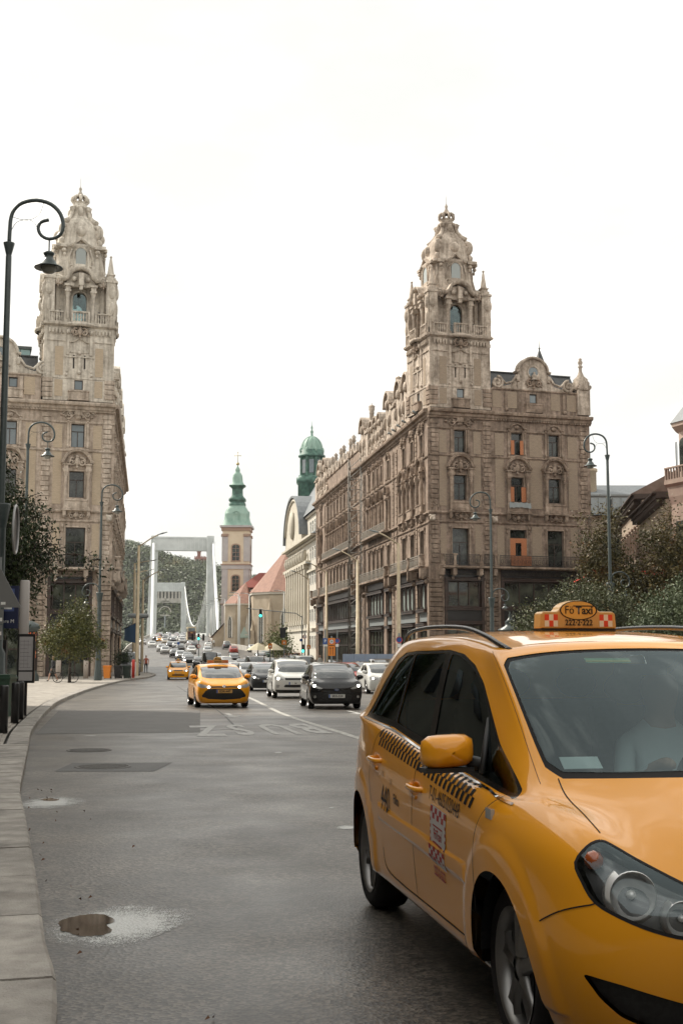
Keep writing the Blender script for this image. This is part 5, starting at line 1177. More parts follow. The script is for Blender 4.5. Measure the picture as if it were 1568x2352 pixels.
 # ================================================================ houses behind the right palace
M_TAN=mat('tan_plaster',(.38,.30,.23),.85,col2=(.44,.36,.28),scale=.5);M_PINK=mat('brown_pink_stone',(.24,.17,.14),.85,col2=(.32,.24,.19),scale=.8)
hb=thing('house','pale plastered house with grey diamond slate roof and round brick chimney','house',(42,150,-1.3))
m=MB();m.box(-20,0,0,30,14,18.9);m.build('wall',[M_TAN],hb)
m=MB();m.add([(-20.5,-.8,18.9),(30,-.8,18.9),(30,1.0,21.0),(-20.5,1.0,21.0)],[(0,1,2,3)]);m.add([(-20.5,1.0,21.0),(30,1.0,21.0),(30,7,23.6),(-20.5,7,23.6),(30,14,19),(-20.5,14,19)],[(0,1,2,3),(3,2,4,5)])
hr=m.build('roof',[mat('diamond_slate',(.11,.125,.135),.5,col2=(.15,.165,.175),scale=2.5,bump=.4,bscale=5)],hb)
m=MB();m.lathe([(.85,20),(.85,25.0),(1.0,25.05),(1.0,25.4),(.85,25.5)],16,(-10.2,5,0));mkobj('chimney',m.mesh('chimney',[SPR_PALE['brick']]),hr)
for i,x in enumerate((-10.4,-7.6)):o=mkobj('dormer_window',pmesh('dormer_window',lambda:MB().box(-1.1,-.4,0,1.1,2,2.3).box(-1.25,-.6,2.3,1.25,2.2,2.5),[M_LEAD]),hb,loc=(x,-.2,18.95));mkobj('pane',pmesh('dormer_pane',lambda:MB().box(-.95,-.45,.2,-.05,-.4,2.1).box(.05,-.45,.2,.95,-.4,2.1),[M_WSKY]),o)
for i in range(6):
 for z in(3.5,8.5,13.5):o=mkobj('window',pmesh('tan_window',window_me(1.5,2.6),[M_WHITE]),hb,loc=(-12+4.2*i,-.06,z));mkobj('pane',pmesh('tan_pane',lambda:MB().box(-.7,.0,.05,.7,.03,2.5),[M_WGLASS]),o)
M_EAVE=mat('dark_eaves',(.07,.05,.04),.8);M_BTILE=mat('brown_tiles',(.16,.11,.085),.85,col2=(.21,.15,.12),scale=1.5)
def receding_house(label,far,near,eave,n,rows):
 a=math.atan2(near[1]-far[1],near[0]-far[0]);L_=math.hypot(near[0]-far[0],near[1]-far[1]);H_=eave+1.2
 sp=thing('arcaded_house',label,'house',(far[0],far[1],-1.2),a)
 m=MB();m.box(0,0,0,L_,10,H_-.6);m.build('wall',[M_TAN],sp)
 m=MB();m.box(-.3,-.8,H_-.5,L_+.2,10,H_-.15);m.box(-.3,-1.1,H_-.15,L_+.2,10,H_);[m.box(k*.8,-.7,H_-.9,k*.8+.3,0,H_-.5)for k in range(int(L_/.8))];m.build('eaves',[M_EAVE],sp)
 m=MB();m.add([(-.3,-1.1,H_),(L_+.2,-1.1,H_),(L_+.2,5,H_+3.2),(-.3,5,H_+3.2),(L_+.2,10,H_),(-.3,10,H_)],[(0,1,2,3),(3,2,4,5),(1,4,2),(0,3,5)]);m.build('roof',[M_BTILE],sp)
 for i in range(n):
  for z in rows:
   o=mkobj('window',pmesh('arcade_window',lambda:MB().prism([(-.42,0),(.42,0),(.42,2.6)]+arc(0,2.6,.42,0,180,6)+[(-.42,2.6)],-.06,.0),[M_WGLASS]),sp,loc=(1.2+(L_-2.4)*i/(n-1),0,z))
   mkobj('frame',pmesh('arcade_frame',lambda:MB().box(-.6,-.2,-.2,.6,0,0).box(-.6,-.18,0,-.42,0,2.9).box(.42,-.18,0,.6,0,2.9).box(-.6,-.25,3.05,.6,0,3.3),[M_PINK]),o)
receding_house('tan house with deep bracketed eaves and arched windows, farther of two behind the trees',(34.3,149.6),(30.6,123.5),17.0,9,(12.2,7))
receding_house('brown tile roofed house beside the corner turret, nearer of two behind the trees',(29.8,121.5),(27.3,102),14.5,6,(9.5,4.5))
vt=thing('corner_house','pinkish brown corner house with octagonal turret cut by the right edge','house',(29.6,97,-1.2))
m=MB();m.lathe([(3.2,0),(3.2,15.4)],8,smooth=False);m.build('wall',[M_PINK],vt);m=MB();m.lathe([(3.0,13.4),(3.4,14.6),(3.5,15.4),(3.75,15.6),(3.75,15.85),(3.4,15.9)],8,smooth=False);m.build('balcony_slab',[M_PINK],vt)
for k in range(8):
 a=k*math.pi/4+math.pi/8;m=MB();m.box(-1.42,-.1,0,1.42,.1,.12);m.box(-1.42,-.1,1.0,1.42,.1,1.12);[m.box(x-.05,-.06,.12,x+.05,.06,1.0)for x in[-1.35+.34*j for j in range(9)]];m.build('balustrade',[M_PINK],vt,M=Matrix.Rotation(a,4,'Z')@Matrix.Translation((0,-3.35,15.85)))
M_PK2=mat('pink_plaster',(.46,.35,.29),.85,col2=(.52,.41,.34),scale=.7)
m=MB();m.lathe([(2.75,15.8),(2.75,19.9),(3.3,20.3),(3.35,20.6)],8,(.3,0,0),smooth=False);m.build('turret_wall',[M_PK2],vt);m=MB();m.lathe([(3.45,20.6),(2.4,21.9),(.1,25)],8,(.3,0,0),smooth=False);m.build('turret_roof',[M_BSL],vt)
for k in range(8):
 a=k*math.pi/4+math.pi/8;m=MB();m.prism([(-.5,0),(.5,0),(.5,2.2)]+arc(0,2.2,.5,0,180,6)+[(-.5,2.2)],-.06,.0);o=m.build('window',[M_WGLASS],vt,M=Matrix.Rotation(a,4,'Z')@Matrix.Translation((0,-2.56,16.6)))
for z in(2,6,10.2):
 for k in range(8):
  a=k*math.pi/4+math.pi/8;m=MB();m.box(-.6,-.08,0,.6,0,2.4);m.build('window',[M_WGLASS],vt,M=Matrix.Rotation(a,4,'Z')@Matrix.Translation((0,-2.98,z)))
m=MB();m.box(2.5,-2,0,12,5,17);m.build('wing',[M_PINK],vt)
# ================================================================ air: thin haze box round the whole place
m=MB();m.box(-1000,-120,-8,1000,1700,140);hz=m.build('haze',[],None);hz.data.materials.clear();hm=bpy.data.materials.new('haze');hm.use_nodes=True;N=hm.node_tree.nodes;N.clear();o_=N.new('ShaderNodeOutputMaterial');pv=N.new('ShaderNodeVolumePrincipled');pv.inputs['Density'].default_value=.00007;pv.inputs['Color'].default_value=(.93,.95,.97,1);pv.inputs['Anisotropy'].default_value=.2
hm.node_tree.links.new(pv.outputs[0],o_.inputs['Volume']);hz.data.materials.append(hm);hz['kind']='stuff'
# ================================================================ cars: one skin surface P(u, v), u around the car, v from sill to roof
ZC=[[(.70,0,.19),(.69,.35,.19),(.62,.58,.19),(.50,.72,.19),(.33,.76,.2),(0,.77,.22),(-.35,.77,.23),(-1.05,.77,.23),(-1.9,.77,.23),(-2.7,.77,.23),(-3.1,.74,.24),(-3.4,.6,.26),(-3.46,.33,.26),(-3.47,0,.26)],[(.80,0,.235),(.79,.38,.235),(.72,.62,.235),(.58,.77,.24),(.35,.82,.25),(0,.845,.27),(-.35,.85,.285),(-1.05,.85,.285),(-1.9,.85,.285),(-2.7,.85,.285),(-3.12,.78,.29),(-3.43,.60,.30),(-3.53,.36,.30),(-3.54,0,.30)],[(.86,0,.40),(.85,.40,.40),(.785,.66,.40),(.63,.82,.40),(.36,.865,.40),(0,.875,.40),(-.35,.868,.375),(-1.05,.868,.375),(-1.9,.868,.38),(-2.7,.868,.40),(-3.14,.775,.42),(-3.44,.59,.43),(-3.58,.38,.43),(-3.59,0,.43)],[(.885,0,.55),(.87,.40,.55),(.80,.67,.55),(.65,.83,.55),(.37,.885,.55),(0,.895,.55),(-.35,.885,.55),(-1.05,.885,.55),(-1.9,.885,.56),(-2.7,.868,.58),(-3.15,.775,.60),(-3.46,.60,.61),(-3.6,.38,.61),(-3.61,0,.61)],[(.875,0,.66),(.86,.39,.665),(.79,.655,.68),(.645,.81,.70),(.37,.88,.72),(0,.90,.72),(-.35,.893,.71),(-1.05,.893,.72),(-1.9,.893,.73),(-2.7,.868,.76),(-3.15,.775,.78),(-3.45,.60,.78),(-3.58,.38,.78),(-3.59,0,.78)],[(.85,0,.70),(.835,.37,.715),(.765,.61,.755),(.645,.775,.82),(.37,.855,.85),(0,.885,.85),(-.35,.885,.84),(-1.05,.885,.855),(-1.9,.885,.88),(-2.7,.862,.91),(-3.13,.765,.93),(-3.42,.585,.93),(-3.55,.36,.93),(-3.56,0,.93)],[(.80,0,.735),(.78,.34,.755),(.70,.56,.82),(.60,.70,.90),(.36,.785,.935),(0,.845,.925),(-.35,.86,.925),(-1.05,.865,.965),(-1.9,.862,1.01),(-2.7,.84,1.045),(-3.10,.745,1.065),(-3.38,.58,1.06),(-3.5,.35,1.05),(-3.51,0,1.05)],[(.60,0,.905),(.58,.32,.91),(.50,.53,.925),(.40,.655,.952),(.24,.745,.975),(.0,.81,.962),(-.35,.825,.965),(-1.05,.83,1.015),(-1.9,.83,1.075),(-2.7,.825,1.105),(-3.12,.77,1.12),(-3.37,.62,1.12),(-3.45,.34,1.12),(-3.46,0,1.12)],[(.27,0,1.05),(.25,.30,1.05),(.20,.50,1.045),(.09,.66,1.035),(.02,.73,1.02),(-.06,.775,.995),(-.40,.79,1.0),(-1.05,.80,1.05),(-1.9,.80,1.115),(-2.65,.79,1.148),(-3.05,.735,1.165),(-3.30,.59,1.17),(-3.38,.33,1.17),(-3.40,0,1.17)],[(-.12,0,1.30),(-.135,.29,1.30),(-.18,.51,1.295),(-.25,.655,1.285),(-.33,.695,1.275),(-.46,.722,1.26),(-.66,.737,1.275),(-1.15,.747,1.30),(-1.9,.74,1.33),(-2.6,.72,1.345),(-2.95,.67,1.35),(-3.15,.54,1.36),(-3.22,.3,1.37),(-3.23,0,1.37)],[(-.50,0,1.54),(-.515,.27,1.535),(-.54,.485,1.52),(-.585,.635,1.493),(-.68,.655,1.492),(-.84,.655,1.51),(-1.05,.667,1.53),(-1.35,.672,1.545),(-1.9,.667,1.555),(-2.45,.645,1.545),(-2.75,.60,1.53),(-2.92,.49,1.53),(-2.98,.27,1.54),(-2.99,0,1.54)],[(-.60,0,1.57),(-.62,.24,1.567),(-.67,.43,1.558),(-.74,.56,1.548),(-.87,.58,1.56),(-1.0,.58,1.575),(-1.2,.585,1.592),(-1.45,.59,1.602),(-1.9,.585,1.605),(-2.35,.57,1.595),(-2.6,.53,1.585),(-2.75,.42,1.58),(-2.82,.23,1.585),(-2.83,0,1.59)],[(-.75,0,1.597),(-.78,.16,1.597),(-.85,.26,1.595),(-.95,.32,1.597),(-1.05,.34,1.605),(-1.15,.35,1.613),(-1.35,.355,1.622),(-1.5,.355,1.626),(-1.9,.355,1.628),(-2.25,.35,1.622),(-2.45,.32,1.617),(-2.6,.26,1.61),(-2.68,.14,1.61),(-2.7,0,1.61)],[(-.9,0,1.608),(-.95,0,1.61),(-1.02,0,1.613),(-1.1,0,1.617),(-1.18,0,1.62),(-1.26,0,1.623),(-1.4,0,1.628),(-1.55,0,1.632),(-1.9,0,1.633),(-2.15,0,1.63),(-2.3,0,1.625),(-2.42,0,1.62),(-2.52,0,1.617),(-2.55,0,1.616)]]
ZC=np.array(ZC,float)
K_,J_=ZC.shape[:2]
def basis(t):
 return np.stack([(1-t)**3/6,(3*t**3-6*t**2+4)/6,(-3*t**3+3*t**2+3*t+1)/6,t**3/6],-1)
class Skin:
 def __init__(s,cage,comp=2):
  C=cage.copy();
  def pad(C):
   m=C[:,1:2].copy();m[...,1]*=-1;e=C[:,-2:-1].copy();e[...,1]*=-1
   C=np.concatenate([m,C,e],1)
   b=2*C[:1]-C[1:2];t=C[-2:-1].copy();t[...,1]*=-1
   return np.concatenate([b,C,t],0)
  Q=C.copy()
  for _ in range(comp):
   P_=pad(Q);sm=(P_[:,:-2]+4*P_[:,1:-1]+P_[:,2:])/6;sm=(sm[:-2]+4*sm[1:-1]+sm[2:])/6
   Q=Q+.85*(C-sm);Q[:,0,1]=0;Q[:,-1,1]=0;Q[-1,:,1]=0
  s.P=pad(Q)
  n=150;s.gu,s.gv=np.meshgrid(np.linspace(0,J_-1,n),np.linspace(0,K_-1,n));s.G=s.ev(s.gu.ravel(),s.gv.ravel()).reshape(n,n,3)
 def ev(s,u,v):
  u=np.clip(u,0,J_-1-1e-6);v=np.clip(v,0,K_-1-1e-6);iu=u.astype(int);iv=v.astype(int);bu=basis(u-iu);bv=basis(v-iv)
  r=np.zeros((len(u),3))
  for a in range(4):
   for b in range(4):r+=(bv[:,a]*bu[:,b])[:,None]*s.P[iv+a,iu+b]
  return r
 def nrm(s,u,v):
  e=1e-3;du=s.ev(np.clip(u+e,0,J_-1),v)-s.ev(np.clip(u-e,0,J_-1),v);dv=s.ev(u,np.clip(v+e,0,K_-1))-s.ev(u,np.clip(v-e,0,K_-1))
  n=np.cross(du,dv);n/=(np.linalg.norm(n,axis=1)[:,None]+1e-12)
  g=s.ev(u,v);c=np.array([-1.3,0,.6]);out_=((g-c)*n).sum(1);n[out_<0]*=-1
  n[g[:,1]<1e-4,1]=0
  return n
 def inv(s,pts,axes,ur=(0,13),vr=(0,13)):
  """(a, b) coordinates on two axes -> (u, v)"""
  pts=np.atleast_2d(np.array(pts,float));m=(s.gu>=ur[0])&(s.gu<=ur[1])&(s.gv>=vr[0])&(s.gv<=vr[1])
  gu=s.gu[m];gv=s.gv[m];g=s.G[m][:,list(axes)];u=np.empty(len(pts));v=np.empty(len(pts))
  for i in range(0,len(pts),400):
   k=((pts[i:i+400,None]-g[None])**2).sum(2).argmin(1);u[i:i+400]=gu[k];v[i:i+400]=gv[k]
  for _ in range(4):
   e=2e-3;p=s.ev(u,v)[:,list(axes)];a=(s.ev(u+e,v)[:,list(axes)]-p)/e;b=(s.ev(u,v+e)[:,list(axes)]-p)/e
   d=pts-p;det=a[:,0]*b[:,1]-a[:,1]*b[:,0];ok=abs(det)>1e-5;det[~ok]=1
   su=(d[:,0]*b[:,1]-d[:,1]*b[:,0])/det;sv=(a[:,0]*d[:,1]-a[:,1]*d[:,0])/det
   u=np.clip(u+np.clip(su,-.3,.3)*ok,*ur);v=np.clip(v+np.clip(sv,-.3,.3)*ok,*vr)
  return np.stack([u,v],1)
def warp(p):
 """reshape the base cage into another car.  p: wb, fo, ro, hw, hood, belt, roof, hx (header x), rx (rear header x), cowl, tail, deck"""
 C=ZC.copy();x=C[...,0].copy();z=C[...,2].copy()
 wb=p['wb'];nose=p['fo'];tail=-(wb+p['ro']);cow=p.get('cowl',.0)
 low=np.interp(x,[-3.61,-2.703,-1.2,0,.28,.885],[tail,-wb,-wb*.44+cow*.4,0+cow*.3,.28+cow,nose])
 hx,rx=p['hx'],p['rx']
 up=np.interp(x,[-3.61,-3.40,-2.99,-.5,.28,.885],[tail,p.get('rgb',tail+.25),rx,hx,.28+cow,nose])
 # glass fraction per level
 f=np.zeros(K_);f[8]=.0;f[9]=.5;f[10:]=1.
 X=np.empty_like(x)
 for k in range(K_):
  if k<=6:X[k]=low[k]
  elif k==7:X[k]=low[k]
  elif k==8:X[k]=np.where(x[k]<-2.0,up[k],low[k])
  else:
   a=np.where(x[8]<-2.0,np.interp(x[8],[-3.61,-3.40,-2.99,-.5],[tail,p.get('rgb',tail+.25),p.get('rgb',tail+.25)+.35,hx]),low[8])
   b=np.interp(x[k],[-3.0,-2.0,-.5,0],[rx+(.35 if k>10 else 0)*0,rx*.66+hx*.34 if False else np.interp(-2.0,[-2.99,-.5],[rx,hx]),hx,hx+.5])
   X[k]=b if k>=10 else(a*.47+b*.53)
 if p.get('rgb')is not None:
  for j in range(9,J_):
   t={9:.35,10:.8}.get(j,1.)
   X[8,j]=low[8,j]*(1-t)+(p['rgb']+(x[8,j]+3.40)*.6)*t;X[7,j]=(X[6,j]+X[8,j])/2
   X[9,j]=X[8,j]*.5+X[10,j]*.5
 C[...,0]=X
 C[...,1]*=p['hw']/.895
 up_k=slice(9,None)
 C[9:,:,1]*=p.get('gw',1.)
 # heights
 zf=np.interp(z,[0,.19,.40,.72,1.02,1.17,1.54,1.64],[0,p.get('clr',.19),.40,p['nose']if 'nose' in p else .70,p['belt'],p['belt']+p.get('rise',.11),p['roof']-.09,p['roof']])
 C[...,2]=zf
 for j in range(5):
  C[5:9,j,2]+=p.get('hoodz',-.07)*[1,.95,.8,.3,0][j]*np.array([0,0,.85,1.])
 if p.get('deck')is not None:
  for j in range(10,J_):C[6,j,2]=p['deck'];C[7,j,2]=p['deck']+.02;C[8,j,2]=p['deck']+.04
  C[5,10:,2]=p['deck']-.12
 return C
DLO=[[(-2.60,1.165),(-2.20,1.48),(-2.05,1.488),(-2.0,1.15)],[(-1.95,1.145),(-1.99,1.495),(-1.38,1.50),(-1.27,1.10)],[(-1.18,1.085),(-1.28,1.495),(-1.12,1.485),(-.92,1.435),(-.72,1.345),(-.585,1.265),(-.30,1.065),(-.02,.995),(-.05,.988),(-.60,1.035)]]
def smoothpoly(P,n=6,closed=True,corner=()):
 P=[np.array(p,float)for p in P];m=len(P);o=[]
 for i in range(m if closed else m-1):
  a,b,c,d=P[(i-1)%m],P[i],P[(i+1)%m],P[(i+2)%m]
  if not closed:a=P[max(i-1,0)];d=P[min(i+2,m-1)]
  for k in range(n):
   t=k/n;o.append(.5*(2*b+(-a+c)*t+(2*a-5*b+4*c-d)*t*t+(-a+3*b-3*c+d)*t**3))
 if not closed:o.append(P[-1])
 return o
def linepoly(P,n=5,closed=True,rad=.0):
 """straight-edged polygon, optionally with rounded corners, sampled"""
 P=[np.array(p,float)for p in P];m=len(P);V=[]
 if rad:
  for i in range(m):
   a,b,c=P[i-1],P[i],P[(i+1)%m];l1=np.linalg.norm(a-b);l2=np.linalg.norm(c-b);r_=min(rad,l1*.45,l2*.45)
   p0=b+(a-b)/l1*r_;p1=b+(c-b)/l2*r_
   for t in(0,.25,.5,.75,1):V.append((1-t)**2*p0+2*t*(1-t)*b+t*t*p1)
 else:V=P
 o=[];m=len(V)
 for i in range(m if closed else m-1):
  a,b=V[i],V[(i+1)%m];k=max(1,min(n,int(np.linalg.norm(b-a)/.05)+1))
  for q in range(k):o.append(a+(b-a)*q/k)
 if not closed:o.append(V[-1])
 return o
def pip(pt,poly):
 x,y=pt;c=False;j=len(poly)-1
 for i in range(len(poly)):
  xi,yi=poly[i];xj,yj=poly[j]
  if(yi>y)!=(yj>y)and x<(xj-xi)*(y-yi)/(yj-yi)+xi:c=not c
  j=i
 return c
def pipv(pts,poly):
 x=pts[:,0];y=pts[:,1];c=np.zeros(len(pts),bool);P=np.array(poly);Q=np.roll(P,1,0)
 for(xi,yi),(xj,yj)in zip(P,Q):
  m=(yi>y)!=(yj>y)
  if abs(yj-yi)>1e-12:c^=m&(x<(xj-xi)*(y-yi)/(yj-yi)+xi)
 return c
def skin_mesh(sk,regions,nu,nv,v0=0.,disp=None):
 """regions: [(name, uv polygon)]. returns {name: (verts, normals, faces)}; 'body' is the rest"""
 gu=np.linspace(0,J_-1,nu);gv=np.linspace(v0,K_-1,nv)
 pts=[(a,b)for b in gv for a in gu];edges=[]
 for nm,poly in regions:
  k=len(pts);P=[(float(min(max(p[0],0),J_-1)),float(p[1]))for p in poly];pts+=P;edges+=[(k+i,k+(i+1)%len(P))for i in range(len(P))]
 vo,eo,fo,*_=delaunay_2d_cdt([Vector(p)for p in pts],edges,[],0,1e-5)
 uv=np.array([(v.x,v.y)for v in vo]);F=np.array([tuple(f)for f in fo]);cen=uv[F].mean(1);lab=np.full(len(F),-1)
 for i,(nm,poly)in enumerate(regions):lab[pipv(cen,poly)&(lab<0)]=i
 X=sk.ev(uv[:,0],uv[:,1]);Nn=sk.nrm(uv[:,0],uv[:,1])
 if disp is not None:X=X+Nn*disp(X,uv)[:,None]
 res={}
 for i in range(-1,len(regions)):
  nm='body' if i<0 else regions[i][0];f=F[lab==i]
  if not len(f):continue
  us,inv_=np.unique(f,return_inverse=True);f2=inv_.reshape(f.shape)
  if nm in res:
   o=len(res[nm][0]);res[nm]=(np.vstack([res[nm][0],X[us]]),np.vstack([res[nm][1],Nn[us]]),np.vstack([res[nm][2],f2+o]),np.vstack([res[nm][3],uv[us]]))
  else:res[nm]=(X[us],Nn[us],f2,uv[us])
 return res
def to_mesh(name,V,Nn,F,m,mirror=True,off=0.,side=None):
 V=V+Nn*off;V=V*np.array([1,-1,1]);N1=Nn*np.array([1,-1,1])
 a,b,c=V[F[:,0]],V[F[:,1]],V[F[:,2]];fn=np.cross(b-a,c-a);flip=(fn*N1[F[:,0]]).sum(1)<0;F1=F.copy();F1[flip]=F1[flip][:,::-1]
 if side=='left':V=V*np.array([1,-1,1]);N1=N1*np.array([1,-1,1]);F1=F1[:,::-1]
 elif mirror:n=len(V);V=np.vstack([V,V*np.array([1,-1,1])]);N1=np.vstack([N1,N1*np.array([1,-1,1])]);F1=np.vstack([F1,F1[:,::-1]+n])
 me=bpy.data.meshes.new(name);me.vertices.add(len(V));me.vertices.foreach_set('co',V.astype('f').ravel());me.loops.add(F1.size);me.polygons.add(len(F1))
 me.loops.foreach_set('vertex_index',F1.ravel().astype('i'));me.polygons.foreach_set('loop_start',np.arange(0,F1.size,3,dtype='i'));me.polygons.foreach_set('loop_total',np.full(len(F1),3,'i'))
 me.update();me.validate();me.polygons.foreach_set('use_smooth',np.ones(len(me.polygons),bool));me.materials.append(m)
 if len(me.vertices)==len(N1):me.normals_split_custom_set_from_vertices([tuple(n)for n in N1])
 return me
def ribbon(sk,uvs,wd,name,m,off=.0015,sg=-1):
 uvs=np.array(uvs);P_=sk.ev(uvs[:,0],uvs[:,1]);N1=sk.nrm(uvs[:,0],uvs[:,1]);T=np.gradient(P_,axis=0);S_=np.cross(T,N1);S_/=np.linalg.norm(S_,axis=1)[:,None]+1e-9
 V=np.empty((len(P_)*2,3));V[0::2]=P_+S_*wd/2+N1*off;V[1::2]=P_-S_*wd/2+N1*off;NN=np.repeat(N1,2,0)
 F=[];
 for i in range(len(P_)-1):F+=[(2*i,2*i+1,2*i+3),(2*i,2*i+3,2*i+2)]
 return to_mesh(name,V,NN,np.array(F),m,False,side='left' if sg>0 else 'right')
def wheel_mesh(r=.317,rim=.228,w_=.205,spokes=5,lod=1):
 """axis along y, outer face towards -y; returns tyre and rim meshes"""
 t=MB();n=40 if lod==2 else(20 if lod==1 else 12)
 prof=[(rim,-w_/2+.012),(rim+.02,-w_/2+.002),(r-.035,-w_/2),(r-.01,-w_/2+.018),(r,-w_/2+.045),(r,w_/2-.045),(r-.01,w_/2-.018),(r-.035,w_/2),(rim,w_/2-.01)]
 t.lathe(prof,n)
 rot=Matrix.Rotation(R(-90),4,'X')
 tm=t.fixed('tyre',[M_RUBBER]);tm.transform(Matrix.Rotation(R(90),4,'X'));tm.transform(Matrix.Scale(-1,4,(0,1,0))if False else Matrix.Identity(4))
 q=MB();q.lathe([(rim+.004,w_/2-.004),(rim-.012,w_/2-.01),(rim-.022,w_/2-.06),(rim-.03,-.02)],n);q.lathe([(rim-.02,-.02),(0,-.02)],n,mi=1)
 q.lathe([(.052,w_/2-.05),(.045,w_/2-.028),(.03,w_/2-.022),(0,w_/2-.022)],16)
 for k in range(spokes):
  a=2*math.pi*k/spokes;c_,s_=math.cos(a),math.sin(a)
  if lod==0:q.add([(c_*.03-s_*.03,s_*.03+c_*.03,w_/2-.04),(c_*.03+s_*.03,s_*.03-c_*.03,w_/2-.04),(c_*(rim-.01)+s_*.045,s_*(rim-.01)-c_*.045,w_/2-.02),(c_*(rim-.01)-s_*.045,s_*(rim-.01)+c_*.045,w_/2-.02)],[(0,1,2,3)]);continue
  # spoke with raised middle, splayed at the rim
  rows=[]
  for f_,hw,zc in((.12,.030,.035),(.4,.024,.042),(.72,.030,.036),(1.0,.058,.012)):
   rr=.02+(rim-.03)*f_
   rows.append([(c_*rr-s_*y,s_*rr+c_*y,w_/2-.03+zc*.4-z)for y,z in((-hw,.035),(-hw*.8,.005),(0,.016 if f_>.3 else 0),(hw*.8,.005),(hw,.035))])
  vs_=[p for r_ in rows for p in r_];q.add(vs_,[(i*5+j,i*5+j+1,(i+1)*5+j+1,(i+1)*5+j)for i in range(3)for j in range(4)],smooth=True)
 rm=q.fixed('rim',[M_ALLOY,M_DARK]);rm.transform(Matrix.Rotation(R(90),4,'X'))
 return tm,rm
def add_wheel(par,x,y,r,meshes,steer=0.,front=True):
 tm,rm=meshes;o=mkobj('wheel',tm,par,M=MAT((x,y,r),rz=(math.pi if y>0 else 0)+steer));mkobj('rim',rm,o);return o
CARS={}
def car_spec(key,**p):
 """builds the meshes of a car model once"""
 if key in CARS:return CARS[key]
 lod=p.get('lod',1);wb=p['wb'];cage=warp(p);sk=Skin(cage);wr=p.get('wr',.315)
 base=Skin(ZC)if 'BASE' not in CARS else CARS['BASE'];CARS['BASE']=base
 regs=[]
 # wheel openings
 ar=wr+.045
 for hx in(0.,-wb):
  pts=[(hx+ar*math.cos(a),wr+ar*math.sin(a))for a in np.linspace(-.75,math.pi+.75,20)]
  uv=sk.inv(pts,(0,2),(3.0,10.9),(0,6.5));lo=[(uv[-1][0],-.0),(uv[0][0],-.0)]
  regs.append(('arch',[tuple(q)for q in uv]+[(float(uv[-1][0]),0.),(float(uv[0][0]),0.)]))
 nws={'3':[0,1,2],'2':[1,2]}[str(p.get('glz',2))]
 if lod:
  for i in nws:
   uv=base.inv(linepoly(DLO[i],6),(0,2),(3.5,11),(7.2,10.6));regs.append(('side_window',[tuple(q)for q in uv]))
 else:
  uv=base.inv(linepoly([DLO[0][0],DLO[0][1],DLO[2][1],DLO[2][3],DLO[2][5],DLO[2][7],DLO[2][9]],4),(0,2),(3.5,11),(7.2,10.6));regs.append(('side_window',[tuple(q)for q in uv]))
 ws=[(0,8.08),(1.5,8.06),(2.85,8.1),(3.02,8.35),(3.0,9.2),(2.9,9.9),(1.5,10.0),(0,10.0)];regs.append(('windshield',linepoly(ws,6)))
 rw_=[(13,8.25),(11.3,8.25),(11.05,8.5),(11.0,9.6),(11.4,9.85),(13,9.85)];regs.append(('rear_window',linepoly(rw_,6)))
 fr_=(0,3.9);fv=(0,6.6)
 for nm,poly in p.get('front',[]):regs.append((nm,[tuple(q)for q in sk.inv(linepoly(poly,6),(1,2),fr_,fv)]))
 for nm,poly in p.get('rear',[('tail_light',[(.48,.78),(.76,.80),(.77,1.0),(.52,.98)])]):regs.append((nm,[tuple(q)for q in sk.inv(linepoly(poly,6),(1,2),(10.4,13),(1,8))]))
 N_={0:(27,27),1:(53,53),2:(105,105)}[lod]
 def disp(X,uv):
  d=np.zeros(len(X))
  for hx in(0.,-wb):
   r_=np.hypot(X[:,0]-hx,X[:,2]-wr);side=np.clip((X[:,1]-.55)/.15,0,1);d+=.014*side*np.clip(1-np.abs(r_-ar-.03)/.06,0,1)
  return d
 res=skin_mesh(sk,regs,*N_,disp=disp);c=dict(res=res,sk=sk,p=p)
 c['wheels']=wheel_mesh(wr,wr*.70,.2,p.get('spokes',5),lod)
 CARS[key]=c;return c
M_CGL=mat('car_glass',(.018,.024,.026),.03,spec=1.,coat=.6)
GL_WS=glass_mat('windscreen_glass',(.78,.94,.95),1.35,.80,.015);GL_SIDE=glass_mat('side_glass',(.5,.56,.56),1.2,.42,.02)
def paint(name,col,rough=.28,metal=0.,flake=0.):
 return mat('paint_'+name,col,rough,metal,.12,coat=1.0)
PA={'white':paint('white',(.62,.62,.59)),'silver':paint('silver',(.42,.42,.41),.3,.6),'grey':paint('grey',(.16,.165,.17),.3,.5),'dark grey':paint('dark_grey',(.035,.037,.04),.3,.3),'black':paint('black',(.008,.008,.009),.25),'dark blue':paint('dark_blue',(.015,.025,.06)),'red':paint('red',(.30,.03,.02)),'dark green':paint('dark_green',(.015,.06,.045)),'yellow':paint('taxi_yellow',(.84,.345,.014),.3),'beige':paint('beige',(.40,.35,.27),.3,.4)}
def lamp_mats():
 m=mat('headlamp_lens',(.35,.35,.34),.12,spec=.9,coat=1.);return m
M_LENS=lamp_mats();M_LIT=mat('lit_headlamp',(1.,.97,.88),.3,emit=9.);M_TAIL=mat('tail_lamp',(.20,.012,.010),.2,coat=1.);M_GRILLE=mat('grille_black',(.008,.008,.008),.5,col2=(.02,.02,.02),scale=60)
PARTM={'windshield':M_CGL,'side_window':M_CGL,'rear_window':M_CGL,'headlight':M_LENS,'grille':M_GRILLE,'fog_light':M_LENS,'tail_light':M_TAIL,'lower_grille':M_GRILLE,'trim':M_PLASTIC,'chrome_trim':M_CHROME}
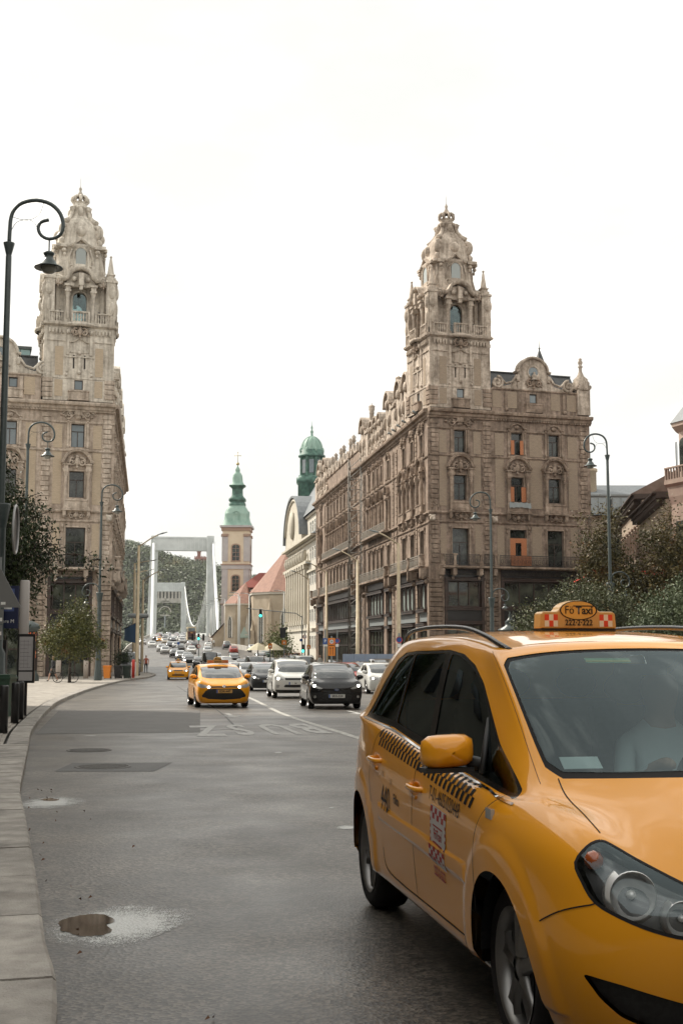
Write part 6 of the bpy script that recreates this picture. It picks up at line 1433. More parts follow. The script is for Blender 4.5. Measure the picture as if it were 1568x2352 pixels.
def plate(par,loc,txt,ground,rz=0.,w_=.52,ry=0.):
 m=MB();m.box(-w_/2,-.008,-.056,w_/2,.004,.056);m.box(-w_/2+.004,-.010,-.052,-w_/2+.05,-.007,.052,1)
 o=m.build('number_plate',[ground,M_BLUE],par,M=MAT(loc,rz=rz))
 if txt:
  me=text_mesh(txt,.098,True,.0005,'CENTER','plate_text');me.materials.append(M_DARK);me.transform(Matrix.Rotation(R(90),4,'X'));mkobj('lettering',me,o,loc=(.022,-.011,-.002))
 return o
M_PLW=mat('plate_white',(.60,.60,.56),.5);M_PLY=mat('plate_yellow',(.55,.30,.08),.5)
def build_car(key,name,label,cat,colour,loc,rz,group=None,mirrors=True,plate_txt=None,lit=False,ground=None,slope=0.,driver=False,extra=None):
 c=CARS[key];res=c['res'];p=c['p'];sk=c['sk'];lod=p.get('lod',1)
 t=thing(name,label,cat,loc,rz,group)
 t.rotation_euler=(0,0,0);t.matrix_world=Matrix.Translation(loc)@Matrix.Rotation(rz,4,'Z')@Matrix.Rotation(slope,4,'Y')
 mt=PA[colour]if isinstance(colour,str)else colour
 mk=c.setdefault('me',{})
 def gm(nm,m_,off=0.,mirror=True):
  k=(nm,m_.name)
  if k not in mk:mk[k]=to_mesh(nm,*res[nm][:3],m_,mirror,off)
  return mk[k]
 mkobj('body',gm('body',mt),t)
 for nm in('windshield','rear_window','side_window','headlight','grille','lower_grille','fog_light','tail_light','trim','chrome_trim'):
  if nm in res:
   m_=PARTM[nm]
   if nm=='headlight' and lod==0 and lit:m_=M_LIT
   if lod>=1 and nm in('side_window','headlight','fog_light','tail_light'):
    for sd_ in('right','left'):
     k=(nm,m_.name,sd_)
     if k not in mk:mk[k]=to_mesh(nm,*res[nm][:3],m_,False,-.006 if nm=='side_window' else-.002,side=sd_)
     mkobj(nm,mk[k],t)
   else:mkobj(nm,gm(nm,m_,-.004 if lod else 0),t)
 wb=p['wb'];tr=p['hw']-.115;wr=p.get('wr',.315)
 for x in(0,-wb):
  for s_ in(-1,1):add_wheel(t,x,s_*tr,wr,c['wheels'])
  # dark underside and wheel houses
 k='under'
 if k not in mk:
  m=MB();hw=p['hw']-.04;m.box(-wb-p['ro']*.8,-hw+.22,.22,p['fo']*.8,hw-.22,.60)
  for x0,x1 in((-wb+wr+.08,-wr-.08),):m.box(x0,-hw+.03,.24,x1,hw-.03,.45)
  mk[k]=m.fixed('underbody',[M_DARK])
 mkobj('underbody',mk[k],t)
 if mirrors and lod>=1:
  k=('mirror',mt.name)
  if k not in mk:
   m=MB();m.ball((0,0,0),1,14,9,sc=(.075,.115,.075));m.box(.0,-.02,-.09,.05,.14,-.05,1)
   mk[k]=m.mesh('mirror',[mt,M_PLASTIC])
  px=sk.ev(np.array([5.6]),np.array([8.1]))[0]
  for s_ in(-1,1):mkobj('mirror',mk[k],t,M=Matrix.Translation((px[0]-.02,s_*(px[1]+.13),px[2]+.04))@Matrix.Diagonal((1,-s_ if s_>0 else 1,1,1)))
 if plate_txt is not None and lod>=1:
  pz=p.get('plate_z',.45);uv=sk.inv([(0.02,pz)],(1,2),(0,3),(0,6.6));X=sk.ev(uv[:,0],uv[:,1])[0];plate(t,(X[0]+.02,0,pz),plate_txt,ground or M_PLW,rz=R(90))
 if lit and lod>=1 and p.get('bulb'):
  by,bz,br=p['bulb'];uv=sk.inv([(by,bz)],(1,2),(0,3.9),(0,6.6));X=sk.ev(uv[:,0],uv[:,1])[0]
  for s_ in(-1,1):m=MB();m.ball((0,0,0),br,10,6,sc=(.5,1,.9));mkobj('lit_bulb',m.mesh('lit_bulb',[M_LIT]),t,loc=(X[0],s_*by,bz))
 return t
 # ================================================================ traffic
car_spec('corolla',wb=2.64,fo=.93,ro=.80,hw=.895,belt=.98,roof=1.44,hx=-.78,rx=-2.75,cowl=.18,nose=.73,clr=.15,glz=3,lod=1,spokes=5,plate_z=.545,front=[('headlight',[(.44,.70),(.62,.745),(.84,.81),(.86,.72),(.74,.655),(.44,.655)]),('grille',[(0,.705),(.20,.71),(.44,.70),(.44,.66),(.2,.665),(0,.655)]),('lower_grille',[(0,.625),(.50,.625),(.60,.56),(.72,.41),(.70,.355),(.60,.34),(.52,.30),(0,.27)])],bulb=(.50,.678,.045))
car_spec('fiesta',wb=2.49,fo=.80,ro=.66,hw=.86,belt=.97,roof=1.48,hx=-.42,rx=-2.45,cowl=.22,nose=.72,clr=.17,glz=3,lod=1,wr=.30,plate_z=.42,hoodz=-.03,front=[('headlight',[(.44,.665),(.58,.72),(.74,.80),(.80,.86),(.82,.80),(.76,.71),(.62,.655),(.50,.635)]),('grille',[(0,.60),(.42,.605),(.44,.585),(.42,.56),(0,.555)]),('lower_grille',[(0,.50),(.42,.50),(.50,.42),(.46,.31),(0,.28)]),('fog_light',[(.66,.44),(.72,.43),(.73,.37),(.68,.355),(.64,.39)])],bulb=(.70,.74,.05))
car_spec('crossover',wb=2.67,fo=.85,ro=.75,hw=.885,belt=1.09,roof=1.62,hx=-.55,rx=-2.75,cowl=.20,nose=.83,clr=.25,glz=3,lod=1,wr=.345,plate_z=.62,front=[('headlight',[(.46,.80),(.62,.83),(.82,.90),(.83,.80),(.70,.75),(.50,.745)]),('grille',[(0,.84),(.40,.84),(.42,.80),(.38,.75),(0,.75)]),('lower_grille',[(0,.57),(.40,.57),(.46,.50),(.42,.46),(0,.45)]),('fog_light',[(.62,.56),(.76,.57),(.76,.45),(.66,.44)]),('trim',[(0,.36),(.80,.36),(.74,.26),(0,.25)])],bulb=(.68,.81,.055))
car_spec('liftback',wb=2.69,fo=.89,ro=1.05,hw=.90,belt=.98,roof=1.46,hx=-.72,rx=-2.55,rgb=-3.1,deck=1.03,cowl=.12,nose=.75,clr=.16,glz=3,lod=1,plate_z=.48,front=[('headlight',[(.44,.76),(.62,.77),(.82,.80),(.83,.70),(.66,.665),(.46,.665)]),('grille',[(0,.76),(.36,.76),(.34,.70),(.28,.63),(0,.62)]),('lower_grille',[(0,.40),(.68,.40),(.74,.34),(.66,.28),(0,.27)])],bulb=(.62,.715,.05))
car_spec('hybrid',wb=2.685,fo=.95,ro=.86,hw=.89,belt=.99,roof=1.44,hx=-.70,rx=-2.75,cowl=.22,nose=.72,clr=.15,glz=3,lod=1,front=[('headlight',[(.42,.66),(.60,.70),(.80,.80),(.83,.72),(.70,.62),(.46,.60)]),('grille',[(0,.68),(.36,.68),(.33,.62),(0,.61)]),('lower_grille',[(0,.45),(.60,.46),(.56,.32),(0,.30)])],bulb=(.68,.70,.05),plate_z=.5)
car_spec('octavia',wb=2.58,fo=.90,ro=1.0,hw=.885,belt=.98,roof=1.47,hx=-.65,rx=-2.45,rgb=-2.95,deck=1.05,cowl=.12,nose=.76,clr=.15,glz=2,lod=1,plate_z=.52,front=[('headlight',[(.42,.78),(.66,.80),(.82,.80),(.81,.68),(.70,.64),(.46,.65)]),('grille',[(0,.775),(.38,.77),(.34,.68),(0,.665)]),('lower_grille',[(0,.42),(.48,.42),(.50,.32),(0,.31)])],bulb=(.66,.72,.05))
HB=[('headlight',[(.48,.70),(.66,.74),(.82,.80),(.80,.68),(.60,.64)]),('grille',[(0,.70),(.36,.70),(.34,.62),(0,.61)]),('lower_grille',[(0,.44),(.55,.44),(.5,.32),(0,.31)])]
def gen(key,lod,**k):
 d=dict(wb=2.6,fo=.86,ro=.75,hw=.885,belt=.98,roof=1.47,hx=-.60,rx=-2.65,cowl=.15,nose=.74,lod=lod,front=HB,bulb=(.68,.71,.05),glz=3);d.update(k);car_spec(key,**d)
for L_ in(0,1):
 gen('hatch%d'%L_,L_);gen('sedan%d'%L_,L_,ro=1.0,rx=-2.45,rgb=-2.95,deck=1.02);gen('small%d'%L_,L_,wb=2.42,fo=.72,ro=.6,hw=.83,roof=1.50,hx=-.38,rx=-2.45)
 gen('estate%d'%L_,L_,ro=1.0,rx=-3.05,roof=1.50);gen('suv%d'%L_,L_,belt=1.10,roof=1.68,clr=.25,nose=.86,wr=.35,hx=-.5,rx=-2.85,hw=.91,front=[(a,[(y,z+.11)for y,z in b])for a,b in HB])
gen('van1',1,wb=3.3,fo=.92,ro=.95,hw=.97,belt=1.22,roof=2.25,hx=-.25,rx=-4.0,cowl=.45,nose=.95,wr=.34,rise=.05,front=[('headlight',[(.56,.84),(.76,.95),(.84,1.08),(.86,.90),(.72,.80)]),('grille',[(0,.92),(.5,.90),(.48,.78),(0,.77)]),('lower_grille',[(0,.55),(.62,.55),(.60,.38),(0,.37)])],bulb=(.72,.92,.05),plate_z=.62)
gen('minivan1',1,wb=3.0,fo=.9,ro=.95,hw=.95,belt=1.12,roof=1.92,hx=-.25,rx=-3.6,cowl=.35,nose=.9,wr=.33,front=[(a,[(y,z+.14)for y,z in b])for a,b in HB])
HD=-1.4137
def at_px(px,Y):return((px-784)*.994*Y/2800,Y)
def place(key,name,label,colour,x,y,rz=HD,cat='car',group='cars queuing towards the camera',**k):
 s_=(gz(y+1.5)-gz(y-1.5))/3.0*(1 if abs(rz-HD)<1 else-1)
 return build_car(key,name,label,cat,colour,(x,y,gz(y)),rz,group,slope=s_,**k)
def taxi_sign(par,x,z,k=1.):
 o=mkobj('roof_sign',MB().box(-.05,-.32*k,0,.05,.32*k,.02).box(-.055,-.31*k,.02,.055,.31*k,.10*k).mesh('roof_sign',[mat('sign_plastic',(.50,.30,.10),.45,coat=.5)]),par,loc=(x,0,z))
 q=MB();q.lathe([(0,0),(.125,0),(.125,.10),(0,.10)],20,sy=.75);me=q.fixed('sign_oval',[mat('sign_amber',(.58,.34,.08),.5)]);me.transform(Matrix.Rotation(R(90),4,'X'));me.transform(Matrix.Rotation(R(90),4,'Z'));mkobj('sign_oval',me,o,loc=(-.05,0,.13))
 q=MB()
 for g_ in(-.30,.14):
  for i in range(5):
   for j in range(3):
    if(i+j)%2==0:q.add([(.057,(g_+i*.032)*k,.025+j*.023),(.057,(g_+(i+1)*.032)*k,.025+j*.023),(.057,(g_+(i+1)*.032)*k,.048+j*.023),(.057,(g_+i*.032)*k,.048+j*.023)],[(0,1,2,3)])
 o2=mkobj('sign_checks',q.mesh('sign_checks',[mat('sign_red',(.55,.05,.02),.5)]),o);o2['kind']='stuff'
 for tx,sz,zz in(('FőTaxi',.085,.145),('222·2·222',.062,.055)):
  me=text_mesh(tx,sz,True,0);me.transform(Matrix.Rotation(R(90),4,'X'));me.transform(Matrix.Rotation(R(90),4,'Z'));me.materials.append(M_DARK);mkobj('lettering',me,o,loc=(.062,0,zz))
tx=place('corolla','taxi','yellow taxi hatchback with black trapezoid grille driving in the bus lane','yellow',-4.0,41.0,HD+.05,'taxi',None,plate_txt='EDK-447',lit=True,ground=M_PLY)
taxi_sign(tx,-1.15,1.445,1.15)
def badge(par,z,txt=None,m_=M_CHROME,w_=.09,sk=None,h=.036):
 uv=sk.inv([(0.01,z)],(1,2),(0,3),(0,6.6));X=sk.ev(uv[:,0],uv[:,1])[0]
 q=MB();q.lathe([(0,0),(1,0),(.9,.12)],24,mi=0,smooth=True);me=q.fixed('badge',[m_]);me.transform(Matrix.Diagonal((w_,h,.06,1)));me.transform(Matrix.Rotation(R(90),4,'X'));me.transform(Matrix.Rotation(R(90),4,'Z'));o=mkobj('badge',me,par,loc=(X[0]+.012,0,z))
 if txt:
  q=text_mesh(txt,.05,True,0);q.transform(Matrix.Rotation(R(90),4,'X'));q.transform(Matrix.Rotation(R(90),4,'Z'));q.materials.append(M_CHROME if m_ is not M_CHROME else M_DARK);mkobj('lettering',q,o,loc=(.010,0,0))
badge(tx,.70,None,M_CHROME,.065,CARS['corolla']['sk'],.045)
fi=place('fiesta','parked_car' if False else 'car','black small hatchback with its headlights on, nearest in the queue behind the big taxi','black',-.25,39.8,HD-.03,plate_txt='SRX-524',lit=True)
badge(fi,.62,'Ford',mat('badge_blue',(.02,.05,.16),.3,coat=1.),.085,CARS['fiesta']['sk'])
place('crossover','car','white crossover with dark grille between the black hatchback and the dark hybrid','white',-2.0,51.0,HD-.02,plate_txt='N',lit=True)
place('hybrid','car','dark grey hybrid saloon behind the yellow taxi, left of the white crossover','dark grey',-3.9,63.8,HD,plate_txt='',lit=True)
place('octavia','car','white liftback saloon just right of the black hatchback','white',2.0,58.0,HD,plate_txt='',lit=True)
place('hatch1','car','silver saloon half hidden behind the dark hybrid and the yellow taxi','silver',-7.2,74,HD,lit=True)
place('hatch1','car','red roofed hatchback peeping out behind the black hatchback','red',*at_px(800,68),HD,lit=False)
place('hatch1','car','dull red hatchback behind the hybrid saloon roof','red',*at_px(605,92),HD)
place('minivan1','car','dark minibus with broad windscreen rising above the hybrid saloon','dark grey',*at_px(590,103),HD,cat='van')
place('suv1','car','dark green off-road car right of the dark minibus','dark green',*at_px(660,118),HD)
place('van1','car','white panel van roof showing behind the white crossover','white',*at_px(703,106),HD,cat='van').scale=(1,1,.86)
place('estate1','car','grey estate car with roof rails to the left of the white liftback','grey',*at_px(835,78),HD)
place('suv1','car','black off-road car behind the white liftback','black',*at_px(888,74),HD)
place('hatch1','car','white hatchback roof left of the silver saloon','white',*at_px(541,96),HD)
place('sedan1','car','pale silver saloon directly above the yellow taxi roof','silver',*at_px(530,112),HD)
place('estate1','car','silver estate with wide windscreen behind the yellow taxi sign','silver',*at_px(520,132),HD)
place('hatch1','car','dark hatchback right of the silver estate','dark grey',*at_px(560,140),HD)
place('van1','van','black high roofed van in the middle of the queue','black',*at_px(484,128),HD,cat='van',mirrors=True)
sk_=place('octavia','taxi','smaller yellow taxi saloon behind the first one, at the left edge of the queue','yellow',-13.4,101,HD-.02,'taxi',None,plate_txt='',lit=True,ground=M_PLY);taxi_sign(sk_,-1.1,1.475,.7)
place('van1','van','silver grey panel van parked at the left kerb beside the bins','grey',-19.3,112.0,HD+.05,cat='van',group=None)
for k_,c_,px_,Y_,lb_ in(('hatch1','silver',642,84,'silver hatchback between the hybrid saloon and the white crossover, one row back'),('sedan1','white',745,90,'white saloon roof just above the white crossover'),('hatch1','dark grey',855,96,'dark grey hatchback under the orange roadworks board'),('sedan1','silver',575,84,'silver saloon right behind the yellow taxi shoulder'),('estate1','black',622,150,'black estate before the cream parasols'),('hatch1','white',690,140,'white hatchback below the bank corner'),('sedan1','silver',715,128,'silver saloon below the parking sign'),('hatch1','grey',675,168,'grey hatchback below the orange diversion sign'),('suv1','silver',600,180,'silver off-road car before the sapling'),('hatch1','black',775,122,'black hatchback left of the hoarding')):
 place(k_,'car',lb_,c_,*at_px(px_,Y_))
far=[('hatch0','white',-42.27,274,'white hatchback alone at the left edge of the bridge approach',0),('sedan0','yellow',-53.4,360,'far yellow taxi coming off the bridge',1),('hatch0','dark grey',-55.6,366,'dark hatchback just left of the far yellow taxi',0),('estate0','silver',-49.5,306,'silver estate behind the lone white hatchback',0),('hatch0','silver',-35.2,240,'blue grey hatchback behind the silver saloon on the slope',0),('sedan0','silver',-32.7,228,'silver saloon second in the left lane on the slope',0),('hatch0','black',-28.9,213,'black hatchback first in the left lane on the slope',0),('hatch0','black',-31.6,241,'black hatchback behind, right of the blue grey one',0),('hatch0','dark grey',-37.4,268,'dark grey hatchback third row on the slope',0),('hatch0','beige',-45.7,318,'beige hatchback behind the dark grey one on the slope',0),('sedan0','grey',-57.5,400,'grey saloon behind the far yellow taxi',0),('hatch0','grey',-51.4,369,'grey hatchback right of the far yellow taxi',0),('suv0','white',-48.0,372,'white off-road car left of the brown bus',0),('hatch0','silver',-35.5,264,'silver hatchback beside the dark grey one',0),('hatch0','white',-27.95,229,'white small car in the middle of the slope',0),('hatch0','silver',-26.84,205,'silver hatchback behind the small yellow taxi',1),('hatch0','black',-24.3,194,'black hatchback with lights on behind the small yellow taxi',1),('sedan0','black',-21.55,174,'black saloon right behind the small yellow taxi',1),('hatch0','dark grey',-18.2,158,'dark hatchback left of the black high roofed van',0),('hatch0','silver',-24.6,226,'silver car behind the white small car',0),('hatch0','silver',-19.2,190,'silver car behind the black high roofed van',0),('sedan0','white',-14.9,160,'white saloon right of the black high roofed van',0),('estate0','silver',-11.2,150,'silver estate third to the right of the high van',0),('sedan0','dark grey',-16.2,186,'dark saloon behind the row right of the van',0)]
for i,(k,c_,x,y,lb,lit)in enumerate(far):place(k,'car' if 'taxi' not in lb else 'taxi',lb,c_,x,y,cat='taxi' if 'far yellow taxi coming' in lb else 'car',lit=bool(lit))
rear=[('hatch0','silver',-34.0,276,'silver hatchback driving away beside the brown bus'),('sedan0','black',-31.5,262,'black saloon driving away below the brown bus'),('hatch0','white',-28.2,259,'white hatchback driving away right of the black saloon'),('sedan0','silver',-26.0,277,'silver saloon driving away behind the white hatchback'),('hatch0','dark grey',-24.0,256,'dark hatchback driving away under the traffic lights'),('sedan0','red',-20.5,232,'dark red saloon driving away under the no turn sign'),('sedan0','silver',-17.6,240,'silver saloon driving away at the right kerb'),('sedan0','dark green',-12.8,205,'dark green saloon driving away before the church'),('hatch0','red',-8.4,190,'red hatchback driving away in front of the church railing'),('estate0','white',-5.0,172,'white estate with red lights before the bank'),('hatch0','silver',-23.5,310,'small silver car far up beside the parapet'),('hatch0','white',-49.0,424,'white car alone on the bridge right of the bus'),('suv0','red',-7.0,180,'red off-road car with bicycles on its roof'),('hatch0','white',-10.0,222,'white hatchback passing the church wall')]
for i,(k,c_,x,y,lb)in enumerate(rear):place(k,'car',lb,c_,x,y,rz=HD+math.pi,group='cars driving away towards the bridge')
# the crawling mass on the bridge: individual cars a few pixels each
q=random.Random(11);n_=0;cols=['white','silver','silver','grey','black','white','dark grey','dark blue','beige','silver','red']
LN=['outermost','middle','inner','median'];CN=['nearest','second','third','fourth','fifth','sixth','seventh','eighth','ninth','tenth','eleventh','twelfth','thirteenth','fourteenth','fifteenth']
for ln,(fr,y0_)in enumerate(((.17,392),(.32,386),(.45,330),(.56,300))):
 y=y0_+ln*5
 for i in range(15):
  y+=8.2+q.random()*3.5+(i*.9);c_=cols[(i*5+ln*3+i//3)%len(cols)]
  if y>640 or(ln==3 and 355<y<378):continue
  a_,b_=rx(min(y,560));x=a_+(b_-a_)*fr+.5*math.sin(i)+(0 if y<560 else-.16*(y-560));k=['hatch0','sedan0','suv0','estate0'][(i+ln*2)%4]
  place(k,'car','%s car on the bridge approach, %s in the %s lane of oncoming traffic'%(c_,CN[i],LN[ln]),c_,x,y,group='oncoming cars crawling off the bridge')
  # double deck coach seen from behind
bs=thing('coach','brown and cream double deck coach driving away onto the bridge','bus',(-44.9,366,gz(366)),HD+math.pi)
M_CRM=mat('coach_cream',(.50,.42,.28),.4);M_BRN=mat('coach_brown',(.07,.022,.018),.35)
q=MB();q.box(-6,-1.27,.35,6,1.27,4.1);q.box(-5.9,-1.15,4.1,5.9,1.15,4.25);q.build('body',[M_CRM],bs)
q=MB();q.box(-6.06,-1.1,1.35,-5.99,1.1,2.9);q.box(-6.09,-1.2,2.2,-6.05,1.2,2.9);q.build('rear_panel',[M_BRN],bs);q=MB();q.box(-6.1,-.95,2.98,-6.02,.95,3.85);q.build('rear_window',[M_WSKY],bs)
q=MB();q.box(-6.08,-1.0,.55,-6.0,1.0,1.3);q.build('bumper',[M_DARK],bs);q=MB();[q.box(-5.6+k*1.9,s_*1.275-.01,2.75,-4.0+k*1.9,s_*1.275+.01,3.75)for k in range(6)for s_ in(-1,1)];o=q.build('side_windows',[M_CGL],bs);o['kind']='stuff'
me=text_mesh('MD',.45,True,0);me.transform(Matrix.Rotation(R(90),4,'X'));me.transform(Matrix.Rotation(R(-90),4,'Z'));me.materials.append(mat('gold_letters',(.6,.32,.1),.5));mkobj('lettering',me,bs,loc=(-6.13,0,2.5))
for x in(-3.8,3.6):
 for s_ in(-1,1):add_wheel(bs,x,s_*1.05,.5,CARS['van1']['wheels'])
for s_ in(-1,1):q=MB();q.box(-6.12,s_*1.1-.1,.8,-6.05,s_*1.1+.1,1.2);q.build('tail_light',[M_TAIL],bs)
# motor scooter beside the queue
sc=thing('scooter','dark maroon motor scooter with rider space between the small taxi and the queue','scooter',(-15.6,118,gz(118)),HD)
for x in(0,-1.25):q=MB();q.tube([(x+.24*math.cos(a),0,.26+.24*math.sin(a))for a in np.linspace(0,2*math.pi,17)[:-1]],.06,6,closed=True);q.build('wheel',[M_RUBBER],sc,fix=False)
q=MB();q.ball((-.05,0,.45),1,8,6,sc=(.2,.13,.16));q.tube([(-.1,0,.5),(-.25,0,.95),(-.3,0,1.05)],[.16,.13,.08],8);q.ball((-1.0,0,.6),1,10,7,sc=(.5,.18,.22));q.box(-.8,-.15,.28,-.2,.15,.36);q.build('body',[mat('maroon_paint',(.10,.015,.02),.3,coat=1.)],sc,fix=False)
q=MB();q.tube([(-.32,-.36,1.05),(-.28,0,1.0),(-.32,.36,1.05)],.02,6);q.ball((-.3,-.38,1.22),.08,8,5);q.ball((-.3,.38,1.22),.08,8,5);q.build('handlebar',[M_PLASTIC],sc,fix=False);q=MB();q.ball((-.05,0,.95),.09,8,6);q.build('headlight',[M_LIT],sc,fix=False)
# ================================================================ the big taxi in front
def near_taxi():
 T=thing('taxi','large orange yellow taxi people carrier in the foreground, cut by the right edge','taxi',(1.451,5.004,0),-1.385)
 sk=Skin(ZC);YEL=PA['yellow'];wr=.317;ar=.372;regs=[]
 side=lambda P_,n=6,**k:[tuple(q)for q in sk.inv(P_,(0,2),(3.2,10.9),(0,10.7))]
 for hx in(0.075,-2.63):
  uv=sk.inv([(hx+ar*math.cos(a),wr+.005+ar*math.sin(a))for a in np.linspace(-.9,math.pi+.9,44)],(0,2),(2.9,10.9),(0,6.5))
  regs.append(('arch',[tuple(q)for q in uv]+[(float(uv[-1][0]),0.),(float(uv[0][0]),0.)]))
 wins=[[(-2.66,1.15),(-2.53,1.30),(-2.36,1.44),(-2.22,1.493),(-2.02,1.503),(-2.04,1.14)],[(-1.98,1.135),(-1.97,1.505),(-1.36,1.515),(-1.29,1.085)],[(-1.20,1.08),(-1.25,1.512),(-1.06,1.497),(-.87,1.45),(-.69,1.372),(-.56,1.29),(-.33,1.135),(-.01,.99),(-.01,.975),(-.16,.985),(-.78,1.03)]]
 names=['quarter_window','rear_door_window','front_door_window']
 for nm,W_ in zip(names,wins):regs.append((nm,side(linepoly(W_,8,rad=.03))))
 frame=[(-2.76,1.125),(-2.60,1.33),(-2.42,1.47),(-2.25,1.512),(-2.0,1.523),(-1.3,1.532),(-1.05,1.512),(-.855,1.463),(-.675,1.384),(-.54,1.30),(-.30,1.142),(.025,.99),(.025,.958),(-.16,.965),(-.78,1.008),(-1.4,1.055),(-2.0,1.105)]
 regs.append(('window_frame',side(linepoly(frame,8,rad=.02))))
 regs.append(('windshield',linepoly([(-.01,8.12),(1.5,8.10),(2.7,8.12),(2.98,8.3),(3.0,9.0),(2.98,9.75),(2.8,9.93),(1.5,9.97),(-.01,9.98)],10)))
 regs.append(('windshield_seal',linepoly([(-.02,8.0),(1.5,8.0),(2.8,8.0),(3.12,8.2),(3.14,9.0),(3.12,9.85),(2.85,10.05),(1.5,10.06),(-.02,10.07)],10)))
 # headlamp: outline in the front view (|y|, z)
 hl=[(.69,.888),(.74,.87),(.785,.82),(.78,.765),(.755,.705),(.69,.665),(.60,.63),(.50,.608),(.42,.615),(.37,.65),(.36,.70),(.40,.73),(.50,.782),(.60,.838),(.65,.87)]
 uvh=sk.inv(smoothpoly(hl,3),(1,2),(.6,4.2),(3.0,7.2));regs.append(('headlight',[tuple(q)for q in uvh]))
 fog=[(.80,.475),(.75,.40),(.69,.345),(.58,.30),(.40,.31),(.40,.37),(.56,.415),(.70,.455)];regs.append(('lower_grille',[tuple(q)for q in sk.inv(linepoly(fog,6,rad=.02),(1,2),(.3,4.0),(1,5))]))
 regs.append(('grille',[tuple(q)for q in sk.inv(linepoly([(-.0,.62),(.32,.63),(.33,.685),(.30,.70),(0,.69)],6),(1,2),(0,2),(3,6.6))]))
 regs.append(('center_grille',[tuple(q)for q in sk.inv(linepoly([(0,.30),(.36,.31),(.36,.42),(0,.43)],6),(1,2),(0,2),(1,5))]))
 def disp(X,uv):
  d=np.zeros(len(X));side_=np.clip((X[:,1]-.60)/.12,0,1)
  for hx in(0.075,-2.63):
   r_=np.hypot(X[:,0]-hx,X[:,2]-wr);t=np.clip((.53-r_)/.07,0,1);t=t*t*(3-2*t);d+=.012*side_*t*(X[:,2]>.30)
   # protective moulding swelling on the doors
  if True:
   z0=.615+(X[:,0]+.35)*-.025;m_=np.clip(1-np.abs(X[:,2]-z0)/.042,0,1);m_=np.clip(m_*4,0,1)*np.clip((X[:,0]+2.05)/.02,0,1)*np.clip((-.33-X[:,0])/.02,0,1)*(X[:,1]>.8);d+=.010*m_
   # door handle scoops
  for hx_,hz_ in((-1.22,.868),(-2.13,.922)):
   r_=np.hypot((X[:,0]-hx_)/.085,(X[:,2]-hz_)/.035);d-=.018*np.clip(1-r_,0,1)*(X[:,1]>.8)
   # sharp crease: bonnet edge ridge
  return d
 res=skin_mesh(sk,regs,230,190,disp=disp)
 # recompute shading normals from the displaced surface
 def nsmooth(V,F,N0):
  a,b,c=V[F[:,0]],V[F[:,1]],V[F[:,2]];fn=np.cross(b-a,c-a);s_=np.sign((fn*N0[F[:,0]]).sum(1))[:,None];fn*=s_;n=np.zeros_like(V)
  for k in range(3):np.add.at(n,F[:,k],fn)
  n/=np.linalg.norm(n,axis=1)[:,None]+1e-12;return n
 V,N0,F,uv=res['body'];N1=nsmooth(V,F,N0)
 # blend: geometric normals only where relief was pressed in
 dd=np.abs(disp(V,uv))>1e-5;e_=disp(V+np.array([.012,0,0]),uv);f_=disp(V+np.array([0,0,.012]),uv);near_=dd|(np.abs(e_)>1e-5)|(np.abs(f_)>1e-5)
 Nb=N0.copy();
 gx=(disp(V+np.array([.004,0,0]),uv)-disp(V-np.array([.004,0,0]),uv))/.008;gz_=(disp(V+np.array([0,0,.004]),uv)-disp(V-np.array([0,0,.004]),uv))/.008
 G=np.stack([gx,np.zeros(len(V)),gz_],1);G-=N0*(G*N0).sum(1)[:,None];Nb=N0-G*.8;Nb/=np.linalg.norm(Nb,axis=1)[:,None];Nb[V[:,1]<1e-4,1]=0
 mkobj('body',to_mesh('body',V,Nb,F,YEL),T)
 for nm in names:
  for sd_ in('right','left'):mkobj(nm,to_mesh(nm,*res[nm][:3],GL_SIDE,False,-.006,side=sd_),T)
 mkobj('window_frame',to_mesh('window_frame',*res['window_frame'][:3],mat('gloss_black',(.012,.012,.012),.18),True,-.002),T)
 mkobj('windshield',to_mesh('windshield',*res['windshield'][:3],GL_WS,True,-.002),T);mkobj('windshield_seal',to_mesh('windshield_seal',*res['windshield_seal'][:3],M_RUBBER,True,-.004),T)
 mkobj('grille',to_mesh('grille',*res['grille'][:3],M_GRILLE,True,-.02),T);mkobj('center_grille',to_mesh('center_grille',*res['center_grille'][:3],M_GRILLE,True,-.02),T)
 for sd_ in('right','left'):mkobj('lower_grille',to_mesh('lower_grille',*res['lower_grille'][:3],M_GRILLE,False,-.02,side=sd_),T)
 for s_ in(-1,1):q=MB();q.ball((.70,s_*.60,.36),.045,12,8,sc=(.6,1,1));q.build('fog_light',[M_LENS],T,fix=False)
 # headlamp: recessed dark bowl, reflectors, clear lens
 V,N0,F,uv=res['headlight']
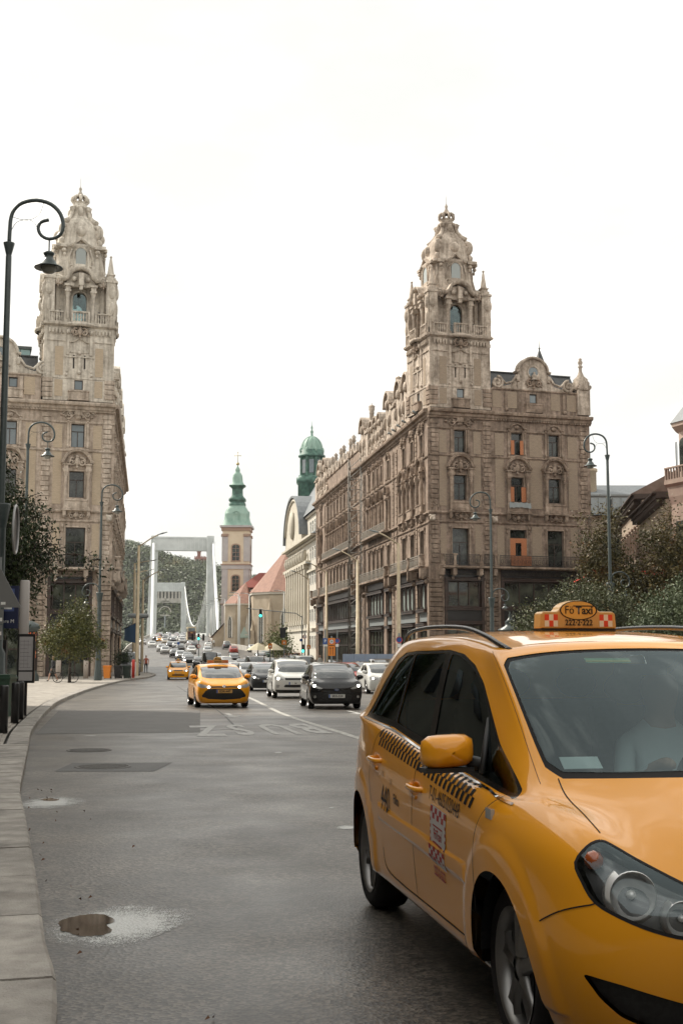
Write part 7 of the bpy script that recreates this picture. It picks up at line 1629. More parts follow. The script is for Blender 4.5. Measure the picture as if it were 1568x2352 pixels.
 for sd_ in('right','left'):
  sg=-1 if sd_=='right' else 1
  h=mkobj('headlight',to_mesh('headlight',V,N0,F,mat('lamp_housing',(.12,.125,.13),.35,metal=.4),False,-.055,side=sd_),T)
  mkobj('rim_seal',ribbon(sk,np.vstack([uvh,uvh[:1]]),.012,'rim_seal',M_RUBBER,.001,sg),h)
  mkobj('lens',to_mesh('lens',V,N0,F,glass_mat('lamp_lens',(1,1,1),1.6,.96,.01),False,.0,side=sd_),h)
  for(y,z,r_,nm)in((.645,.735,.078,'reflector'),(.50,.665,.058,'reflector'),(.735,.835,.035,'indicator_bulb')):
   u1=sk.inv([(y,z)],(1,2),(.6,4.2),(3,7.2));X=sk.ev(u1[:,0],u1[:,1])[0];N_=sk.nrm(u1[:,0],u1[:,1])[0]
   d=Vector((1,(-.30 if nm=='reflector' else .2)*-1*0+.18,.05)).normalized()
   q=MB()
   if nm=='reflector':q.lathe([(r_,0),(r_*1.03,-.006),(r_*.96,-.010),(r_*.86,-.03),(r_*.6,-.05),(r_*.28,-.06),(.0,-.062)],28);q.lathe([(r_*.99,.0),(r_*1.16,-.012),(r_*1.2,-.04)],28,a0=.6,a1=3.9);q.ball((0,0,-.03),r_*.22,8,6)
   else:q.ball((0,0,-.02),r_,10,7,mi=0)
   mt_=[mat('reflector_chrome',(.85,.86,.85),.35,metal=.35)]if nm=='reflector' else[mat('amber_bulb',(.35,.07,.01),.25,coat=1.)]
   p_=Vector((X[0],sg*X[1],X[2]))-Vector((N_[0],sg*N_[1],N_[2]))*.012;dv=Vector((d.x,sg*d.y,d.z))
   mkobj(nm,q.fixed(nm,mt_),h,M=Matrix.Translation(p_)@dv.to_track_quat('Z','X').to_matrix().to_4x4())
   # seams
 SEAM=mat('panel_gap',(.02,.012,.004),.8)
 def seam(P_,wd=.006,axes=(0,2),ur=(3.2,10.9),vr=(0,10.7),nm='panel_gap',mt_=None,off=.0018,dense=24):
  P_=smoothpoly(P_,6,False);uv=sk.inv(P_,axes,ur,vr);
  pts=sk.ev(uv[:,0],uv[:,1]);dd_=disp(pts,uv);[mkobj(nm,ribbon(sk,uv,wd,nm,mt_ or SEAM,off+float(np.median(dd_)),g_),T)for g_ in(-1,1)]
 seam([(-.02,.955),(-.10,.90),(-.16,.80),(-.175,.68),(-.17,.56),(-.20,.42),(-.25,.345)])
 seam([(-1.235,1.06),(-1.245,.9),(-1.25,.72),(-1.25,.55),(-1.25,.42),(-1.24,.35)])
 seam([(-2.06,1.11),(-2.20,1.05),(-2.27,.92),(-2.27,.78),(-2.2,.68)])
 seam([(-1.95,.47),(-1.90,.37),(-1.6,.345),(-.9,.345),(-.30,.345)],.008)
 # chrome strip below the windows, bonnet shut line, bumper line
 seam([(-2.78,1.118),(-2.0,1.092),(-1.4,1.043),(-.78,.997),(-.16,.955),(.08,.945)],.012,nm='chrome_strip',mt_=M_CHROME,off=.004)
 uvb=[(2.92,8.0),(3.05,7.6),(3.1,7.1),(3.08,6.7),(3.0,6.45),(2.9,6.25)]
 uvb=np.array([p for p in smoothpoly(uvb,6,False)]);[mkobj('bonnet_gap',ribbon(sk,uvb,.005,'bonnet_gap',SEAM,.0015,g_),T)for g_ in(-1,1)]
 seam([(.72,.70),(.60,.655),(.45,.58),(.37,.545)],.005,nm='bumper_gap',ur=(2.6,5),off=.003)
 uvl=np.array(smoothpoly([(3.62,7.9),(3.5,8.4),(3.46,9.2),(3.5,9.9),(3.7,10.4)],8,False));[mkobj('roof_gap',ribbon(sk,uvl,.003,'roof_gap',mat('paint_gap',(.20,.08,.008),.6),.001,g_),T)for g_ in(-1,1)]
 # roof rails
 for s_ in(-1,1):
  pts=[(-.66,.575,1.53),(-.78,.60,1.565),(-.95,.605,1.60),(-1.3,.605,1.64),(-1.9,.60,1.652),(-2.4,.585,1.64),(-2.62,.57,1.615),(-2.75,.555,1.575)];q=MB();q.tube([(x,s_*y,z)for x,y,z in[tuple(p)for p in smoothpoly(pts,4,False)]],.013,8);q.build('roof_rail',[mat('rail_black',(.02,.02,.022),.25)],T,fix=False)
  # door handles
 for s_ in(-1,1):
  for hx_,hz_ in((-1.20,.868),(-2.11,.922)):
   q=MB();q.tube([tuple(p)for p in smoothpoly([(-.12,s_*.872,-.004),(-.10,s_*.902,0),(0,s_*.912,0),(.09,s_*.905,.0),(.115,s_*.875,.002)],4,False)],.014,8);q.ball((.02,s_*.886,-.045),.012,8,6);o=mkobj('door_handle',q.mesh('door_handle',[YEL]),T,loc=(hx_,0,hz_))
   # mirrors
 for s_ in(-1,1):
  q=MB();N_=20;prof=[]
  rings=[(-.005,.35),(.0,.90),(.03,1.0),(.06,.97),(.09,.84),(.11,.55),(.118,.05)]
  vs_=[]
  for dx,k in rings:
   for i in range(N_):
    a=2*math.pi*i/N_;c_,sn=math.cos(a),math.sin(a);kk=(abs(c_)**4.4+abs(sn)**4.4)**(-1/4.4);yy_=.118*k*kk*c_;zz2=.073*k*kk*sn*(1 if sn>0 else .92)+(.006*c_ if 1 else 0);vs_.append((dx-.03,yy_,zz2))
  q.add(vs_,[(j*N_+i,j*N_+(i+1)%N_,(j+1)*N_+(i+1)%N_,(j+1)*N_+i)for j in range(len(rings)-1)for i in range(N_)],smooth=True)
  o=mkobj('mirror',q.fixed('mirror',[YEL]),T,M=Matrix.Translation((-.47,s_*.935,1.102))@Matrix.Rotation(s_*-.12,4,'Z'))
  q=MB();q.lathe([(0,0),(.062,0)],20,sx=1.,sy=1.6);gm_=q.mesh('mirror_glass',[M_CHROME]);gm_.transform(Matrix.Rotation(R(-90),4,'Y'));mkobj('mirror_glass',gm_,o,loc=(-.037,0,0))
  q=MB();q.box(-.04,-.11,-.085,.05,.11,-.066);q.tube([(-.01,-s_*.10,-.05),(-.0,-s_*.17,-.06),(.05,-s_*.215,-.05)],[.035,.03,.04],8);mkobj('mirror_arm',q.fixed('mirror_arm',[M_PLASTIC]),o)
  q=MB();q.add([(-.42,s_*.735,1.20),(-.33,s_*.765,1.02),(-.04,s_*.775,.985),(-.42,s_*.75,1.20),(-.33,s_*.79,1.02),(-.04,s_*.80,.985)],[(0,1,2),(3,5,4),(0,3,4,1),(1,4,5,2),(2,5,3,0)]);
 for s_ in(-1,1):
  q=MB();q.tube([(-.52,s_*.722,1.235),(-.45,s_*.765,1.12),(-.40,s_*.798,1.01)],.014,6);q.build('door_mullion',[M_PLASTIC],T,fix=False)
  q=MB();q.box(-1.262,s_*.80-.008,1.06,-1.20,s_*.80+.008,1.10)
  # side indicator
 u1=sk.inv([(-.06,.895)],(0,2),(3.2,7),(2,9));X=sk.ev(u1[:,0],u1[:,1])[0]
 for s_ in(-1,1):q=MB();q.box(-.035,-.008,-.02,.035,.008,.02);q.build('side_indicator',[M_LENS],T,loc=(X[0],s_*(X[1]+.004),X[2]))
 # wheels
 wm=wheel_mesh(.317,.226,.215,5,2)
 for x,st in((0.0,.0),(-2.703,0)):
  for s_ in(-1,1):w_o=add_wheel(T,x,s_*.70,.317,wm);w_o.rotation_euler[1]=.35 if x else .9
 q=MB();q.box(-3.2,-.56,.20,.6,.56,.50);q.box(-2.28,-.80,.24,-.42,.80,.42);q.build('underbody',[M_DARK],T)
 for x in(.075,-2.63):
  for s_ in(-1,1):
   q=MB();pts=[(x+.385*math.cos(a),.317+.385*math.sin(a))for a in np.linspace(0,math.pi,18)];vs_=[(a,s_*(.84 if x>-1 else .80)if k else s_*.56,b)for a,b in pts for k in(0,1)];q.add(vs_,[(2*i,2*i+1,2*i+3,2*i+2)for i in range(17)]);q.add([(x-.42,s_*.56,.26),(x+.42,s_*.56,.26),(x+.42,s_*.56,.8),(x-.42,s_*.56,.8)],[(0,1,2,3)]);q.build('wheel_housing',[M_DARK],T)
   # interior
 INT=mat('cabin_trim',(.018,.018,.019),.8);SEATM=mat('seat_cloth',(.03,.031,.034),.9,col2=(.045,.046,.05),scale=30)
 q=MB();q.box(-3.2,-.74,.45,.1,.74,.55);q.add([(.20,-.64,.99),(.20,.64,.99),(-.30,.72,.995),(-.30,-.72,.995),(-.34,-.72,.60),(-.34,.72,.60)],[(0,1,2,3),(3,2,5,4)]);q.build('dashboard',[INT],T)
 q=MB();q.tube([(-.32,.14,.98),(-.22,.22,1.02),(-.2,.36,1.035),(-.22,.5,1.02),(-.32,.58,.98)],.035,8);q.build('instrument_hood',[INT],T,fix=False)
 def seat(x,y,nm='seat'):
  q=MB();q.bevbox(0,0,0,1,1,1,.1);
  o=mkobj(nm,MB().add([(-.24,-.25,0),(.26,-.25,0),(.26,.25,0),(-.24,.25,0),(-.24,-.25,.17),(.26,-.23,.20),(.26,.23,.20),(-.24,.25,.17)],[(4,5,6,7),(0,1,5,4),(1,2,6,5),(2,3,7,6),(3,0,4,7)]).fixed('seat',[SEATM]),T,loc=(x,y,.50))
  q=MB();q.add([(-.22,-.24,.15),(-.22,.24,.15),(-.12,.24,.15),(-.12,-.24,.15),(-.42,-.22,.72),(-.42,.22,.72),(-.34,.22,.74),(-.34,-.22,.74)],[(0,1,5,4),(3,7,6,2),(0,4,7,3),(1,2,6,5),(4,5,6,7)]);mkobj('backrest',q.fixed('backrest',[SEATM]),o)
  q=MB();q.ball((-.41,0,.83),1,10,7,sc=(.05,.13,.09));mkobj('headrest',q.mesh('headrest',[SEATM]),o)
 seat(-1.15,.37);seat(-1.15,-.37);seat(-2.0,-.42);seat(-2.0,0);seat(-2.0,.42)
 q=MB();c0=Vector((-.58,.37,.985));ax=Vector((-.85,0,.52)).normalized();e1=Vector((0,1,0));e2=ax.cross(e1);q.tube([c0+e1*.185*math.cos(a)+e2*.185*math.sin(a)for a in np.linspace(0,2*math.pi,25)[:-1]],.015,8,closed=True)
 q.tube([c0-e1*.18,c0+e1*.18],.014,6);q.tube([c0,c0-e2*.18],.014,6);q.tube([c0+ax*-.02,c0-ax*.3],.03,6);q.build('steering_wheel',[INT],T,fix=False)
 q=MB();q.box(-.62,-.10,1.42,-.56,.13,1.47);q.build('rear_view_mirror',[INT],T)
 q=MB();q.box(-.0,-.60,.0,.003,-.44,.07);q.build('windscreen_sticker',[M_WHITE],T,M=Matrix.Translation((.045,.0,1.07))@Matrix.Rotation(-.95,4,'Y'))
 q=MB();q.box(0,-.09,0,.003,.12,.035);q.box(0.001,-.09,.006,.005,.12,.014,1);q.build('sun_strip_sticker',[mat('sticker_green',(.22,.36,.16),.6),mat('sticker_yellow',(.5,.42,.12),.6)],T,M=Matrix.Translation((-.475,-.20,1.475))@Matrix.Rotation(-.95,4,'Y'))
 for s_,rz_ in((-1,.0),(1,.0)):
  q=MB();q.tube([(.22,s_*.15+.1,1.068),(.19,s_*.15-.15,1.068),(.14,s_*.15-.36,1.06)],.008,6);q.build('wiper',[M_PLASTIC],T,fix=False)
  # checker band below the windows, both sides
 CH=mat('band_black',(.012,.011,.010),.5,spec=.3)
 def patch(corners,m_,nm,par=T,n=3,off=.0022,mirror=True):
  (a,b,c,d)=[np.array(q_)for q_ in corners];P_=[];
  for i in range(n+1):
   for j in range(n+1):s1,t1=i/n,j/n;P_.append((a*(1-s1)+b*s1)*(1-t1)+(d*(1-s1)+c*s1)*t1)
  uv=sk.inv(P_,(0,2),(3.6,9.6),(2,8.4));V=sk.ev(uv[:,0],uv[:,1]);N_=sk.nrm(uv[:,0],uv[:,1]);V=V+N_*(disp(V,uv)+off)[:,None];F=[]
  for i in range(n):
   for j in range(n):k=i*(n+1)+j;F+=[(k,k+1,k+n+2),(k,k+n+2,k+n+1)]
  return V,N_,np.array(F)
 Vs=[];Ns=[];Fs=[];o_=0
 top=lambda x:np.interp(x,[-2.15,-1.98,-1.15,-.26],[1.085,1.078,1.028,.963]);NB=27;x0,x1=-2.15,-.30
 for k in range(NB):
  for row in range(2):
   a=x0+(x1-x0)*(k+(row*.5))/NB;w_=(x1-x0)/NB*.5;za=top(a)-.042*row;zb=top(a+w_)-.042*row;sl=.010
   V,N_,F=patch([(a+sl*0,za),(a+w_,zb),(a+w_-sl,zb-.042),(a-sl,za-.042)],CH,'checker',n=2);Vs.append(V);Ns.append(N_);Fs.append(F+o_);o_+=len(V)
 o=mkobj('checker_band',to_mesh('checker_band',np.vstack(Vs),np.vstack(Ns),np.vstack(Fs),CH),T);o['kind']='stuff'
 # lettering laid on the skin
 def letter(txt,x,z,size,m_,bold=True,slope=0.,nm='lettering',sx=.78,left=False):
  me=text_mesh(txt,size,bold,0,'CENTER',nm);n=len(me.vertices);co=np.empty(n*3);me.vertices.foreach_get('co',co);co=co.reshape(n,3)
  for sd_ in(-1,1):
   m2=me.copy();xx=x+co[:,0]*sx*(1 if sd_<0 else-1);zz2=z+co[:,1]+slope*(xx-x);uv=sk.inv(np.stack([xx,zz2],1),(0,2),(3.6,9.6),(2,8.4));V=sk.ev(uv[:,0],uv[:,1]);N_=sk.nrm(uv[:,0],uv[:,1]);V=V+N_*(disp(V,uv)+.003)[:,None]
   V[:,1]*=sd_;m2.vertices.foreach_set('co',V.ravel());m2.materials.clear();m2.materials.append(m_);m2.update();mkobj(nm,m2,T)
 letter('T-01-4605/020448',-.70,.862,.088,CH,False,-.055,sx=.76);letter('440',-1.83,.735,.185,CH,False,-.05,sx=.75);letter('Ft/km',-1.58,.76,.065,CH,True,-.05)
 GREYT=mat('faint_print',(.22,.13,.03),.5);letter('1100',-1.93,.862,.042,GREYT,False,-.05);letter('110',-1.72,.84,.042,GREYT,False,-.05)
 REDM=mat('decal_red',(.36,.02,.02),.5);WHM=mat('decal_white',(.55,.52,.50),.5)
 V,N_,F=patch([(-.90,.83),(-.64,.815),(-.64,.565),(-.90,.58)],WHM,'decal',n=8,off=.0018);mkobj('decal',to_mesh('decal',V,N_,F,WHM),T)
 Vs=[];Ns=[];Fs=[];o_=0
 def rp_(xa,xb,za,zb):
  nonlocal o_
  V,N_,F=patch([(xa,zb-(xa+.77)*.055),(xb,zb-(xb+.77)*.055),(xb,za-(xb+.77)*.055),(xa,za-(xa+.77)*.055)],REDM,'d',n=2,off=.0026);Vs.append(V);Ns.append(N_);Fs.append(F+o_);o_+=len(V)
 for i in range(7):
  for j,(za,zb)in enumerate(((.792,.818),(.766,.792),(.628,.650),(.605,.628),(.580,.605))):
   if(i+j)%2==0:rp_(-.90+i*.0371,-.90+(i+1)*.0371,za,zb)
 for j in range(4):rp_(-.90,-.885,.66+.03*j,.675+.03*j);rp_(-.655,-.64,.66+.03*j,.675+.03*j)
 rp_(-.85,-.69,.735,.742);rp_(-.85,-.69,.662,.668)
 mkobj('decal_checks',to_mesh('decal_checks',np.vstack(Vs),np.vstack(Ns),np.vstack(Fs),REDM),T)['kind']='stuff'
 letter('FöTaxi',-.77,.702,.062,REDM,True,-.055);letter('222-2-222',-.77,.535,.058,REDM,True,-.055)
 # roof sign: a thing that rests on the roof but is fixed to it
 S_=mkobj('roof_sign',MB().box(-.05,-.21,0,.05,.21,.012).mesh('roof_sign',[M_DARK]),T,M=Matrix.Translation((-1.52,.07,1.630))@Matrix.Rotation(.03,4,'Z'))
 SGN=mat('sign_plastic',(.50,.30,.10),.45,coat=.5)
 outl=[(-.215,.012),(.215,.012),(.210,.09),(.195,.102),(.125,.102)]+[(.115*math.cos(R(a)),.095+.066*math.sin(R(a)))for a in range(10,171,16)]+[(-.125,.102),(-.195,.102),(-.210,.09)]
 q=MB();q.prism(outl,-.05,.05);sgm=q.fixed('sign_body',[SGN]);sgm.transform(Matrix.Rotation(R(90),4,'Z'))
 sb=mkobj('sign_body',sgm,S_);bv=sb.modifiers.new('bevel','BEVEL');bv.width=.008;bv.segments=3;bv.limit_method='ANGLE'
 for fs_ in(1,-1):
  Mf=MAT((fs_*.0515,0,0),rz=R(90)*fs_)
  q=MB()
  for g_,x_ in((-1,-.190),(1,.118)):
   for i in range(3 if g_<0 or 1 else 2):
    for j in range(2):q.add([(x_+i*.0245,0,.022+j*.032),(x_+(i+1)*.0245,0,.022+j*.032),(x_+(i+1)*.0245,0,.054+j*.032),(x_+i*.0245,0,.054+j*.032)],[(0,1,2,3)],(i+j)%2)
  c_=q.mesh('sign_checks',[mat('sign_white',(.62,.60,.54),.5),mat('sign_red',(.55,.05,.02),.5)]);mkobj('sign_checks',c_,S_,M=Mf)['kind']='stuff'
  q=MB();q.lathe([(0,0),(.098,0)],40,sx=1,sy=.47,mi=0,smooth=False);q.lathe([(.098,0),(.105,0)],40,sx=1,sy=.49,mi=1,smooth=False);e_=q.mesh('sign_oval',[mat('sign_amber',(.58,.34,.08),.5),M_DARK]);e_.transform(Matrix.Rotation(R(90),4,'X'));mkobj('sign_oval',e_,S_,M=Mf@Matrix.Translation((0,-.001,.108)))
  for txt,zz3,sz,b_ in(('Fö',.108,.060,0),('222·2·222',.042,.043,1)):
   me=text_mesh(txt,sz,bool(b_),0);me.transform(Matrix.Rotation(R(90),4,'X'));me.materials.append(M_DARK);mkobj('lettering',me,S_,M=Mf@Matrix.Translation((-.052 if not b_ else 0,-.004,zz3))@Matrix.Diagonal((.9,1,1,1)))
  me=text_mesh('Taxi',.058,True,0);me.transform(Matrix.Rotation(R(90),4,'X'));me.materials.append(M_DARK);mkobj('lettering',me,S_,M=Mf@Matrix.Translation((.032,-.004,.106))@Matrix.Diagonal((.95,1,1,1)))
  q=MB();q.box(-.03,-.003,.128,.088,-.002,.133);mkobj('sign_bar',q.mesh('sign_bar',[M_DARK]),S_,M=Mf)
 return T,sk
TAXI,TSK=near_taxi()
# ================================================================ street lamps with hooked arms
def hook(m,sx,k=1.,r=.055,z0=0.,x0=0.):
 P_=[(0,0),(.01,.4),(.03,.74),(.12,1.0),(.35,1.2),(.76,1.28),(1.18,1.16),(1.46,.87),(1.55,.5),(1.44,.22),(1.16,.12),(.93,.22),(.83,.43),(.9,.62),(1.13,.69)]
 m.tube([(x0+sx*x*k,0,z0+z*k)for x,z in smoothpoly(P_,3,False)],[r*k if i<28 else r*k*.85 for i in range(len(P_)*3-2)],8)
 m.tube([(x0+sx*x*k,0,z0+z*k)for x,z in smoothpoly([(.08,.78),(.35,.70),(.6,.70),(.85,.86),(.97,1.2)],3,False)],.008*k,4);m.tube([(x0+sx*x*k,0,z0+z*k)for x,z in smoothpoly([(.04,.35),(.2,.62),(.5,.70),(.7,.62),(.8,.45)],3,False)],.008*k,4)
def street_lamp(x,y,H_,label,sx=1,rz=0.,small=None,basket=False,dz=.12):
 g=gz(y)+dz;t=thing('street_lamp',label,'street lamp',(x,y,g),rz,'iron lamp posts with hooked arms')
 zc=H_-1.28;m=MB();m.lathe([(.34,0),(.34,.5),(.27,.62),(.25,1.6),(.17,1.75),(.16,5.3)]if small is None else[(.30,0),(.30,.3),(.24,.9),(.17,2.2),(.15,small-.35)],12)
 zs=5.3 if small is None else small-.35
 m.lathe([(.15,zs-.25),(.27,zs+.45),(.27,zs+.5),(.1,zs+.5)],12);m.lathe([(.105,zs+.4),(.085,zc-.4),(.075,zc-.35)],10);m.lathe([(.055,zc-.45),(.16,zc-.02),(.16,zc),(.05,zc)],14);m.build('post',[M_IRON],t,fix=False)
 m=MB();hook(m,sx,1.,.058,zc);m.build('arm',[M_IRON],t,fix=False)
 def head(hx,hz,k):
  m=MB();m.lathe([(.022,.0),(.022,-.36)],6);m.lathe([(.02,-.34),(.10,-.36),(.16,-.40),(.15,-.45),(.12,-.47),(.13,-.58),(.2,-.64),(.24,-.74),(.40,-.82),(.41,-.85),(.24,-.80),(.2,-.76)],20);me=m.mesh('lamp_head',[M_IRON]);o=mkobj('lamp_head',me,t,M=Matrix.Translation((hx,0,hz))@Matrix.Scale(k,4))
  m=MB();m.lathe([(.22,-.80),(.21,-.90),(.15,-.98),(.0,-1.01)],16);mkobj('lamp_glass',m.mesh('lamp_glass',[mat('lamp_globe',(.30,.31,.29),.15,spec=.8)]),o)
 head(sx*1.16,zc+.10,1.)
 if small:
  m=MB();hook(m,-sx,.80,.06,small-.2,-sx*.05);m.build('small_arm',[M_IRON],t,fix=False);head(-sx*(1.16*.8+.05),small-.2+.08,.62)
 if basket:
  o=mkobj('flower_basket',MB().lathe([(.05,2.35),(.34,2.45),(.45,2.75),(.42,2.8),(0,2.8)],14).mesh('flower_basket',[M_PLASTIC]),t)
  m=MB();q=random.Random(4)
  for k in range(420):
   a=q.uniform(0,6.28);d=q.uniform(.05,.62);z=2.98-d*.3+q.uniform(-.1,.12)if d<.45 else q.uniform(2.35,2.95);c_=Vector((d*math.cos(a),d*math.sin(a),z));n_=Vector((q.gauss(0,1),q.gauss(0,1),q.gauss(0,1))).normalized();u_=n_.orthogonal()*.045;v_=n_.cross(u_);m.add([c_+u_,c_+v_,c_-u_,c_-v_],[(0,1,2,3)],1 if(d<.45 and z>2.85 and q.random()<.7)else 0)
  o2=m.build('flowers',[mat('basket_leaves',(.13,.17,.04),.6),mat('orange_flowers',(.42,.10,.03),.6)],o,fix=False);o2['kind']='stuff'
 return t
street_lamp(-9.60,34.2,14.67,'tall iron hook arm lamp nearest the camera, cut by the left edge',1)
street_lamp(-18.45,71.0,15.4,'hook arm lamp standing in front of the left palace wing',1)
street_lamp(-17.9,90.5,14.5,'hook arm lamp with flower basket at the left palace corner',1,small=6.3,basket=True)
street_lamp(11.3,92.,14.15,'hook arm lamp in front of the middle of the right palace',-1,small=6.0)
street_lamp(16.4,74.5,15.33,'hook arm lamp right of the right palace, among the trees',-1,rz=.25,small=6.0)
# plain cream poles with one flat head
def pole_lamp(x,y,z_top,label,sx,arm=1.9,rise=.9):
 g=gz(y);h=z_top-g;t=thing('street_lamp',label,'street lamp',(x,y,g),0,'cream street light poles');m=MB();m.lathe([(.17,0),(.15,h*.5),(.135,h*.5),(.11,h),(0,h)],12);m.build('post',[M_POLEY],t,fix=False)
 m=MB();m.tube([(0,0,h-.1),(sx*arm*.5,0,h+rise*.6),(sx*arm*.8,0,h+rise*.9)],.06,6);m.build('arm',[M_POLEY],t,fix=False);m=MB();m.tube([(sx*arm*.75,0,h+rise*.88),(sx*arm*.95,0,h+rise),(sx*(arm+.35),0,h+rise+.12)],[.06,.15,.07],8,flat=.5);m.build('lamp_head',[M_LEAD],t,fix=False)
pole_lamp(4.3,92,9.3,'cream light pole nearest to the right palace corner',-1);pole_lamp(1.44,110,9.3,'second cream light pole along the right palace',-1);pole_lamp(-1.57,128,9.3,'third cream light pole along the right palace',-1);pole_lamp(-4.05,150,9.8,'fourth cream light pole before the bank',-1)
pole_lamp(-18.3,110,10.6,'thick tan light pole in front of the parked van',1,2.2,1.1);pole_lamp(-22.4,138,9.0,'tan light pole right behind the parked van',1,2.2,1.1);pole_lamp(-23.9,141,11.1,'tan light pole left of the parked van',1,2.2,.3);pole_lamp(-28.7,170,11.7,'farther tan light pole left of the parked van',1,2.2,.4)
# ---------------------------------------------------------------- island kerb and pavement under the van and bins
IS=[(-18.6,97.5),(-17.3,98.5),(-16.7,101),(-16.6,106),(-17.8,118),(-20.0,128)]
I2=densify(IS,.6);vs_=[(p.x,p.y,gz(p.y)+.10)for p in I2]+[(-34,128,gz(128)+.10),(-34,97,gz(97)+.10)];me=bpy.data.meshes.new('paving_bed');me.from_pydata(vs_,[],[tuple(range(len(vs_)))]);me.materials.append(M_PAVE);o=mkobj('paving_bed',me,pavement)
kerb_run(I2,.32,2.2,pavement,.125)
# manholes, patch, puddle, lettering on the road
def disc(name,x,y,r,m_,dz,par=None,n=24,sx=1.,kind='structure'):
 v=[(x+r*sx*math.cos(a),y+r*math.sin(a),gz(y+r*math.sin(a))+dz)for a in np.linspace(0,2*math.pi,n+1)[:-1]];me=bpy.data.meshes.new(name);me.from_pydata(v,[],[tuple(range(n))]);me.materials.append(m_);o=mkobj(name,me,par)
 if kind and par is None:o['kind']=kind
 return o
M_MH=mat('cast_iron',(.06,.055,.05),.5,col2=(.10,.095,.085),scale=20,bump=.8,bscale=70)
def manhole(x,y,r,label):
 t=thing('manhole_cover',label,'manhole',(x,y,gz(y)),0);t2=MB();t2.lathe([(r*1.12,.004),(r*1.12,.010),(r,.012),(r,.004)],28);mkobj('rim',t2.mesh('rim',[M_MH]),t);m=MB();m.lathe([(0,.009),(r*.97,.009)],28)
 for a in range(-6,7):
  w_=math.sqrt(max(0,r*r*.85-(a*r/7)**2));m.box(-w_,a*r/7-.014,.009,w_,a*r/7+.014,.014)
 mkobj('lid',m.mesh('lid',[M_MH]),t)
manhole(-3.25,16.9,.34,'round ribbed manhole cover in a dark patch near the kerb');manhole(-4.05,19.9,.32,'smaller manhole cover farther along beside the kerb')
flat_poly('asphalt_patch',[(-3.75,16.2),(-2.45,16.25),(-2.4,17.6),(-3.8,17.5)],M_TAR,.0035);flat_poly('asphalt_patch',[(-6.15,24.9),(-2.9,25.4),(-4.4,38.5),(-8.7,38)],mat('old_asphalt',(.075,.071,.065),.6,col2=(.10,.095,.088),scale=2,bump=.4,bscale=110),.003);flat_poly('asphalt_patch',[(.2,13.7),(.65,13.75),(.62,14.3),(.25,14.2)],M_TAR,.0035)
def blob(name,cx,cy,ax,ay,m_,dz,seed,jag=.16,n=64):
 q=random.Random(seed);ph=[q.uniform(0,6.28)for _ in range(6)];v=[]
 for i in range(n):
  a=2*math.pi*i/n;k=1+sum(jag/(j+1)*math.sin((j+2)*a+ph[j])for j in range(6))+q.uniform(-.03,.03);x=max(cx+ax*k*math.cos(a),float(np.interp(cy+ay*k*math.sin(a),[p[1]for p in KL],[p[0]for p in KL]))+.005);y=cy+ay*k*math.sin(a);v.append((x,y,gz(y)+dz))
 me=bpy.data.meshes.new(name);me.from_pydata(v,[],[tuple(range(n))]);me.materials.append(m_);o=mkobj(name,me);return o
def film(name,c1,r1,lo,hi,sc=60,bump=.5):
 m=mat(name,c1,r1,spec=.9,bump=bump,bscale=sc);N=m.node_tree.nodes;L=m.node_tree.links;b=N['Principled BSDF'];n=N.new('ShaderNodeTexNoise');n.inputs['Scale'].default_value=130;n.inputs['Detail'].default_value=2;L.new(N.new('ShaderNodeNewGeometry').outputs['Position'],n.inputs['Vector']);r=N.new('ShaderNodeMapRange');r.inputs['From Min'].default_value=lo;r.inputs['From Max'].default_value=hi;tc_=N.new('ShaderNodeTexCoord');mp_=N.new('ShaderNodeMapping');mp_.inputs['Location'].default_value=(-1,-1,0);mp_.inputs['Scale'].default_value=(2,2,0);gr=N.new('ShaderNodeTexGradient');gr.gradient_type='SPHERICAL';L.new(tc_.outputs['Generated'],mp_.inputs[0]);L.new(mp_.outputs[0],gr.inputs[0]);n5=N.new('ShaderNodeTexNoise');n5.inputs['Scale'].default_value=9;L.new(n.inputs['Vector'].links[0].from_socket,n5.inputs['Vector']);ad=N.new('ShaderNodeMath');ad.operation='MULTIPLY_ADD';ad.inputs[1].default_value=.55;L.new(gr.outputs[0],ad.inputs[0]);mu=N.new('ShaderNodeMath');mu.operation='MULTIPLY_ADD';mu.inputs[1].default_value=.45;mu.inputs[2].default_value=-.24;L.new(n5.outputs['Fac'],mu.inputs[0]);L.new(mu.outputs[0],ad.inputs[2]);a2_=N.new('ShaderNodeMath');a2_.operation='ADD';L.new(ad.outputs[0],a2_.inputs[0]);L.new(n.outputs['Fac'],a2_.inputs[1]);L.new(a2_.outputs[0],r.inputs['Value']);L.new(r.outputs[0],b.inputs['Alpha']);return m
DRY=film('dried_puddle_film',(.46,.47,.455),.3,.52,.78);WATER=mat('puddle_water',(.030,.023,.018),.04,spec=.5)
o=blob('puddle',-1.25,7.05,.40,.52,DRY,.003,2,.10);tag(o,'puddle with pale dried rim and brown water beside the near kerb','puddle');blob('water',-1.42,7.02,.17,.24,WATER,.005,5,.18).parent=o
o=blob('puddle',-3.0,12.75,.34,.62,DRY,.003,7,.10);tag(o,'small pale puddle by the kerb, farther up the road','puddle');blob('water',-3.05,13.0,.09,.12,WATER,.005,9,.2).parent=o
for i,(x,y,r_)in enumerate(((.05,10.9,.13),(.22,13.9,.09),(.35,15.0,.08),(-1.0,19.5,.09),(.95,8.35,.14),(.85,6.9,.13),(.62,9.9,.07),(-.1,12.3,.05),(.16,12.6,.05),(1.0,8.0,.05),(-5.3,26.8,.2),(-6.0,29,.2),(-4.9,24.2,.16))):o=blob('paint_spot',x,y,r_,r_*1.0,DRY,.003,20+i,.2,24);o['kind']='structure'
M_W2=mat('road_letters',(.40,.395,.375),.6,col2=(.16,.155,.145),scale=9,lo=.46,hi=.72)
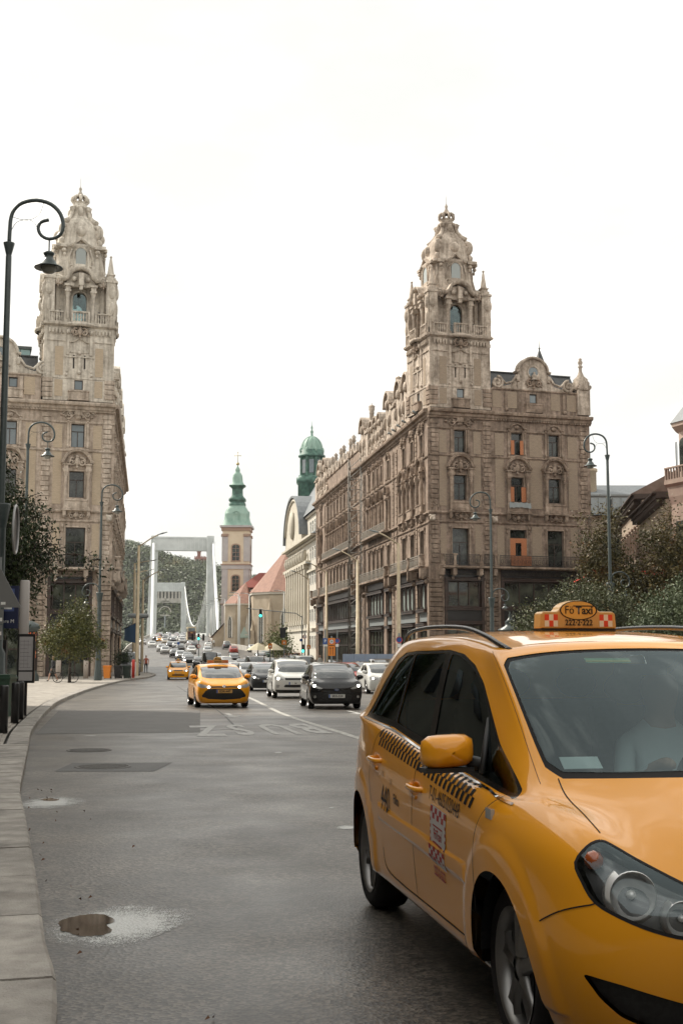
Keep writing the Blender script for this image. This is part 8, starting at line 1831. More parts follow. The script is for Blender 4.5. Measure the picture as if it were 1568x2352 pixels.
for ch_,x,y in(('Z',-2.88,26.4),('S',-2.22,26.8),('U',-1.45,27.1),('B',-.78,27.4)):
 me=text_mesh(ch_,1.0,True,0,'CENTER','road_letter');me.materials.append(M_W2);me.transform(Matrix.Diagonal((.92,6.0,1,1)));me.transform(Matrix.Rotation(math.pi+.16,4,'Z'));o=mkobj('road_letter',me,loc=(x,y,gz(y)+.006));o.rotation_euler[0]=math.atan(-.0176);o['kind']='structure'
def arrow(x,y,L_,rz):
 P_=[(-.07,L_*.5),(.07,L_*.5),(.07,-L_*.1),(.3,-L_*.1),(0,-L_*.5),(-.3,-L_*.1),(-.07,-L_*.1)];c_,s_=math.cos(rz),math.sin(rz);flat_poly('road_arrow',[(x+c_*a-s_*b,y+s_*a+c_*b)for a,b in P_],M_W2,.005)
arrow(-3.1,34.5,3.0,.16);arrow(.45,36.3,3.2,.16)
for k in range(9):flat_poly('crossing_bar',[(-13+k*1.0,122-k*.1),(-12.5+k*1.0,122-k*.1),(-13.1+k*1.0,127-k*.1),(-13.6+k*1.0,127-k*.1)],M_W2,.004)
# twigs and leaves by the kerb
m=MB();q=random.Random(5)
for k in range(34):
 y=q.uniform(5,14);x=float(np.interp(y,[p[1]for p in KL],[p[0]for p in KL]))+abs(q.gauss(0,.35));z=gz(y)+(.006 if q.random()<.8 else .012);a=q.uniform(0,6.28);L_=q.uniform(.012,.035);m.add([(x,y,z),(x+L_*math.cos(a),y+L_*math.sin(a),z+.012),(x+L_*.5*math.cos(a)-.01*math.sin(a),y+L_*.5*math.sin(a)+.01*math.cos(a),z+.02)],[(0,1,2)])
o=m.build('fallen_leaves',[mat('dry_leaf',(.13,.06,.03),.8)],None,fix=False);tag(o,'dry fallen leaves scattered along the near kerb','leaves',kind='stuff')
# ---------------------------------------------------------------- trees
def tree(name,label,x,y,trunk_h,blobs,n,leaf,lm,seed,g=None,tr=.11,trunk=True,droop=0.,group=None,asp=.45):
 g=gz(y)+.1 if g is None else g;t=thing(name,label,'tree',(x,y,g),0,group);q=random.Random(seed);bark=mat('bark',(.05,.038,.03),.9,col2=(.09,.07,.055),scale=6,bump=.6,bscale=20)
 m=MB();top=Vector((0,0,trunk_h))
 m.tube([(0,0,-.1),(.02,.01,trunk_h*.5),top],[tr*1.3,tr,tr*.8],8)if trunk else None
 for(bx,by,bz,rx_,rz_)in blobs:
  c_=Vector((bx,by,bz));s0=top if trunk else Vector((0,0,bz*.8));mid=(s0+c_)/2+Vector((q.uniform(-.2,.2),q.uniform(-.2,.2),.15));fk=min(1,rx_/.9);m.tube([s0,mid,c_],[tr*.6*fk,tr*.35*fk,tr*.12*fk],6)
  for _ in range(4):
   d=Vector((q.gauss(0,1)*rx_*.6,q.gauss(0,1)*rx_*.6,q.gauss(0,1)*rz_*.5));m.tube([c_,c_+d*.5+Vector((0,0,.05)),c_+d],[tr*.2,tr*.12,tr*.05],5)
 m.build('trunk',[bark],t,fix=False)
 tot=sum(b[3]**2*b[4]for b in blobs);V=[];F=[]
 for(bx,by,bz,rx_,rz_)in blobs:
  k=int(n*(rx_**2*rz_)/tot/14)+2
  for _ in range(k):
   u=Vector((q.gauss(0,1),q.gauss(0,1),q.gauss(0,1))).normalized()*(q.random()**.45);c_=Vector((bx+u.x*rx_,by+u.y*rx_,bz+u.z*rz_));dr=Vector((u.x,u.y,u.z*.6-droop)).normalized()
   for _ in range(14):
    p=c_+dr*q.uniform(0,leaf*4)+Vector((q.gauss(0,1),q.gauss(0,1),q.gauss(0,1)-droop*.5))*leaf*1.3;d=(dr*.5+Vector((q.gauss(0,.7),q.gauss(0,.7),q.gauss(0,.7)-droop))).normalized();s_=d.cross(Vector((q.gauss(0,1),q.gauss(0,1),q.gauss(0,1)))).normalized();L_=leaf*q.uniform(.7,1.25);i=len(V)
    V.extend([tuple(p),tuple(p+d*L_*.5+s_*L_*asp*.5),tuple(p+d*L_),tuple(p+d*L_*.5-s_*L_*asp*.5)]);F.append((i,i+1,i+2,i+3))
 me=bpy.data.meshes.new('crown');me.from_pydata(V,[],F);me.materials.append(lm);mkobj('crown',me,t);return t
L_OL=leaf_mat('olive_leaves',(.06,.07,.02),(.13,.13,.035),(.20,.10,.03),1.2);L_DK=leaf_mat('dark_leaves',(.018,.028,.012),(.045,.065,.022),None,.8);L_BR=leaf_mat('turning_leaves',(.05,.048,.015),(.115,.088,.028),(.17,.075,.025),.9);L_GR=leaf_mat('grey_green_leaves',(.07,.095,.05),(.14,.17,.09),None,1.1)
tree('small_tree','small olive coloured tree with a bicycle leaning on its trunk, on the left pavement',-17.96,81.3,2.3,[(0,0,3.0,1.35,1.0),(-.9,.1,2.7,.95,.7),(.95,0,2.6,.95,.8),(.2,.2,3.9,.9,.75),(.35,0,4.7,.55,.5),(.55,0,5.35,.22,.35),(.8,-.3,3.6,.7,.5)],13000,.17,L_OL,3,tr=.09)
tree('street_tree','large dark drooping tree whose branches hang in from the left edge',-12.9,39,3.2,[(.2,0,7.0,1.9,1.5),(1.4,-.3,6.3,1.5,.9),(2.5,-.4,5.6,1.1,.7),(2.0,0,4.6,1.5,.9),(.6,0,4.6,1.6,1.3),(1.6,0,3.3,1.0,1.1),(.8,0,2.6,1.3,1.0),(3.2,-.3,5.0,.6,.35),(3.8,-.4,4.9,.45,.2),(4.5,-.5,4.75,.35,.14),(5.2,-.6,4.6,.3,.12),(2.9,-.2,3.6,.5,.25),(1.1,.3,8.2,.9,.6),(2.7,-.1,6.5,.5,.3)],46000,.13,L_DK,9,tr=.16,droop=.55)
tree('street_tree','tall narrow turning tree right of the right palace behind a lamp',17.2,78,3.5,[(-.3,0,4.5,2.0,1.6),(0,0,6.5,1.6,1.5),(-.6,0,8.4,1.1,1.4),(-.2,0,10.2,.55,1.1),(1.3,0,5.6,1.3,1.0),(-1.3,.2,10.6,.3,.3)],30000,.19,L_BR,12)
tree('street_tree','broad turning tree at the right edge in front of the corner house',20.3,76,3.5,[(0,0,4.5,2.0,1.8),(.6,0,7.0,1.6,1.6),(-.4,0,8.6,1.1,1.2),(1.6,0,8.0,1.1,1.2),(.3,0,10.2,.6,.8),(-1.7,0,6.2,.9,.7),(-2.2,0,3.6,1.4,1.3)],32000,.19,L_BR,14)
tree('shrub','grey green bush with reddish tips in front of the right palace shopfront',11.6,70,.6,[(0,0,3.2,1.5,1.5),(1.5,0,4.0,1.4,1.6),(3.1,.3,4.2,1.4,1.4),(-1.3,-.2,2.3,.8,1.0),(2.0,0,5.6,.5,.4),(4.3,0,3.6,1.4,1.6)],26000,.15,leaf_mat('reddish_bush',(.05,.06,.025),(.11,.12,.055),(.17,.08,.04),.9),21)
tree('shrub','pale green rounded bush just above the big taxi roof at right',15.6,58,.6,[(0,0,3.0,1.3,1.6),(1.0,0,4.0,1.1,1.1),(-1.0,0,2.4,.8,1.2)],14000,.14,L_GR,22)
tree('sapling','thin young tree beside the church wall',-9.0,176,1.0,[(0,0,3.2,1.2,1.6),(.6,0,2.0,1.2,1.0)],2500,.3,leaf_mat('sapling_leaves',(.10,.13,.03),(.16,.19,.05),None,.8),31,tr=.06)
# ---------------------------------------------------------------- bollards, bins, signs on the left
def cyl(name,label,cat,x,y,r,h,m_,group=None,r2=None,dz=.12):
 t=thing(name,label,cat,(x,y,gz(y)+dz),0,group);m=MB();m.lathe([(0,0),(r,0),(r,h-.03),((r2 or r)*.85,h),(0,h)],16);mkobj('post',m.mesh('post',[m_]),t);return t
cyl('bollard','black bollard nearest to the camera at the left edge','bollard',-6.23,22.77,.085,.88,M_DARK,'black bollards');cyl('bollard','middle one of three black bollards','bollard',-7.12,26.93,.085,.88,M_DARK,'black bollards');cyl('bollard','farthest of the three black bollards','bollard',-7.55,29.0,.085,.88,M_DARK,'black bollards')
M_BING=mat('bin_green',(.03,.07,.045),.5)
def wheelie(label,x,y,m_,rz=0.):
 t=thing('wheelie_bin',label,'bin',(x,y,gz(y)+.1),rz);m=MB();v=[(-.22,-.25,.05),(.22,-.25,.05),(.22,.2,.05),(-.22,.2,.05),(-.29,-.33,.95),(.29,-.33,.95),(.29,.3,.95),(-.29,.3,.95)];m.add(v,[(3,2,1,0),(0,1,5,4),(1,2,6,5),(2,3,7,6),(3,0,4,7),(4,5,6,7)]);m.build('bin_body',[m_],t)
 m=MB();m.box(-.31,-.36,.95,.31,.33,1.0);m.box(-.28,-.3,1.0,.28,.28,1.06);m.build('lid',[m_],t)
 for s_ in(-1,1):m=MB();m.lathe([(0,-.03),(.1,-.03),(.1,.03),(0,.03)],12);me=m.mesh('wheel',[M_RUBBER]);me.transform(Matrix.Rotation(R(90),4,'Y'));mkobj('wheel',me,t,loc=(s_*.25,.25,.1))
wheelie('dark green wheelie bin at the left edge behind the bollards',-8.25,29.9,M_BING);wheelie('orange wheelie bin beside the black ones',-18.75,98.6,M_WOODOR);wheelie('black wheelie bin right of the orange one',-17.95,98.9,M_DARK);wheelie('dark green wheelie bin at the end of the row by the van',-17.3,99.3,mat('bin_dark',(.015,.025,.018),.5))
for x,y,lb in((-22.53,97.9,'pale stone post behind the walking man'),(-20.64,99.4,'pale stone post right of the small tree')):cyl('stone_post',lb,'bollard',x,y,.2,1.45,mat('post_pale',(.42,.36,.31),.8))
t=cyl('traffic_post','red and white marker post at the palace corner','post',-17.0,100.5,.12,1.5,M_RED);m=MB();m.box(-.2,.05,.2,-.12,.12,1.3);m.box(.12,.05,.2,.2,.12,1.3);m.build('side_bar',[M_WHITE],t)
# poster column
t=thing('poster_column','dark poster column with orange lettering beside the palace','advertising column',(-22.35,88,gz(88)+.12),.2);m=MB();m.lathe([(.72,0),(.72,.25),(.58,.6),(.56,.7),(.56,3.6),(.66,3.7),(.74,3.8),(.6,4.05),(.2,4.25),(0,4.3)],20);m.build('column',[M_IRON],t,fix=False);m=MB();m.lathe([(.575,.75),(.575,3.5)],20,mi=0);m.build('poster',[mat('poster_black',(.02,.012,.01),.5)],t,fix=False)
OR_L=mat('poster_orange',(.62,.13,.04),.6)
for tx_,z,s_ in(('GHT',3.1,.75),('OR',2.5,.5),('MUSI',1.85,.6),('VA',1.15,.75)):
 me=text_mesh(tx_,s_,True,0);co=np.empty(len(me.vertices)*3);me.vertices.foreach_get('co',co);co=co.reshape(-1,3);a=co[:,0]*.62/.585+.25;V=np.stack([.582*np.sin(a),-.582*np.cos(a),co[:,1]*1.15+z],1);me.vertices.foreach_set('co',V.ravel());me.materials.append(OR_L);mkobj('lettering',me,t)
 # bus stop timetable, white pipe post, blue stop sign, orange advertising panel, backs of signs
t=thing('timetable_board','white bus timetable board in a black frame on a pole','timetable',(-7.95,31,gz(31)+.12),0);m=MB();m.box(-.22,-.03,.82,.22,.03,2.05);m.box(-.03,.03,0,.03,.08,1);m.build('frame',[M_DARK],t);m=MB();m.box(-.17,-.036,1.14,.17,-.031,1.98);m.box(-.17,-.036,.88,.17,-.031,1.1);m.build('sheet',[mat('timetable_paper',(.40,.38,.38),.6)],t)
m=MB();[m.box(-.15,-.039,1.2+k*.095,.13-.05*(k%3),-.037,1.206+k*.095)for k in range(8)];[m.box(-.15+.1*k,-.039,1.2,-.147+.1*k,-.037,1.9)for k in range(4)];o=m.build('printed_rows',[M_DARK],t);o['kind']='stuff'
cyl('pipe_post','thick white post rising behind the timetable','post',-8.55,33.0,.13,3.55,mat('post_offwhite',(.42,.39,.37),.5))
t=thing('stop_sign_board','dark blue bus stop sign with white pictogram and metro letter M','sign',(-9.58,34.5,gz(34.5)+.12),0);m=MB();m.box(-.45,-.03,2.3,.48,.03,3.5);m.box(-.04,.03,0,.04,.1,3.5);m.build('panel',[mat('sign_navy',(.012,.018,.06),.5)],t);m=MB();m.box(-.1,-.04,2.78,.36,-.031,3.42);m.box(-.05,-.044,2.84,.3,-.041,3.36,1);m.box(.02,-.05,2.95,.24,-.045,3.2);m.build('pictogram',[mat('sign_bluegrey',(.07,.10,.25),.5),M_WHITE],t)
me=text_mesh('ck tere M',.14,False,0);me.transform(Matrix.Rotation(R(90),4,'X'));me.materials.append(M_WHITE);mkobj('lettering',me,t,loc=(.1,-.035,2.5))
t=thing('advertising_panel','orange red advertising panel at the bus stop, left edge','advertisement',(-11.3,38,gz(38)+.12),0);m=MB();m.box(-1.0,-.08,.2,.95,.08,2.05);m.build('panel_frame',[M_DARK],t);m=MB();m.box(-.9,-.09,.3,.85,-.082,1.95);m.build('poster',[mat('poster_redorange',(.36,.07,.02),.5,col2=(.25,.05,.02),scale=2)],t);m=MB();m.lathe([(0,0),(.3,0)],24);me=m.mesh('price_disc',[mat('disc_blue',(.30,.42,.50),.5)]);me.transform(Matrix.Rotation(R(90),4,'X'));mkobj('price_disc',me,t,loc=(.45,-.095,1.0))
me=text_mesh('.90',.24,True,0);me.transform(Matrix.Rotation(R(90),4,'X'));me.materials.append(M_DARK);mkobj('lettering',me,t,loc=(.5,-.1,.95))
t=thing('sign_post','grey backs of a triangular and two square road signs on one pole','road sign',(-7.45,26.6,gz(26.6)+.12),0);m=MB();m.lathe([(.04,0),(.04,3.6)],8);m.build('pole',[M_LEAD],t,fix=False);GB=mat('sign_back_grey',(.17,.17,.165),.55)
m=MB();m.prism([(-.45,2.50),(.50,2.50),(.03,3.35)],-.05,-.03);m.build('triangle_sign',[GB],t);m=MB();m.box(-.3,-.06,2.15,.12,-.04,2.46);m.build('plate_sign',[GB],t);m=MB();m.box(-.3,-.06,1.8,.1,-.04,2.12);m.build('plate_sign',[GB],t)
m=MB();m.box(.02,-.065,2.2,.1,-.061,2.28);m.box(.0,-.065,1.9,.09,-.061,1.98);m.box(.06,-.056,2.56,.16,-.052,2.62);m.build('sticker',[M_WHITE],t)
t=thing('round_sign','round sign seen edge on, clamped to the nearest lamp post','sign',(-8.98,33.5,4.75),R(99));m=MB();m.tube([(.66*math.cos(a),0,.66*math.sin(a))for a in np.linspace(0,2*math.pi,33)[:-1]],.035,6,closed=True);m.build('rim',[mat('rim_grey',(.4,.4,.4),.4)],t,fix=False);m=MB();m.lathe([(0,-.02),(.65,-.02)],24);me=m.mesh('disc',[M_DARK]);me.transform(Matrix.Rotation(R(90),4,'X'));mkobj('disc',me,t)
# ---------------------------------------------------------------- traffic lights and road signs
M_GREEN=mat('green_signal',(.05,.95,.70),.4,emit=3.5)
def signal(par,x,z,lit=True,y=-.12):
 m=MB();m.box(x-.16,y-.12,z-.5,x+.16,y+.12,z+.5);o=m.build('signal_housing',[M_DARK],par)
 if lit:m=MB();m.ball((x,y-.12,z-.3),.16,12,6,sc=(1,.3,1));mkobj('green_light',m.mesh('green_light',[M_GREEN]),o)
def pole_at(name,label,cat,x,y,h,m_=None):t=thing(name,label,cat,(x,y,gz(y)),0);m=MB();m.lathe([(.09,0),(.07,h)],8);m.build('pole',[m_ or M_LEAD],t,fix=False);return t
t=pole_at('traffic_light','traffic light gantry with green light reaching over the road before the church','traffic light',-4.8,150,6.6);m=MB();m.tube([(0,0,6.4),(-.8,0,6.9),(-6.8,0,7.5)],.06,6);m.build('arm',[M_LEAD],t,fix=False);signal(t,-5.1,6.9);signal(t,.1,2.6);m=MB();m.box(-2.7,-.2,3.9,-2.0,-.05,5.15);m.build('display_board',[M_DARK],t)
t=pole_at('traffic_light','group of three traffic signals on a post in the middle of the traffic','traffic light',-22.1,190,4.2);signal(t,0,3.9);signal(t,.75,3.8,False);signal(t,-.9,3.8,False)
def disc_sign(par,x,z,r,kind_):
 m=MB();m.lathe([(0,-.01),(r*.8,-.01)],20,mi=0);m.lathe([(r*.8,-.012),(r,-.012),(r,.01)],20,mi=1)
 if kind_ in('no_stopping','no_turn'):m.box(-r*.75,-.06*1,-.02,r*.75,.06,-.014,1)
 if kind_=='no_stopping':m.box(-.05,-r*.75,-.022,.05,r*.75,-.016,1)
 cols_={'no_stopping':(M_BLUE,M_RED),'no_turn':(M_WHITE,M_RED),'limit':(M_WHITE,M_RED),'blue':(M_BLUE,M_BLUE)}[kind_];me=m.mesh('sign_disc',list(cols_));me.transform(Matrix.Rotation(R(45),4,'Z'));me.transform(Matrix.Rotation(R(-90),4,'X'));me.transform(Matrix.Scale(-1,4,(0,1,0)));return mkobj('sign_disc',me,par,loc=(x,-.1,z))
t=pole_at('road_sign','round red ringed no turn sign below the traffic signals','road sign',-21.6,186,2.6);disc_sign(t,0,2.5,.28,'no_turn')
t=pole_at('road_sign','round blue arrow sign between the cars on the slope','road sign',-28.4,214,2.6);disc_sign(t,0,2.4,.26,'blue')
t=pole_at('road_sign','red ringed no turn sign beside the bank corner','road sign',-4.4,147,4.5);disc_sign(t,0,4.0,.24,'no_turn');disc_sign(t,-.45,3.6,.17,'blue')
t=pole_at('road_sign','blue and red no stopping sign on the near cream pole','road sign',4.3,91.5,3.6);disc_sign(t,0,3.1,.24,'no_stopping');m=MB();m.box(-.14,-.1,2.55,.14,-.08,2.8);m.build('plate',[M_WHITE],t)
t=pole_at('road_sign','blue and red no stopping sign right of the orange roadworks board','road sign',-.4,114,4.2);disc_sign(t,0,3.25,.24,'no_stopping');m=MB();m.box(-.14,-.1,2.7,.14,-.08,2.95);m.build('plate',[M_WHITE],t)
t=pole_at('parking_sign','blue parking sign with white letter P','road sign',-1.55,117,4.4);m=MB();m.box(-.20,-.1,2.95,.20,-.06,3.52);m.build('panel',[M_BLUE],t);m=MB();m.box(-.20,-.1,2.75,.20,-.06,2.92);m.build('plate',[M_WHITE],t);me=text_mesh('P',.38,True,0);me.transform(Matrix.Rotation(R(90),4,'X'));me.materials.append(M_WHITE);mkobj('lettering',me,t,loc=(0,-.11,3.24))
t=pole_at('roadworks_sign','orange roadworks board with round 30 limit and two black arrows','road sign',-.85,106,3.6);m=MB();m.box(-.30,-.12,1.9,.30,-.06,3.42);m.build('panel',[M_WOODOR],t);disc_sign(t,0,3.12,.22,'limit').location.y=-.14;me=text_mesh('30',.21,True,0);me.transform(Matrix.Rotation(R(90),4,'X'));me.materials.append(M_DARK);mkobj('lettering',me,t,loc=(0,-.17,3.12));m=MB();m.box(-.24,-.13,2.76,.24,-.122,2.82);m.build('small_print',[M_DARK],t)
for s_ in(-.11,.11):m=MB();m.prism([(s_-.02,2.0),(s_+.02,2.0),(s_+.02,2.5),(s_+.06,2.5),(s_,2.68),(s_-.06,2.5),(s_-.02,2.5)],-.13,-.122);m.build('arrow',[M_DARK],t)
for x,y,z,w_,h_,lb in((-8.7,150,2.9,.5,.62,'orange board with two arrows left of the parasols'),(-7.0,150,3.35,.58,.56,'orange diversion sign under the dark display'),(-3.95,148,2.8,.46,.46,'small orange sign on the fourth light pole')):t=pole_at('roadworks_sign',lb,'road sign',x,y,z);m=MB();m.box(-w_/2,-.1,z-h_/2,w_/2,-.06,z+h_/2);m.build('panel',[M_WOODOR],t);m=MB();m.prism([(-.13,z-.12),(.13,z-.12),(0,z+.14)],-.115,-.105);m.build('symbol',[M_WHITE],t)
# hoarding round the roadworks
HB_=mat('hoarding_blue',(.22,.27,.36),.6,col2=(.28,.33,.42),scale=1);t=thing('hoarding','pale blue site hoarding with small posters along the right palace','hoarding',(.6,108,gz(108)),0)
for k in range(9):m=MB();m.box(-.49,-.03,0,.49,.03,2.0);m.build('panel',[HB_],t,loc=(k*1.0,0,.05));
for k in range(0,9):m=MB();m.box(-.22,-.05,.7,.22,-.032,1.15);m.build('poster',[mat('poster_dark',(.04,.06,.14),.5)if k%2==0 else mat('poster_pinkish',(.36,.22,.22),.5)],t,loc=(k*1.0,0,.05))
t2=thing('covered_pile','white sheeted pile of material behind the hoarding','tarpaulin',(6.6,110.5,gz(110)),0);m=MB();[m.ball((k*.6-1.2,0,1.9),.6,10,6,sc=(.9,.8,.75))for k in range(5)];m.box(-1.7,-.4,0,1.7,.4,2.0);m.build('sheet',[M_WHITE],t2,fix=False)
for x,lb in((-11.2,'cream open parasol before the bank'),(-9.2,'second cream parasol, right of the open one')):t=pole_at('parasol',lb,'parasol',x,165,3.0);m=MB();m.lathe([(1.6,2.2),(.9,2.7),(.05,3.2)],8,smooth=False);m.build('canopy',[mat('parasol_cream',(.55,.50,.36),.8)],t)
# scaffold mast along the palace
SCM=mat('mast_steel',(.20,.19,.17),.5,metal=.3);t=thing('scaffold_mast','tall steel lattice hoist mast standing against the right palace side','mast',(1.7,147.5,gz(147)),-.15);m=MB()
for a in(-.75,.75):
 for b in(-.75,.75):m.tube([(a,b,0),(a,b,25.5)],.07,4)
o=m.build('uprights',[SCM],t,fix=False);o['kind']='stuff';m=MB()
for k in range(20):
 z=k*1.28;
 for(a,b),(c_,d)in(((-.75,-.75),(.75,-.75)),((-.75,.75),(-.75,-.75)),((.75,-.75),(.75,.75))):m.tube([(a,b,z),(c_,d,z)],.04,4);m.tube([(a,b,z),(c_,d,z+1.28)],.04,4)
o=m.build('lattice',[SCM],t,fix=False);o['kind']='stuff'
# advertising kiosk and red stand on the right
t=thing('poster_column','advertising column with dark pointed roof and red poster above the taxi','advertising column',(11.0,80,gz(80)),0);m=MB();m.lathe([(.42,0),(.42,3.35),(.5,3.4)],16);m.build('column',[M_IRON],t,fix=False);m=MB();m.lathe([(.5,3.4),(.8,3.5),(.8,3.56),(.35,3.8),(.3,4.0),(.36,4.05),(.15,4.25),(.07,4.4),(.1,4.5),(.02,4.75)],16);m.build('roof',[M_IRON],t,fix=False);m=MB();m.lathe([(.43,1.4),(.43,3.2)],16);m.build('poster',[mat('poster_red',(.42,.03,.02),.5)],t,fix=False)
me=text_mesh('KFC',.17,True,0);me.transform(Matrix.Rotation(R(90),4,'X'));me.materials.append(M_WHITE);mkobj('lettering',me,t,loc=(-.12,-.44,2.95))
t=thing('pavilion','red and white market pavilion behind the trees on the right','pavilion',(21.2,95,gz(95)),0);m=MB();m.box(-1.5,0,0,3.8,3,8.2);m.build('wall',[M_WHITE],t)
for x in(-1.55,-1.0,3.8):m=MB();m.box(x-.12,-.12,0,x+.12,.0,8.6);m.build('pillar',[M_RED],t)
m=MB();m.box(-1.6,-.2,8.2,4.0,3,8.5);m.add([(-3.2,-.4,7.6),(-1.5,-.4,8.4),(-1.5,1.5,8.4),(-3.2,1.5,7.6)],[(0,1,2,3)]);m.build('canopy',[M_RED],t)
t=thing('flag','dark blue flag hanging from the left palace side','flag',(-19.6,112,2.6),0);m=MB();m.tube([(-.9,0,.2),(.9,0,1.1)],.03,6);m.build('flag_pole',[M_DARK],t,fix=False);m=MB();P_=[(-.2+.25*i,.06*math.sin(i*2.2),.55+.12*i-.9*j*(.6+.1*i))for i in range(5)for j in range(3)];m.add(P_,[(i*3+j,(i+1)*3+j,(i+1)*3+j+1,i*3+j+1)for i in range(4)for j in range(2)],smooth=True);m.build('cloth',[mat('flag_blue',(.02,.05,.10),.8)],t,fix=False)
m=MB();m.lathe([(1.6,0),(1.7,.1),(1.7,.3),(1.6,.4),(0,.4)],20,a0=-math.pi/2,a1=math.pi/2);aw=m.build('awning',[M_LEAD],None,loc=(-20.6,120,4.3),fix=False);tag(aw,'rounded grey glass canopy over the left palace side door','canopy')
for k,(x,y)in enumerate(((-19.9,111.5),(-20.1,114.0))):tree('potted_shrub',['dark potted shrub nearest the palace corner','second dark potted shrub along the palace side'][k],x,y,.6,[(0,0,1.5,.6,.7)],1500,.12,L_DK,40+k,tr=.05)
# ---------------------------------------------------------------- people and the bicycle
def body(name,bones,mats_,cuts,scale=1.):
 """bones: joints {n: (x, y, z, r)} and edges; one skinned surface, clothing by region"""
 J,E=bones;ks=list(J);me=bpy.data.meshes.new(name);me.from_pydata([J[k][:3]for k in ks],[(ks.index(a),ks.index(b))for a,b in E],[]);o=bpy.data.objects.new(name,me);COL.objects.link(o)
 s_=o.modifiers.new('skin','SKIN');s_.use_smooth_shade=True;sv=me.skin_vertices[0].data
 for i,k in enumerate(ks):sv[i].radius=(J[k][3],J[k][3]*(J[k][4]if len(J[k])>4 else 1));sv[i].use_root=(i==0)
 sb=o.modifiers.new('sub','SUBSURF');sb.levels=1;sb.render_levels=1;dg=bpy.context.evaluated_depsgraph_get();dg.update();m2=bpy.data.meshes.new_from_object(o.evaluated_get(dg));bpy.data.objects.remove(o)
 m2.materials.clear();[m2.materials.append(x)for x in mats_]
 for p in m2.polygons:p.material_index=cuts(p.center);p.use_smooth=True
 return m2
SKN=mat('skin',(.42,.24,.17),.6);
def person(label,x,y,rz,mats_,cuts,stride=.28,h=1.0,dz=.12,group=None):
 J=dict(hip=(0,0,.95,.14,.8),bel=(0,0,1.12,.135,.8),chest=(0,0,1.33,.16,.75),neck=(0,0,1.50,.055),jaw=(0,.02,1.60,.075),head=(0,0,1.69,.095),top=(0,-.01,1.77,.06))
 E=[('hip','bel'),('bel','chest'),('chest','neck'),('neck','jaw'),('jaw','head'),('head','top')]
 for s_ in(-1,1):
  f=stride*s_;n=str(s_);J['hj'+n]=(s_*.1,0,.88,.095);J['kn'+n]=(s_*.11,f*.55+.04,.49,.06);J['an'+n]=(s_*.11,f-.02,.10+.03*(s_<0),.042);J['to'+n]=(s_*.13,f+.13,.035,.038)
  J['sh'+n]=(s_*.19,0,1.42,.06);J['el'+n]=(s_*.26,-f*.4-.02,1.14,.045);J['wr'+n]=(s_*.24,-f*.7+.08,.90,.032);J['ha'+n]=(s_*.24,-f*.7+.12,.82,.034);J['fi'+n]=(s_*.235,-f*.7+.14,.75,.018)
  E+=[('hip','hj'+n),('hj'+n,'kn'+n),('kn'+n,'an'+n),('an'+n,'to'+n),('chest','sh'+n),('sh'+n,'el'+n),('el'+n,'wr'+n),('wr'+n,'ha'+n),('ha'+n,'fi'+n)]
 me=body('person',(J,E),mats_,cuts);o=mkobj('person',me,None,M=Matrix.Translation((x,y,gz(y)+dz))@Matrix.Rotation(rz,4,'Z')@Matrix.Scale(h,4));return tag(o,label,'person',group)
BLK=mat('cloth_black',(.012,.012,.014),.9);GRY=mat('cloth_grey',(.10,.09,.085),.9);ORG=mat('cloth_coral',(.45,.14,.09),.9);WSH=mat('cloth_white',(.55,.55,.53),.9)
def cut(top,legs,hem=.55,shoe=.1):return lambda c:(0 if c.z>1.50 or(abs(c.x)>.2 and c.z<.88)else top if c.z>.93 else legs if c.z>hem else(3 if c.z<shoe else 0))
p_=person('bald man in black jacket and grey shorts walking on the left pavement',-19.98,85.3,2.4,[SKN,BLK,GRY,BLK],cut(1,2),.3,1.0)
for i,(x,y,rz,lb)in enumerate(((-19.4,117,.4,'person in black near the potted shrubs by the palace side'),(-19.7,124,3.3,'person in coral top behind the one in black'))):person(lb,x,y,rz,[SKN,BLK if i==0 else ORG,BLK,BLK],cut(1,2,.1),.2)
for i,(px,Y,lb)in enumerate(((480,262,'person in dark shorts walking on the right bridge pavement'),(485.5,258,'person in blue trousers on the right bridge pavement'),(491,275,'person in pale top farther on the right bridge pavement'),(355,330,'left one of two dark clad people at the left parapet'),(357.5,332,'right one of two dark clad people at the left parapet'),(655,158,'person in dark top near the bank entrance'),(664,156,'person in pale shirt near the bank entrance'),(688,152,'person standing by the traffic light pole'),(735,130,'person in black beside the hoarding gap'))):
 person(lb,(px-784)*.994*Y/2800,Y,i*1.3,[SKN,[BLK,GRY,WSH][i%3],[GRY,mat('cloth_blue',(.03,.10,.14),.9),BLK][i%3],BLK],cut(1,2,.1 if i%3 else .55),.22)
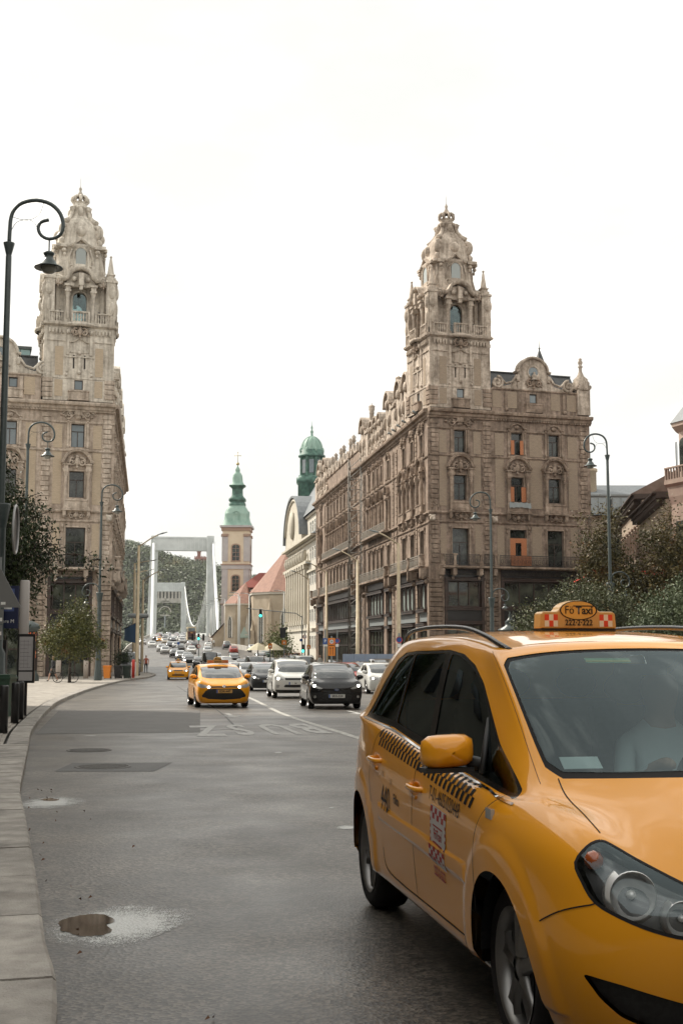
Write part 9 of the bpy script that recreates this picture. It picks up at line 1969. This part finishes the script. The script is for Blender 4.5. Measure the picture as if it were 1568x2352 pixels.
 # driver of the big taxi
J=dict(hip=(-.95,.37,.72,.16),bel=(-.99,.37,.86,.15),chest=(-1.03,.37,1.04,.15,.85),neck=(-1.02,.37,1.22,.06),jaw=(-.98,.37,1.29,.085),head=(-1.0,.37,1.37,.115),top=(-1.01,.37,1.44,.065));E_=[('hip','bel'),('bel','chest'),('chest','neck'),('neck','jaw'),('jaw','head'),('head','top')]
for s_ in(-1,1):
 n=str(s_);J.update({'sh'+n:(-1.02,.37+s_*.17,1.09,.062),'el'+n:(-.86,.37+s_*.25,.90,.05),'wr'+n:(-.66,.37+s_*.17,1.02,.035),'ha'+n:(-.60,.37+s_*.16,1.04,.038),'fi'+n:(-.56,.37+s_*.13,1.03,.02),'kn'+n:(-.5,.37+s_*.13,.75,.09),'an'+n:(-.25,.37+s_*.13,.5,.06)});E_+=[('chest','sh'+n),('sh'+n,'el'+n),('el'+n,'wr'+n),('wr'+n,'ha'+n),('ha'+n,'fi'+n),('hip','kn'+n),('kn'+n,'an'+n)]
me=body('person',(J,E_),[SKN,mat('shirt_white',(.60,.60,.60),.8),BLK],lambda c:0 if c.z>1.2 or c.x>-.7 and c.z>.9 else(1 if c.z>.84 else 2));o=mkobj('person',me,None,M=TAXI.matrix_basis.copy()if False else Matrix.Translation((1.451,5.004,0))@Matrix.Rotation(-1.385,4,'Z')@Matrix.Translation((.08,-.115,-.01)));tag(o,'driver in a white shirt at the wheel of the big taxi','person')
t=thing('bicycle','black bicycle leaning on the small tree trunk','bicycle',(-18.1,80.8,gz(81)+.12),.5)
for x in(-.52,.52):m=MB();m.tube([(x+.33*math.cos(a),0,.34+.33*math.sin(a))for a in np.linspace(0,2*math.pi,25)[:-1]],.022,6,closed=True);[m.tube([(x,0,.34),(x+.32*math.cos(k),0,.34+.32*math.sin(k))],.004,3)for k in np.linspace(0,6.28,13)[:-1]];m.build('wheel',[M_RUBBER],t,fix=False)
m=MB();[m.tube([a,b],.017,6)for a,b in(((-.52,0,.34),(-.1,0,.3)),((-.1,0,.3),(-.2,0,.8)),((-.2,0,.72),(.36,0,.78)),((-.1,0,.3),(.38,0,.7)),((-.52,0,.34),(-.19,0,.74)),((.36,0,.92),(.52,0,.34)))];m.build('frame',[M_DARK],t,fix=False);m=MB();m.tube([(.3,-.24,.98),(.38,0,.95),(.3,.24,.98)],.014,6);m.build('handlebar',[M_DARK],t,fix=False);m=MB();m.ball((-.22,0,.86),1,8,5,sc=(.13,.06,.03));m.build('saddle',[M_DARK],t,fix=False)
